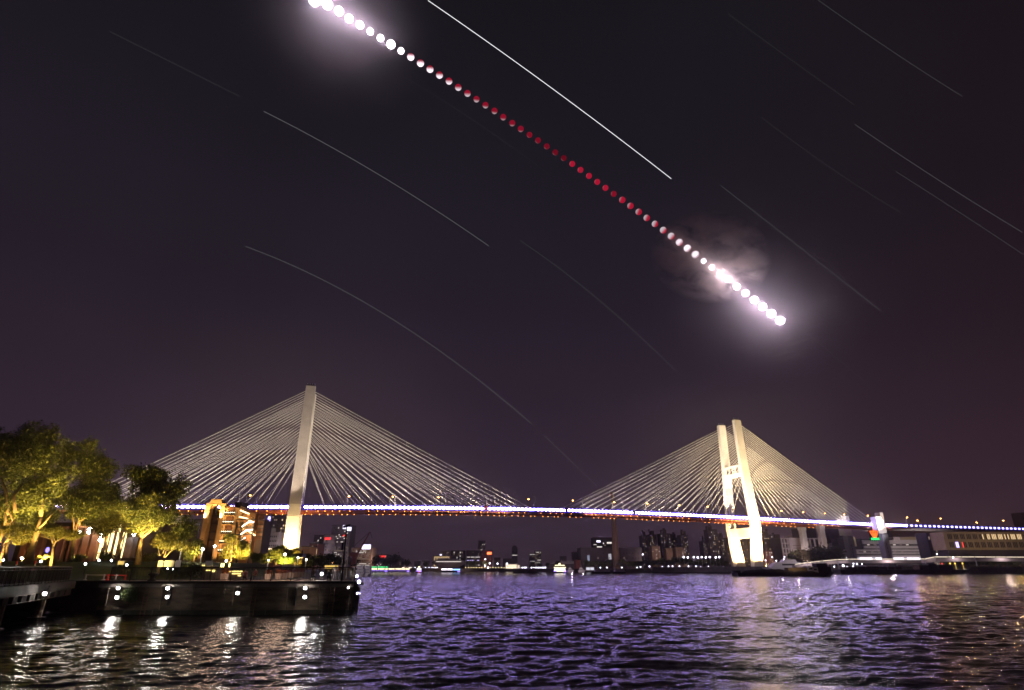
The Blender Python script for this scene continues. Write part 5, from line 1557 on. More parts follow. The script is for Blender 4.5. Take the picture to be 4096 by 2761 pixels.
up(40, 76, 60, 2130, 4.2e3, YEL2, 110, -1.5)
up(650, 80, 690, 2170, 4.5e3, YEL2, 115, -1.6)
up(720, 80, 740, 2180, 2.0e3, YEL2, 110, -1.2)
up(470, 104, 470, 2060, 0.28e4, YEL2, 85, -3)
up(30, 92, 30, 2060, 1.1e4, YEL, 85, -3)
up(420, 114, 430, 2030, 1.5e4, YEL, 80, -4)
up(140, 112, 150, 2040, 0.8e4, YEL, 80, -4)
up(910, 118, 930, 2180, 1.3e4, YEL2, 95, -4)
up(985, 118, 985, 2190, 0.9e4, YEL2, 80, -2)
up(770, 110, 775, 2180, 5e3, YEL2, 90, -3)
up(1140, 142, 1140, 2240, 8e3, (0.85, 1.0, 0.25), 110, -3)
up(1100, 150, 1100, 2215, 6e3, YEL, 100, -4)
up(1180, 170, 1180, 2225, 8e3, YEL, 90, -4)
# added fill spots without fixtures that brighten the crowns' river side
for px, tpx, tpy, pw in ((-30, -20, 1930, 1.5e4), (70, 110, 1930, 2.2e4), (200, 190, 1990, 2.0e4), (290, 330, 1960, 2.4e4), (420, 420, 2060, 1.6e4), (560, 590, 1980, 2.4e4), (640, 650, 2060, 1.8e4), (500, 540, 2040, 1.2e4)):
    b = gp(px, 72.5, 0.5)
    spot(b, at(tpx, tpy, 88), pw * 0.22, YEL, 52, 0.9, 0.25)
for px, tpx, tpy, pw in ((600, 640, 1960, 0.8e4), (520, 580, 1920, 0.6e4)):  # further fill spots added for the rightmost big tree
    spot((ray(px, 2300)[0] * 67.6, 67.6, GZ + 0.5), at(tpx, tpy, 84), pw, YEL, 40, 0.9, 0.25)
for px, Y, tpx, tpy, pw in ((-30, 76.5, 0, 2140, 4600), (95, 83, 135, 2150, 4600), (280, 93, 295, 2160, 3800), (545, 81, 560, 2170, 4200), (570, 81, 575, 2140, 2600)):
    up(px, Y, tpx, tpy, pw, ORG, 60, -1.5)

# brown hall with tall light columns, behind the trees
t = thing("park_hall", "brown hall behind the trees with tall glowing light columns between its piers", "building", (0, 0, 0))
HY = 122
def hb(l, r, top, bot, Y, D, nm, m):
    a = at(l, bot, Y); b_ = at(r, bot, Y); c = at((l + r) / 2, top, Y)
    return MB().box(((a.x + b_.x) / 2, Y + D / 2, (a.z + c.z) / 2), (b_.x - a.x, D, c.z - a.z)).obj(nm, m, t)
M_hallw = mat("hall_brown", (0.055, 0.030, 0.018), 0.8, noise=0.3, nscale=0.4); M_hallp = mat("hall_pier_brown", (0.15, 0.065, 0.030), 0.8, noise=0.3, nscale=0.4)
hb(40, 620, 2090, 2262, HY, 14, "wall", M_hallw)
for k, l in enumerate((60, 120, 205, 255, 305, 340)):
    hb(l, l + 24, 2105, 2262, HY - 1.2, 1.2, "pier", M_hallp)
hb(300, 352, 2098, 2108, HY - 1.6, 1.6, "lintel", WALLS['orange'])
for l, r, top, bot in ((366, 373, 2172, 2212), (384, 394, 2160, 2236), (414, 419, 2120, 2222), (424, 436, 2112, 2224), (446, 456, 2098, 2232), (472, 477, 2130, 2225), (480, 486, 2125, 2232), (405, 410, 2128, 2190)):
    hb(l + 1, r - 1, top, bot, HY - 0.2, 0.12, "light_column", glow("column_light", (1.0, 0.74, 0.32), 3.0, True))
hb(488, 512, 2150, 2232, HY - 1.5, 1.2, "pale_pier", WALLS['grey'])
hb(512, 536, 2150, 2232, HY - 1.0, 1.0, "metal_shutter", WALLS['dark'])
for px, py in ((317, 2128), (357, 2128), (360, 2117), (536, 2137), (404, 2140), (402, 2160)):
    p = at(px, py, HY - 2)
    MB().ball(p, 0.36, 8, 5).obj("wall_lamp", G_white, t)
    point(p + Vector((0, -0.6, 0)), 70, (1, 0.75, 0.45), 0.2)
for px in (90, 180, 280, 330, 400, 460, 520):
    b = at(px, 2240, HY - 3.5)
    spot((b.x, b.y, lawn_z(b.x, 117) + 0.4), at(px, 2140, HY), 420, (1.0, 0.48, 0.20), 90, 0.9, 0.3)
p = at(190, 2200, HY - 2.5)
t = thing("window_lamp", "small violet-blue lamp glowing between the left tree trunks", "lamp", p)
MB().ball((0, 0, 0), (0.4, 0.2, 0.5), 8, 5).obj("shade", glow("violet_shade", (0.25, 0.18, 1.0), 3.0), t)
MB().tube([(0, 0, -0.5), (0, 0, -3)], 0.06, 5).obj("stem", M_dark, t)

# amber building with an arched, clock-headed bay, balconies and an outside stair
AY = 229
ax0 = at(818, 2200, AY).x
t = thing("clock_fronted_building", "amber-lit building with a tall arched bay, round clock window, balconies and outside stairs", "building", (at(860, 2036, AY).x, AY, GZ))
AO = Vector((at(860, 2036, AY).x, AY, GZ))
M_amb = mat("sandstone", (0.50, 0.33, 0.16), 0.8, noise=0.25, nscale=0.4)
def zz(py, Y=AY): return at(850, py, Y).z - GZ
Wb = 7.6; Hb = zz(2014)
def ab(x, y, z, w, d, h, nm, m=M_amb): return MB().box((x, y, z), (w, d, h)).obj(nm, m, t)
# front bay with the arch cut between two piers
ab(-Wb / 2 + 0.85, 2, Hb / 2, 1.7, 4, Hb, "pier"); ab(Wb / 2 - 0.85, 2, Hb / 2, 1.7, 4, Hb, "pier")
arch = []
ra = Wb / 2 - 1.7; zs = zz(2040)
poly = [(-Wb / 2 + 1.71, Hb)] + [(-Wb / 2 + 1.71, zs)] + [(ra * math.cos(R(a_)), zs + ra * math.sin(R(a_)) * 0.98) for a_ in range(176, 0, -8)] + [(Wb / 2 - 1.71, zs), (Wb / 2 - 1.71, Hb)]
MB().prism(poly, 'y', 0.05, 3.9).obj("arch_head", M_amb, t)
MB().prism([(-2.3, Hb), (2.3, Hb), (1.9, Hb + 1.5), (-1.9, Hb + 1.5)], 'y', -0.2, 3.0).obj("crest", M_amb, t)
MB().prism([(-1.2, zs + ra + .2), (1.2, zs + ra + .2), (2.2, Hb - 0.2), (-2.2, Hb - 0.2)], 'y', -0.16, 0.06).obj("keystone", M_amb, t)
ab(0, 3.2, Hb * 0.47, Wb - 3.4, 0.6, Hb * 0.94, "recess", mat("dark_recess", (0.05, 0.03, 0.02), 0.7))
MB().tube([(ra * 0.72 * math.cos(R(a_)), 2.6, zs + ra * 0.72 * math.sin(R(a_))) for a_ in range(0, 361, 20)], 0.22, 6).obj("clock_ring", M_dark, t)
MB().lathe((0, 0, 0), [(1.1, 0), (1.1, 0.1)], 16).obj("clock_glass", M_glass, t, False, (0, 2.7, zs)).rotation_euler = (R(90), 0, 0)
for k in range(7):
    ab(0, 2.8, 2 + k * 3.0, Wb - 3.5, 0.3, 0.35, "recess_rib", M_dark)
for k in range(4):
    ab(-Wb / 2 + 0.85, -0.06, Hb - 1.2 - k * 1.5, 1.74, 0.14, 0.12, "course_line"); ab(Wb / 2 - 0.85, -0.06, Hb - 1.2 - k * 1.5, 1.74, 0.14, 0.12, "course_line")
for sx in (-1, 1):
    zc = zz(2072)
    x_ = sx * (Wb / 2 - 0.75)
    MB().box((x_, -0.5, zc - 0.3), (1.9, 1.0, 0.5)).obj("sconce_ledge", M_amb, t)
    MB().ball((x_, -0.55, zc + 0.7), (0.42, 0.3, 1.15), 8, 6).obj("sconce_lamp", glow("sconce", (1.0, 0.78, 0.38), 9.0), t)
    spot(AO + Vector((x_, -2.2, zc + 0.4)), AO + Vector((x_, 0.4, zc + 6)), 9000, (1.0, 0.60, 0.2), 110, 0.9, 0.3)
    spot(AO + Vector((x_, -4.0, 2)), AO + Vector((x_, 0, 12)), 4500, (1.0, 0.55, 0.22), 80, 0.9, 0.3)
# side wing with five balconies
Ww = 4.7; Hw = zz(2030); xw = Wb / 2 + Ww / 2
ab(xw, 6, Hw / 2, Ww, 10, Hw, "wing_wall")
ab(xw + 0.6, 7, Hw + 1.2, Ww - 2, 6, 2.4, "roof_plant", WALLS['dark'])
ab(-0.5, 10, Hb * 0.47, Wb, 12, Hb * 0.94, "rear_block", WALLS['brown'])
for k, py in enumerate((2058, 2095, 2134, 2172, 2208)):
    z = zz(py)
    ab(xw - 0.2, 0.4, z - 0.35, 4.0, 1.6, 0.3, "balcony", M_amb)
    ab(xw - 0.2, -0.36, z + 0.2, 4.0, 0.08, 0.8, "balcony_rail", M_dark)
    ab(xw - 0.2, 0.94, z + 2.0, 2.8, 0.16, 2.3, "window", mat("amber_pane", (0.10, 0.05, 0.03), 0.3))
    for j in range(6):
        MB().ball((xw - 1.95 + j * 0.7, -0.3, z + 0.66), 0.15, 6, 4).obj("balcony_light", glow("balcony_bulb", (1.0, 0.86, 0.62), 9.0), t)
    spot(AO + Vector((xw - 0.6, -1.2, z + 0.3)), AO + Vector((xw - 0.4, 1.0, z + 3.2)), 1200, (1.0, 0.58, 0.2), 120, 0.9, 0.3)
# floors of the side block: dark glass bands between lit edges
for k, py in enumerate((2052, 2064, 2084, 2100, 2116, 2134, 2150)):
    ab(Wb / 2 + Ww + 0.2 + 3.9, 7.86, zz(py), 7.4, 0.16, 0.9, "window", mat("amber_pane", (0.10, 0.05, 0.03), 0.3))
# stair tower: dark frame, lit flights and terraces
xs0 = xw + Ww / 2 + 0.2
ab(xs0 + 3.9, 12, zz(2074) / 2, 7.6, 8, zz(2074), "stair_block", WALLS['dark'])
ab(xs0 + 2.6, 9, zz(2046) / 2, 5.2, 8, zz(2046), "stair_block_high", WALLS['orange'])
for x_ in (0.2, 2.4, 6.6):
    ab(xs0 + x_, 1.0, zz(2088) / 2, 0.45, 0.45, zz(2088), "frame_post", M_dark)
for py in (2078, 2108, 2138):
    ab(xs0 + 3.4, 1.0, zz(py), 6.9, 0.45, 0.4, "frame_beam", M_dark)
G_ter = glow("terrace_light", (1.0, 0.70, 0.34), 4.0); G_ter2 = glow("stair_light", (1.0, 0.80, 0.62), 4.5)
for k, py in enumerate((2092, 2122, 2152)):
    z = zz(py)
    A = Vector((xs0 + 2.5, 0.6, z - 1.4)); B = Vector((xs0 + 4.4, 0.6, z + 0.2)); C = Vector((xs0 + 6.7, 0.6, z + 0.3))
    if k < 2:
        MB().tube([A, B, C], 0.24, 6).obj("stair_light_strip", G_ter2, t)
    else:
        MB().tube([A, B], 0.22, 6).obj("stair_light_strip", G_ter2, t)
    MB().add([(xs0 + 2.4, 0.3, z - 2.6), (xs0 + 4.5, 0.3, z - .6), (xs0 + 6.8, 0.3, z - .5), (xs0 + 6.8, 2.3, z - .5), (xs0 + 4.5, 2.3, z - .6), (xs0 + 2.4, 2.3, z - 2.6)], [(0, 1, 4, 5), (1, 2, 3, 4)]).obj("stair_flight", M_amb, t)
    MB().add([(xs0 + 0.3, 2.35, z + 2.6), (xs0 + 3.2, 2.35, z - 1.0), (xs0 + 3.2, 2.35, z - 2.6), (xs0 + 0.3, 2.35, z + 0.6)], [(0, 1, 2, 3)]).obj("stair_cheek", M_amb, t)
    spot(AO + Vector((xs0 + 5, -2.6, z - 1.0)), AO + Vector((xs0 + 5.5, 4, z + 1.4)), 2600, (1.0, 0.56, 0.22), 120, 0.9, 0.3)
for (px0, px1, py0, py1) in ((962, 996, 2042, 2056), (958, 988, 2068, 2074), (988, 1016, 2076, 2092), (989, 1020, 2122, 2142), (925, 960, 2056, 2072)):
    A = at(px0, py0, AY + 1) - AO; B = at(px1, py1, AY + 5) - AO
    MB().tube([A, B], 0.26, 6).obj("terrace_light_strip", G_ter, t)
    for j in range(7):
        P = A.lerp(B, j / 6)
        MB().tube([P + Vector((0, 0, 0.2)), P + Vector((0, 0, 1.5))], 0.06, 4).obj("terrace_baluster", M_amb, t)
    MB().tube([A + Vector((0, 0, 1.5)), B + Vector((0, 0, 1.5))], 0.09, 5).obj("terrace_rail", M_amb, t)
spot(AO + Vector((xs0 + 9, -6, 4)), AO + Vector((xs0 + 5, 8, 16)), 12000, (1.0, 0.55, 0.22), 90, 0.9, 0.3)

# lit low roofline right of the building
a = at(1008, 2194, 260); b_ = at(1100, 2192, 260)
t = thing("pavilion", "low dark red pavilion with a glowing white roof edge behind the dark trees", "pavilion", (0, 0, 0))
MB().box(((a.x + b_.x) / 2, 266, (a.z + GZ) / 2 - 0.6), (b_.x - a.x, 10, a.z - GZ - 1.2)).obj("wall", WALLS['red'], t)
MB().box(((a.x + b_.x) / 2, 265.5, a.z + 0.1), (b_.x - a.x + 2, 13, 0.5)).obj("roof", WALLS['dark'], t)
for k in range(7):
    MB().tube([a.lerp(b_, (k + .04) / 7) + Vector((0, -1.4, -.4)), a.lerp(b_, (k + .96) / 7) + Vector((0, -1.4, -.4))], 0.26, 5).obj("roof_edge_light", glow("roof_edge", (1.0, 0.72, 0.50), 3.4), t)
a = at(1300, 2264, 150); b_ = at(1352, 2264, 150)
t = thing("kiosk", "small kiosk with a glowing yellow band left of the black lamp pole", "kiosk", (0, 0, 0))
MB().box(((a.x + b_.x) / 2, 151.5, (a.z + GZ) / 2 - .3), (b_.x - a.x, 3, a.z - GZ - .6)).obj("body", WALLS['dark'], t)
for k in range(8):
    MB().box((a.x + (k + .5) * (b_.x - a.x) / 8, 149.9, a.z - 0.25), ((b_.x - a.x) / 8 - 0.05, 0.2, 0.75)).obj("glowing_band", glow("kiosk_band", (1.0, 0.66, 0.16), 0.8), t)
a = at(1184, 2221, 160); b_ = at(1212, 2221, 160)
t = thing("shelter", "dark flat-roofed shelter with a lit ceiling at the glowing tower foot", "shelter", (0, 0, 0))
MB().box(((a.x + b_.x) / 2, 161, a.z - 0.1), (b_.x - a.x, 2.6, 0.9)).obj("roof", M_dark, t)
MB().box(((a.x + b_.x) / 2, 161, a.z - 0.62), (1.2, 1.0, 0.1)).obj("ceiling_light", glow("ceiling_glow", (1.0, 0.7, 0.3), 3.0), t)
for k in (a.x + .2, b_.x - .2):
    MB().tube([(k, 161, GZ), (k, 161, a.z - 0.6)], 0.1, 6).obj("post", M_dark, t)

# terraced steps with light strips
for (grp, lab, rows) in (("steps", "upper flight of lit garden steps by the small lawn sign", ((808, 850, 2262, 84), (810, 866, 2271, 82), (822, 862, 2281, 80), (846, 860, 2286, 79))),
                         ("steps", "lower flight of lit garden steps between the flower pots", ((916, 970, 2286, 81), (924, 963, 2295, 79), (951, 964, 2303, 77.5)))):
    t = thing("garden_steps", lab, "steps", (0, 0, 0))
    for (l, r, py, Y) in rows:
        A = at(l, py, Y); B = at(r, py, Y)
        n = max(1, round((r - l) / 13))
        MB().box(((A.x + B.x) / 2, Y + 0.7, (A.z + GZ) / 2 - 0.05), (B.x - A.x + 0.3, 1.3, max(0.1, A.z - GZ + 0.1))).obj("step", M_pave, t)
        for k in range(n):
            MB().tube([A.lerp(B, (k + .06) / n), A.lerp(B, (k + .94) / n)], 0.075, 5).obj("step_light", glow("step_strip", (1.0, 0.74, 0.22), 2.2), t)

# flower pots
M_pot = mat("pale_pot", (0.50, 0.40, 0.34), 0.7, noise=0.2, nscale=2.0)
M_flower = leaf_material("orange_flowers", (0.20, 0.035, 0.012), (0.34, 0.11, 0.02))
pot_me = MB().hexa([(-.42, -.42, 0), (.42, -.42, 0), (.42, .42, 0), (-.42, .42, 0)], [(-.5, -.5, 1.0), (.5, -.5, 1.0), (.5, .5, 1.0), (-.5, .5, 1.0)]).mesh("pot", M_pot)
pot_rib = MB().box((0, -0.49, 0.5), (0.84, 0.04, 0.05)).mesh("rib", M_pot)
fl_me = leaf_cloud([((0, 0, 1.35), (0.6, 0.6, 0.42)), ((0.3, 0, 1.55), (0.35, 0.35, 0.3)), ((-0.25, 0, 1.6), (0.3, 0.3, 0.25))], 520, 0.075, 140); fl_me.materials.append(M_flower)
for px, py, Y, s, lab in ((895, 2320, 69.6, 1.12, "largest pale flower pot, nearest, with orange-red flowers"), (1072, 2315, 72.5, 1.0, "slim pale flower pot standing alone, right of the lower lit steps"), (1113, 2312, 76, 1.05, "flower pot with orange flowers, first of the close row"), (1138, 2310, 80, 1.05, "flower pot second in the close row along the walk"),
                          (1163, 2306, 86, 1.1, "flower pot third in the close row along the walk"), (1187, 2303, 92, 1.15, "flower pot fourth in the close row along the walk"), (1206, 2301, 98, 1.1, "last and smallest flower pot of the close row")):
    x_ = ray(px, py)[0] * Y
    t = thing("flower_pot", lab, "flower pot", (x_, Y, GZ + 0.06), 0, "flower pots along the promenade")
    for nm, me in (("pot", pot_me), ("rib", pot_rib), ("flowers", fl_me)):
        link(nm, me, t, None, None, (s * 0.62, s * 0.62, s * 0.62))
for px, Y in ((890, 67.6), (1072, 70.5), (1130, 74), (1190, 84)):  # added point lights that brighten the pots, without fixtures
    x_ = ray(px, 2315)[0] * Y
    point((x_ + 0.8, Y - 0.6, GZ + 2.6), 300, (1.0, 0.66, 0.46), 0.3)

# signboards
def board(px, py, Y, lab, panels, w_, h_, m):
    p = at(px, py, Y); zg = lawn_z(p.x, Y)
    t = thing("signboard", lab, "sign", (p.x, Y, zg))
    H_ = p.z - zg
    for k, (dx, ww) in enumerate(panels):
        MB().box((dx, 0, H_), (ww, 0.08, h_)).obj("panel", m, t)
    for dx in (-w_ / 2 + 0.1, w_ / 2 - 0.1):
        MB().tube([(dx, 0.08, 0), (dx, 0.08, H_ + h_ / 2)], 0.05, 6).obj("post", M_dark, t)
    MB().box((0, 0.07, H_ - 0.02), (w_, 0.05, 0.10)).obj("cross_rail", M_dark, t)
    return t
M_board = mat("white_board", (0.55, 0.52, 0.50), 0.6)
board(678, 2255, 76, "white three-panel signboard on dark posts before the yellow-lit small tree", ((-1.1, 0.62), (-0.05, 1.2), (1.05, 0.62)), 3.0, 0.75, M_board)
board(712, 2258, 77, "small plain white board right of the three-panel signboard", ((0, 0.7),), 0.8, 0.75, M_board)
board(836, 2254, 78, "small glassy sign on thin posts above the lit steps", ((0, 0.9),), 0.9, 0.6, M_steelgrey)
board(485, 2252, 78, "low grey slab-like sign left of the forked tree trunk", ((0, 0.8),), 0.8, 0.45, M_board)
p = at(690, 2240, 74.5); point((p.x, 73, p.z + 0.5), 60, (1, 0.9, 0.8), 0.2)

# red and white barrier by the jetty
a = gp(345, 72.2); A = at(345, 2300, 71.8); B = at(507, 2302, 71.8)
t = thing("barrier", "red and white crowd barrier on the quay behind the jetty fence", "barrier", (0, 0, 0))
M_redp = mat("red_plastic", (0.5, 0.03, 0.03), 0.5); M_whp = mat("white_plastic", (0.5, 0.45, 0.44), 0.5)
for k in range(10):
    MB().tube([A.lerp(B, k / 10), A.lerp(B, (k + 1) / 10)], 0.045, 6).obj("bar", M_whp if k < 5 or k == 7 else M_redp, t)
for k, f in enumerate((0.0, 0.45, 0.55, 0.75, 0.98)):
    P = A.lerp(B, f); zg = GZ + 0.04
    MB().lathe((P.x, P.y, zg), [(0.2, 0), (0.2, 0.06), (0.07, 0.1), (0.06, P.z - zg + 0.08)], 8).obj("post", M_redp if f in (0.55, 0.98) else M_whp, t)
point(A.lerp(B, 0.8) + Vector((0, -1.2, 0.8)), 60, (1, 0.6, 0.5), 0.2)
for px, lab in ((65, "red and white cone-like bollard behind the jetty, left one"), (140, "red and white bollard behind the jetty, right one by the leaning trunk")):
    b = gp(px, 80)
    t = thing("bollard", lab, "bollard", b, 0, "red and white bollards")
    MB().lathe((0, 0, 0), [(0.22, 0), (0.2, 0.06), (0.1, 0.1), (0.08, 0.5)], 8).obj("base", M_redp, t)
    MB().lathe((0, 0, 0.5), [(0.085, 0), (0.075, 0.3)], 8).obj("white_band", M_whp, t)
    MB().lathe((0, 0, 0.8), [(0.08, 0), (0.06, 0.4)], 8).obj("top", M_redp, t)
# mooring bollard
p = at(610, 2310, 67.3)
t = thing("mooring_bollard", "big mushroom-headed mooring bollard dark against the quay edge", "bollard", (p.x, 67.3, GZ + 0.04))
MB().lathe((0, 0, 0), [(0.45, 0), (0.45, 0.08), (0.28, 0.16), (0.26, 0.5), (0.5, 0.62), (0.52, 0.74), (0.3, 0.84)], 14).obj("body", M_dark, t, True)

# park lamp posts
def park_lamp(px, py, Y, lab, col=None, pw=120, r=0.2, base=GZ):
    r *= 0.66
    p = at(px, py, Y)
    zg = max(base, lawn_z(p.x, Y) if Y < 118 else GZ)
    t = thing("park_lamp", lab, "street lamp", (p.x, Y, zg), 0, "lamp posts in the riverside park")
    H_ = p.z - zg
    MB().tube([(0, 0, 0), (0, 0, H_ - r)], [0.09, 0.06], 6).obj("pole", M_steelgrey, t)
    MB().lathe((0, 0, H_ + r * 0.9), [(r * 0.4, 0), (r * 1.3, 0.03), (r * 0.5, 0.16)], 8).obj("cap", M_dark, t)
    MB().ball((0, 0, H_), r, 8, 6).obj("globe", col or G_white, t)
    point((p.x, Y - 0.5, p.z), pw, (1.0, 0.78, 0.52), 0.2)
park_lamp(811, 2197, 96, "tall warm park lamp left of the amber building's foot", pw=500, r=0.3)
park_lamp(859, 2185, 150, "violet-white park lamp at the amber building's right pier", pw=300, r=0.4)
park_lamp(727, 2187, 96, "small park lamp in the yellow-lit small tree's right side", pw=150, r=0.14)
park_lamp(905, 2244, 110, "violet-white low lamp under the bushy tree", glow("violet_lamp2", (0.75, 0.68, 1.0), 30.0), 200, 0.24)
park_lamp(1140, 2218, 130, "white park lamp before the dark spreading tree", pw=200, r=0.3)
park_lamp(1074, 2241, 100, "slim park lamp between the round shrub and the uplit tree", pw=80, r=0.15)
park_lamp(1192, 2231, 110, "park lamp on a pale pole left of the flat-roofed shelter", pw=100, r=0.18)
park_lamp(1225, 2239, 140, "warm park lamp before the orange hall's corner", pw=120, r=0.22)
park_lamp(1285, 2228, 260, "bright warm lamp before the brick slab, upper", pw=200, r=0.8)
park_lamp(1278, 2226, 265, "bright warm lamp just left of its twin before the brick slab", pw=200, r=0.6)
park_lamp(1328, 2239, 300, "pinkish lit lamp above the kiosk, white", pw=200, r=0.8)
park_lamp(1333, 2250, 300, "orange lamp above the kiosk", glow("orange_lamp", (1.0, 0.45, 0.15), 8.0), 200, 0.9)
for k, px in enumerate((888, 896, 920)):
    p = at(px, 2258, 92)
    t = thing("bollard_light", ("left", "middle", "right")[k] + " glowing bollard light under the bushy tree", "bollard light", (p.x, 92, GZ), 0, "glowing bollard lights")
    MB().box((0, 0, (p.z - GZ) / 2), (0.2, 0.2, p.z - GZ)).obj("post", M_dark, t)
    MB().box((0, -0.12, p.z - GZ - 0.2), (0.16, 0.06, 0.7)).obj("lens", glow("bollard_glow", (1.0, 0.86, 0.25), 5.0), t)

# black camera pole and curved lamp on the quay
p = at(1365, 2330, 67.8)
t = thing("camera_pole", "tall black camera pole with a loudspeaker box, near the quay corner", "camera pole", (p.x, 67.8, GZ + .06))
Ht = at(1372, 2112, 67.8).z - GZ
MB().tube([(0, 0, 0), (0, 0, Ht * 0.42), (0.02, 0, Ht)], [0.13, 0.11, 0.06], 9).obj("pole", M_dark, t, True)
MB().hexa([(-.35, -.2, Ht - .08), (.42, -.2, Ht + .1), (.42, .1, Ht + .1), (-.35, .1, Ht - .08)], [(-.35, -.2, Ht + .16), (.42, -.2, Ht + .34), (.42, .1, Ht + .34), (-.35, .1, Ht + .16)]).obj("camera_head", M_dark, t)
MB().ball((0.0, 0, Ht - 0.98), (0.13, 0.13, 0.22), 8, 6).obj("dome_camera", M_dark, t)
MB().box((-0.22, -0.05, Ht - 2.0), (0.2, 0.24, 0.8)).obj("loudspeaker", M_dark, t)
MB().tube([(-0.2, -0.02, Ht - 2.4), (-0.16, 0, Ht - 2.7), (-0.02, 0, Ht - 2.75)], 0.03, 5).obj("cable", M_dark, t)
p = at(1385, 2300, 80); Ht = at(1383, 2205, 80).z - GZ
t = thing("curved_lamp", "thin unlit lamp post with a hooked top right of the camera pole", "street lamp", (p.x, 80, GZ + .06))
MB().tube([(0, 0, 0), (0, 0, Ht - .4), (-0.1, 0, Ht - .08), (-0.35, 0, Ht), (-0.55, 0, Ht - .15), (-0.6, 0, Ht - 0.45)], 0.05, 6).obj("pole", M_steelgrey, t)
MB().lathe((-0.6, 0, Ht - 0.75), [(0.16, 0), (0.12, 0.2), (0.04, 0.3)], 8).obj("lamp_head", M_dark, t)

# people on the quay: each one skinned body with hair, some clothing and what they hold apart
M_skin = mat("skin", (0.42, 0.26, 0.19), 0.6); M_hair = mat("hair", (0.012, 0.010, 0.010), 0.6)
def person(px, py, Y, lab, pose, top, legs, rz=0.0):
    x_ = ray(px, py)[0] * Y
    t = thing("person", lab, "person", (x_, Y, GZ + 0.07), rz, "people on the quay")
    J = {'stand': dict(hip=.92, knee=[(.10, -.02, .50), (-.10, .03, .50)], foot=[(.11, .0, .06), (-.11, .05, .06)], toe=[(.12, -.2, .03), (-.12, -.15, .03)], chest=(0, -.01, 1.28), neck=(0, -.02, 1.46), head=(0, -.06, 1.6),
                       elb=[(.27, -.05, 1.12), (-.27, .0, 1.1)], hand=[(.22, -.28, 1.12), (-.26, -.14, .88)]),
         'lean': dict(hip=.9, knee=[(.10, -.06, .48), (-.10, .0, .48)], foot=[(.11, .08, .06), (-.11, .1, .06)], toe=[(.12, -.14, .03), (-.12, -.1, .03)], chest=(0, -.2, 1.22), neck=(0, -.3, 1.38), head=(0, -.42, 1.5),
                      elb=[(.27, -.38, 1.12), (-.27, -.38, 1.12)], hand=[(.14, -.58, 1.2), (-.14, -.58, 1.2)]),
         'crouch': dict(hip=.36, knee=[(.16, -.38, .52), (-.16, -.36, .5)], foot=[(.15, -.14, .06), (-.15, -.12, .06)], toe=[(.16, -.34, .03), (-.16, -.32, .03)], chest=(0, -.22, .72), neck=(0, -.3, .9), head=(0, -.4, 1.02),
                        elb=[(.27, -.42, .62), (-.27, -.42, .62)], hand=[(.10, -.6, .72), (-.10, -.6, .72)]),
         'sit': dict(hip=.48, knee=[(.12, -.44, .5), (-.12, -.44, .5)], foot=[(.12, -.46, .06), (-.12, -.44, .06)], toe=[(.13, -.66, .03), (-.13, -.64, .03)], chest=(0, -.04, .86), neck=(0, -.08, 1.04), head=(0, -.14, 1.17),
                     elb=[(.27, -.14, .72), (-.27, -.14, .72)], hand=[(.14, -.36, .64), (-.14, -.36, .64)])}[pose]
    V = []; E = []; RAD = []
    def v(p, r, par=None):
        V.append(p); RAD.append(r)
        if par is not None: E.append((par, len(V) - 1))
        return len(V) - 1
    hp = (0, 0 if pose != 'crouch' else -.02, J['hip'])
    c = Vector(J['chest']); n = Vector(J['neck'])
    i0 = v(hp, .15); i1 = v(tuple(Vector(hp).lerp(c, .5)), .13, i0); i2 = v(tuple(c), .155, i1); i3 = v(tuple(n), .055, i2); i4 = v(J['head'], .095, i3); v(tuple(Vector(J['head']) + Vector((0, -.0, .10))), .085, i4)
    for k in (0, 1):
        s = 1 if k == 0 else -1
        a = v((s * .09, hp[1], hp[2] - .06), .095, i0); b_ = v(J['knee'][k], .062, a); d = v(J['foot'][k], .045, b_); v(J['toe'][k], .035, d)
        sh = v((s * .19, c.y, c.z + .09), .062, i2); e = v(J['elb'][k], .045, sh); h = v(J['hand'][k], .033, e)
        hd = (Vector(J['hand'][k]) - Vector(J['elb'][k])).normalized()
        q = v(tuple(Vector(J['hand'][k]) + hd * .08), .03, h)
        for f in range(4):
            v(tuple(Vector(J['hand'][k]) + hd * (.16 - .012 * abs(f - 1)) + Vector(((f - 1.5) * .022, 0, -.015))), .009, q)
        v(tuple(Vector(J['hand'][k]) + hd * .07 + Vector((-s * .05, 0, .01))), .010, h)
    me = bpy.data.meshes.new("body"); me.from_pydata(V, E, [])
    o = link("body", me, t)
    sk = o.modifiers.new("skin", 'SKIN')
    for k, sv in enumerate(me.skin_vertices[0].data):
        sv.radius = (RAD[k], RAD[k] * (0.78 if k in (0, 1, 2) else 1)); sv.use_root = (k == 0)
    sk.use_smooth_shade = True
    sub = o.modifiers.new("smooth", 'SUBSURF'); sub.levels = 1; sub.render_levels = 1
    m1 = bpy.data.materials.new("clothing"); m1.use_nodes = True
    tr = m1.node_tree; bs = tr.nodes['Principled BSDF']; bs.inputs['Roughness'].default_value = 0.8
    g = nn(tr, 'ShaderNodeTexCoord'); s_ = nn(tr, 'ShaderNodeSeparateXYZ'); tr.links.new(g.outputs['Object'], s_.inputs[0])
    cmp_ = nn(tr, 'ShaderNodeMath', operation='GREATER_THAN'); cmp_.inputs[1].default_value = J['hip'] + 0.02
    tr.links.new(s_.outputs['Z'], cmp_.inputs[0])
    mx = nn(tr, 'ShaderNodeMix', data_type='RGBA'); mx.inputs[6].default_value = (*legs, 1); mx.inputs[7].default_value = (*top, 1)
    tr.links.new(cmp_.outputs[0], mx.inputs[0])
    c2 = nn(tr, 'ShaderNodeMath', operation='GREATER_THAN'); c2.inputs[1].default_value = J['neck'][2] + 0.0
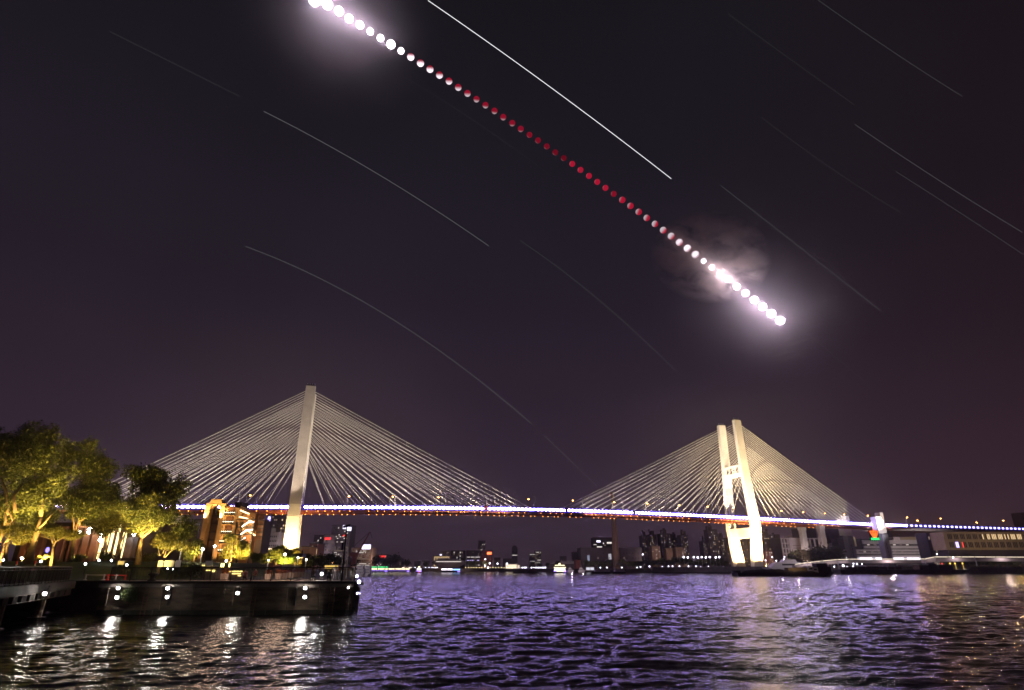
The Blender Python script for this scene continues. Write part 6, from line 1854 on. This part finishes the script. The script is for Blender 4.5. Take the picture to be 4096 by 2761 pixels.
    tr.links.new(s_.outputs['Z'], c2.inputs[0])
    m2 = nn(tr, 'ShaderNodeMix', data_type='RGBA'); m2.inputs[7].default_value = (0.42, 0.26, 0.19, 1)
    tr.links.new(mx.outputs[2], m2.inputs[6]); tr.links.new(c2.outputs[0], m2.inputs[0]); tr.links.new(m2.outputs[2], bs.inputs['Base Color'])
    me.materials.append(m1)
    H = Vector(J['head'])
    MB().ball((H.x, H.y + .025, H.z + .07), (.105, .115, .11), 9, 6).obj("hair", M_hair, t, True)
    MB().tube([(H.x, H.y - .09, H.z + .04), (H.x, H.y - .13, H.z + .015)], [.012, .02], 5).obj("nose", M_skin, t)
    return t
person(1250, 2332, 67.4, "person in a brown jacket sitting on the quay near the railing's end", 'sit', (.10, .06, .05), (.03, .03, .035), 0.5)
person(1318, 2330, 67.6, "person in dark clothes crouching by the railing left of the camera pole", 'crouch', (.03, .03, .06), (.02, .02, .03), -0.3)
person(1338, 2318, 70.5, "person in a pale coat standing behind the crouching one", 'stand', (.36, .26, .22), (.10, .08, .08), 0.2)
person(1352, 2316, 71.5, "person in a reddish top standing just left of the camera pole", 'stand', (.30, .12, .10), (.06, .05, .06), -0.4)
person(1402, 2318, 70.2, "person in black leaning on the river-side railing, nearest the corner", 'lean', (.02, .02, .02), (.03, .03, .04), 1.45)
person(1398, 2308, 76.0, "person in grey leaning on the river-side railing, second from the corner", 'lean', (.10, .09, .09), (.03, .03, .05), 1.4)
person(1392, 2302, 83.0, "person in dark red leaning on the river-side railing, farthest of three", 'lean', (.12, .03, .03), (.03, .03, .05), 1.4)
person(978, 2330, 68.0, "person in maroon crouching among the flower pots by the lit steps", 'crouch', (.14, .04, .04), (.04, .03, .03), 0.2)
person(1018, 2330, 68.2, "person in a dark red coat sitting right of the crouching one in maroon", 'sit', (.12, .03, .03), (.03, .03, .03), -0.2)
# photographers' lights
for px, py, Y, r_, m, lab in ((1287, 2296, 69.0, 0.13, G_flood, "dazzling white photo light on a small stand behind the railing"), (1319, 2300, 69.5, 0.07, glow("violet_lamp3", (0.6, 0.6, 1.0), 22.0), "small violet-white torch held above the crouching person")):
    p = at(px, py, Y)
    t = thing("photo_light", lab, "photo light", (p.x, Y, GZ + .06), 0, "photo lights on the quay")
    H_ = p.z - GZ - .06
    MB().ball((0, 0, H_), r_, 8, 6).obj("lens", m, t)
    for k in range(3):
        a_ = k * 2.09
        MB().tube([(0.32 * math.cos(a_), 0.32 * math.sin(a_), 0), (0, 0, H_ * 0.6), (0, 0, H_ - r_)], 0.018, 5).obj("stand_leg", M_dark, t)
    point(p + Vector((0, -0.4, 0.1)), 50 if r_ > .1 else 12, (0.95, 0.92, 1.0), 0.1)

# ------------------------------------------------------------------ boats
M_hull = mat("black_hull", (0.03, 0.022, 0.022), 0.6, noise=0.4, nscale=0.5)
M_hull2 = mat("rust_hull", (0.10, 0.05, 0.04), 0.7, noise=0.5, nscale=0.5)
M_boatw = mat("white_boat_paint", (0.55, 0.52, 0.53), 0.45)
def hull(mb, L, B, D, rake=3.0, z0=-0.4):
    """Hull outline with a raked bow at +x."""
    lo = [(-L / 2, -B / 2 * .8), (L / 2 - rake * 2, -B / 2 * .8), (L / 2 - rake, 0), (L / 2 - rake * 2, B / 2 * .8), (-L / 2, B / 2 * .8)]
    hi = [(-L / 2 - .4, -B / 2), (L / 2 - rake * 1.6, -B / 2), (L / 2, 0), (L / 2 - rake * 1.6, B / 2), (-L / 2 - .4, B / 2)]
    vs = [(x, y, z0) for x, y in lo] + [(x, y, D + (0.5 if i == 2 else 0)) for i, (x, y) in enumerate(hi)]
    return mb.add(vs, [(4, 3, 2, 1, 0), (5, 6, 7, 8, 9)] + [(i, (i + 1) % 5, 5 + (i + 1) % 5, 5 + i) for i in range(5)])
def boat(name, label, cat, px0, px1, Y, flip=False, group=None):
    a = ray(px0, 2296)[0] * Y; b_ = ray(px1, 2296)[0] * Y
    t = thing(name, label, cat, ((a + b_) / 2, Y, 0), math.pi if flip else 0, group)
    return t, b_ - a
# near barge with cargo heaps and wheelhouse at its right end
t, L = boat("barge", "long low dark cargo barge with brown sheds, in front of the right bridge tower", "barge", 2940, 3345, 345)
hull(MB(), L, 11, 1.9, 4).obj("hull", M_hull, t)
hb_ = MB()
for k in range(14):
    x = -L / 2 + 8 + k * (L * 0.62) / 14
    hb_.ball((x, rng.uniform(-2, 2), 1.9), (4.5, 3.6, 1.0 + 1.0 * rng.random()), 9, 5)
MBh = hb_.obj("cargo_heap", mat("gravel_cargo", (0.06, 0.05, 0.045), 0.95, noise=0.5, nscale=0.8), t); stuff(MBh)
for k in range(26):
    MB().box((-L / 2 + 4 + k * (L - 14) / 26, -5.3, 1.5), (0.5, 0.5, 1.6)).obj("hull_stanchion", M_hull, t)
for k, (x, w, h) in enumerate(((0.05, 5.0, 2.6), (0.14, 5.6, 2.8), (0.225, 3.4, 3.4), (0.27, 3.0, 2.8))):
    MB().box((L * x, -1, 1.9 + h / 2), (w, 5, h)).obj("deckhouse", mat("dull_yellow_shed", (0.22, 0.16, 0.07), 0.8) if k < 2 else M_boatw, t)
    if k > 1:
        MB().box((L * x, -3.55, 1.9 + h * .6), (w * .5, 0.12, 0.8)).obj("window", M_glass, t)
MB().box((L * 0.35, 0, 3.4), (9, 6, 3.2)).obj("wheelhouse", M_hull, t)
MB().box((L * 0.35, 0, 5.9), (6, 5, 1.8)).obj("bridge_deck", M_hull, t)
MB().tube([(L * 0.37, 0, 6.8), (L * 0.37, 0, 10)], 0.12, 5).obj("mast", M_hull, t)
MB().box((-L / 2 + 1, 0, 2.4), (3, 4, 1.4)).obj("bow_winch", M_hull, t)
p = bridge
point((at(3190, 2290, 336).x, 336, 6), 700, (1, 0.75, 0.6), 0.3)
# second barge group at the right
t, L = boat("barge", "longest dark barge at the right, moored under the lit walkway, row of tyre fenders", "barge", 3350, 3890, 452)
hull(MB(), L, 12, 3.2, 5).obj("hull", M_hull, t)
for k in range(8):
    MB().box((-L / 2 + 6 + k * 5.2, -1 + rng.uniform(-1, 1), 3.2 + 1.0), (4.6, 6, 2.0 + rng.uniform(-.4, .6))).obj("cargo_hatch", M_hull2, t)
for k in range(14):
    MB().tube([(-L / 2 + 3 + k * 5 + 0.8 * math.cos(a_), -6.2, 1.7 + 0.8 * math.sin(a_)) for a_ in np.linspace(0, 6.28, 9)], 0.25, 5).obj("tyre_fender", M_rubber, t)
MB().box((L * 0.13, 0, 4.6), (7, 7, 3.0)).obj("deckhouse", M_hull2, t)
MB().box((L * 0.20, 0, 5.2), (6, 6, 4.0)).obj("deckhouse", M_hull, t)
MB().box((L * 0.29, 0, 4.8), (10, 7, 3.2)).obj("wheelhouse", M_hull, t)
for k in range(5):
    MB().box((L * 0.13 - 2.6 + k * 1.3, -3.55, 4.9), (0.7, 0.12, 0.9)).obj("window", mat("cabin_glass", (0.12, 0.10, 0.10), 0.2), t)
for px, py, m in ((3768, 2255, G_red), (3820, 2254, glow("amber_lamp", (1.0, 0.6, 0.1), 2.5)), (3850, 2254, glow("amber_lamp", (1.0, 0.6, 0.1), 2.5)), (3800, 2254, glow("amber_lamp", (1.0, 0.6, 0.1), 2.5))):
    q_ = at(px, py, 450)
    loc = q_ - Vector(t.location)
    MB().ball((loc.x, loc.y, loc.z), 0.5, 7, 5).tube([(loc.x, loc.y, loc.z - .4), (loc.x, loc.y, 3)], 0.08, 4).obj("navigation_light", m, t)
# white yacht-like ferry behind the barge
t, L = boat("ferry", "white streamlined ferry with dark windows moored behind the near barge", "ferry", 3050, 3215, 500, True)
hull(MB(), L, 9, 4.4, 4).obj("hull", M_boatw, t)
MB().prism([(-L / 2 + 2, 4.4), (L / 2 - 6, 4.4), (L / 2 - 9.5, 7.6), (L / 2 - 12, 8.6), (-L / 2 + 3, 8.6)], 'y', -3.6, 3.6).obj("saloon", M_boatw, t)
MB().prism([(-L / 2 + 5, 8.62), (L / 2 - 16, 8.62), (L / 2 - 18, 10.6), (-L / 2 + 6, 10.6)], 'y', -2.8, 2.8).obj("upper_deck", M_boatw, t)
for k in range(11):
    MB().box((-L / 2 + 5 + k * (L - 20) / 11, -3.68, 6.8), (1.5, 0.14, 1.3)).obj("window", M_glass, t)
    MB().box((-L / 2 + 5 + k * (L - 20) / 11, 3.68, 6.8), (1.5, 0.14, 1.3)).obj("window", M_glass, t)
point((t.location.x - 8, 484, 9), 900, (1, 0.85, 0.95), 0.4); point((t.location.x + 14, 484, 9), 900, (1, 0.85, 0.95), 0.4)
# white passenger boats by the left bank
for (l, r, Y, dk, lab) in ((1420, 1462, 330, 3, "white three-deck passenger boat moored nearest the quay corner"), (1458, 1486, 350, 3, "white boxy passenger boat right of the three-deck one")):
    t, L = boat("passenger_boat", lab, "passenger boat", l, r, Y, group="white boats by the left bank")
    hull(MB(), L, 5, 1.2, 0.9).obj("hull", M_boatw, t)
    for k in range(dk):
        f = 1 - 0.12 * k
        MB().box((-0.2, 0, 1.35 + 1.5 * k + .55), (L * 0.86 * f, 4.2, 1.1)).obj("deck_cabin", M_boatw, t)
        MB().box((-0.2, 0, 1.35 + 1.5 * k + 1.25), (L * 0.92 * f, 4.6, 0.14)).obj("deck_edge", M_boatw, t)
        for j in range(5):
            MB().box((-0.2 + (j - 2) * L * 0.15 * f, -2.14, 1.35 + 1.5 * k + .62), (L * 0.10 * f, 0.08, 0.5)).obj("window", M_glass, t)
    MB().tube([(0, 0, 5.4), (0, 0, 8.2)], 0.06, 5).obj("mast", M_boatw, t)
    point((t.location.x, Y - 14, 5), 1500, (0.95, 0.82, 0.95), 0.4)
t, L = boat("pontoon", "low moored pontoon with a violet light strip left of the white passenger boats", "pontoon", 1385, 1414, 300)
MB().box((0, 0, 0.5), (L, 4, 1.0)).obj("deck", M_hull, t)
MB().box((0, 0, 3.6), (L, 4, 0.25)).obj("roof", M_boatw, t)
for x in (-.45, .45):
    MB().tube([(L * x, -1.9, 1), (L * x, -1.9, 3.5)], 0.07, 5).obj("post", M_boatw, t)
MB().tube([(-L / 2, -2.05, 3.4), (L / 2, -2.05, 3.4)], 0.09, 5).obj("roof_light", glow("violet_strip", (0.6, 0.45, 1.0), 4.0), t)
# far lit boats; the long ones stand in for moving boats' light trails
def lit_boat(lab, l, r, Y, bands, H_=4.0, cat="tour boat"):
    t, L = boat("tour_boat", lab, cat, l, r, Y, group="lit boats on the far side of the river")
    hull(MB(), L, 7, 1.4, 2.0).obj("hull", M_hull, t)
    MB().box((-0.5, 0, 1.4 + H_ / 2), (L * 0.9, 5.4, H_)).obj("saloon", WALLS['dark'], t)
    for (x0, x1, z, h, m) in bands:
        n = max(1, int((x1 - x0) * L / 4))
        for k in range(n):
            c = -L / 2 + L * (x0 + (x1 - x0) * (k + .5) / n)
            MB().box((c, -2.9, z), ((x1 - x0) * L / n * 0.92, 0.25, h)).obj("light_band", m, t)
    return t, L
G_yw = glow("boat_warm", (1.0, 0.86, 0.50), 3.0); G_gr = glow("boat_green", (0.08, 1.0, 0.30), 1.6); G_bv = glow("boat_violet", (0.35, 0.20, 1.0), 3.0)
lit_boat("long boat standing in for a green and yellow light trail, far left bank", 1487, 1552, 640, ((0, 1, 5.0, 0.8, G_gr), (0, 1, 3.2, 0.9, G_yw), (0, 1, 1.3, 0.7, G_bv)))
lit_boat("long boat standing in for a yellow-white and violet light trail", 1554, 1640, 650, ((0, 1, 3.2, 0.9, G_yw), (0, 1, 1.2, 0.7, G_bv)), 3.0)
t, L = lit_boat("small boat lit white and violet alone left of the arena's landing", 1666, 1688, 560, ((0.1, 0.9, 3.3, 1.4, glow("boat_white", (1, 0.9, 1.0), 3.0)), (0.0, 1, 1.6, 0.9, G_bv), (0.3, 0.7, 5.0, 0.8, G_yw)))
MB().ball((0, -3.2, -0.1 + 0.5), 0.5, 6, 4).obj("red_light", G_red, t)
lit_boat("boat with a white light band turning blue at its right end, below the arena", 1766, 1842, 640, ((0, 0.6, 2.8, 1.4, glow("boat_white", (1, 0.9, 1.0), 3.0)), (0.6, 1, 2.6, 1.2, glow("boat_blue", (0.25, 0.5, 1.0), 2.6)), (0, 1, 1.0, 0.6, G_bv)), 3.0)
t, L = lit_boat("brightest double-deck tour boat, outlined in yellow lights, mid river", 2214, 2264, 545, ((0.06, 0.94, 3.0, 1.5, glow("boat_white", (1, 0.9, 1.0), 3.0)), (0, 1, 4.6, 0.5, G_yw), (0.1, 0.9, 6.4, 0.5, G_yw), (0, 0.2, 1.6, 1.2, G_bv), (0.8, 1, 1.6, 1.2, G_bv), (0.2, 0.8, 1.7, 1.0, G_yw)), 5.0)
MB().box((0, 0, 7.4), (L * 0.12, 2, 1.4)).obj("wheelhouse", G_yw, t)
t, L = lit_boat("glass-sided white-lit landing stage before the power station's left end", 2344, 2376, 655, ((0, 1, 3.4, 2.6, glow("landing_glass", (0.85, 0.85, 0.95), 0.9)),), 4.0, "landing stage")
for (l, r, Y, lab) in ((2270, 2298, 640, "grey motor yacht between the bright tour boat and the landing stage"), (2314, 2344, 645, "grey motor yacht touching the glass landing stage")):
    t, L = boat("motor_yacht", lab, "yacht", l, r, Y, group="grey yachts on the far side")
    hull(MB(), L, 4, 1.8, 1.5).obj("hull", M_boatw, t)
    MB().prism([(-L * .4, 1.8), (L * .25, 1.8), (L * .12, 3.4), (-L * .36, 3.4)], 'y', -1.6, 1.6).obj("cabin", M_boatw, t)
    MB().prism([(-L * .3, 3.42), (L * .05, 3.42), (0, 4.6), (-L * .28, 4.6)], 'y', -1.3, 1.3).obj("flybridge", M_boatw, t)
    for k in range(4):
        MB().box((-L * .3 + k * L * .13, -1.66, 2.6), (L * .08, 0.1, 0.7)).obj("window", M_glass, t)
    MB().tube([(-L * .1, 0, 4.6), (-L * .1, 0, 7)], 0.08, 5).obj("mast", M_boatw, t)
    point((t.location.x, Y - 10, 4), 900, (1, 0.8, 0.9), 0.4)
for (l, r, Y, lab, hm) in ((2366, 2452, 500, "dark barge with a pale cover, mid river below the chimney", M_hull), (2450, 2508, 505, "dark tug with a stepped cabin right of the covered barge", M_hull), (2052, 2112, 560, "low dark barge with a row of stanchions, mid river left", M_hull), (2108, 2166, 565, "low dark vessel with a stubby cabin, mid river left", M_hull), (1462, 1492, 470, "small dark workboat right of the white passenger boats", M_hull)):
    t, L = boat("barge", lab, "barge", l, r, Y, group="dark vessels in mid river")
    hull(MB(), L, 6, 1.3, 2).obj("hull", hm, t)
    if "cover" in lab:
        MB().prism([(-L * .38, 1.3), (L * .36, 1.3), (L * .3, 3.2), (0, 3.6), (-L * .34, 3.0)], 'y', -2.4, 2.4).obj("cargo_cover", WALLS['pale'], t)
    elif "stanchions" in lab:
        for k in range(14):
            MB().box((-L * .45 + k * L * .06, -2.6, 1.8), (0.3, 0.3, 1.0)).obj("stanchion", M_hull2, t)
    else:
        MB().box((-L * .1, 0, 2.2), (L * .5, 4, 1.8)).obj("cabin", M_hull2, t)
        MB().box((-L * .05, 0, 3.7), (L * .22, 3, 1.3)).obj("wheelhouse", M_hull2, t)
        MB().tube([(-L * .05, 0, 4.3), (-L * .05, 0, 7)], 0.1, 5).obj("mast", M_hull, t)

# ------------------------------------------------------------------ night haze over the river
m = bpy.data.materials.new("haze_air"); m.use_nodes = True
t = m.node_tree; t.nodes.clear()
v = nn(t, 'ShaderNodeVolumePrincipled')
v.inputs['Color'].default_value = (0.95, 0.80, 0.92, 1); v.inputs['Density'].default_value = 1.5e-4; v.inputs['Anisotropy'].default_value = 0.35
o = nn(t, 'ShaderNodeOutputMaterial'); t.links.new(v.outputs[0], o.inputs['Volume'])
hz = MB().box((0, 4700, 87), (18200, 9740, 179)).obj("haze", m)
stuff(hz)
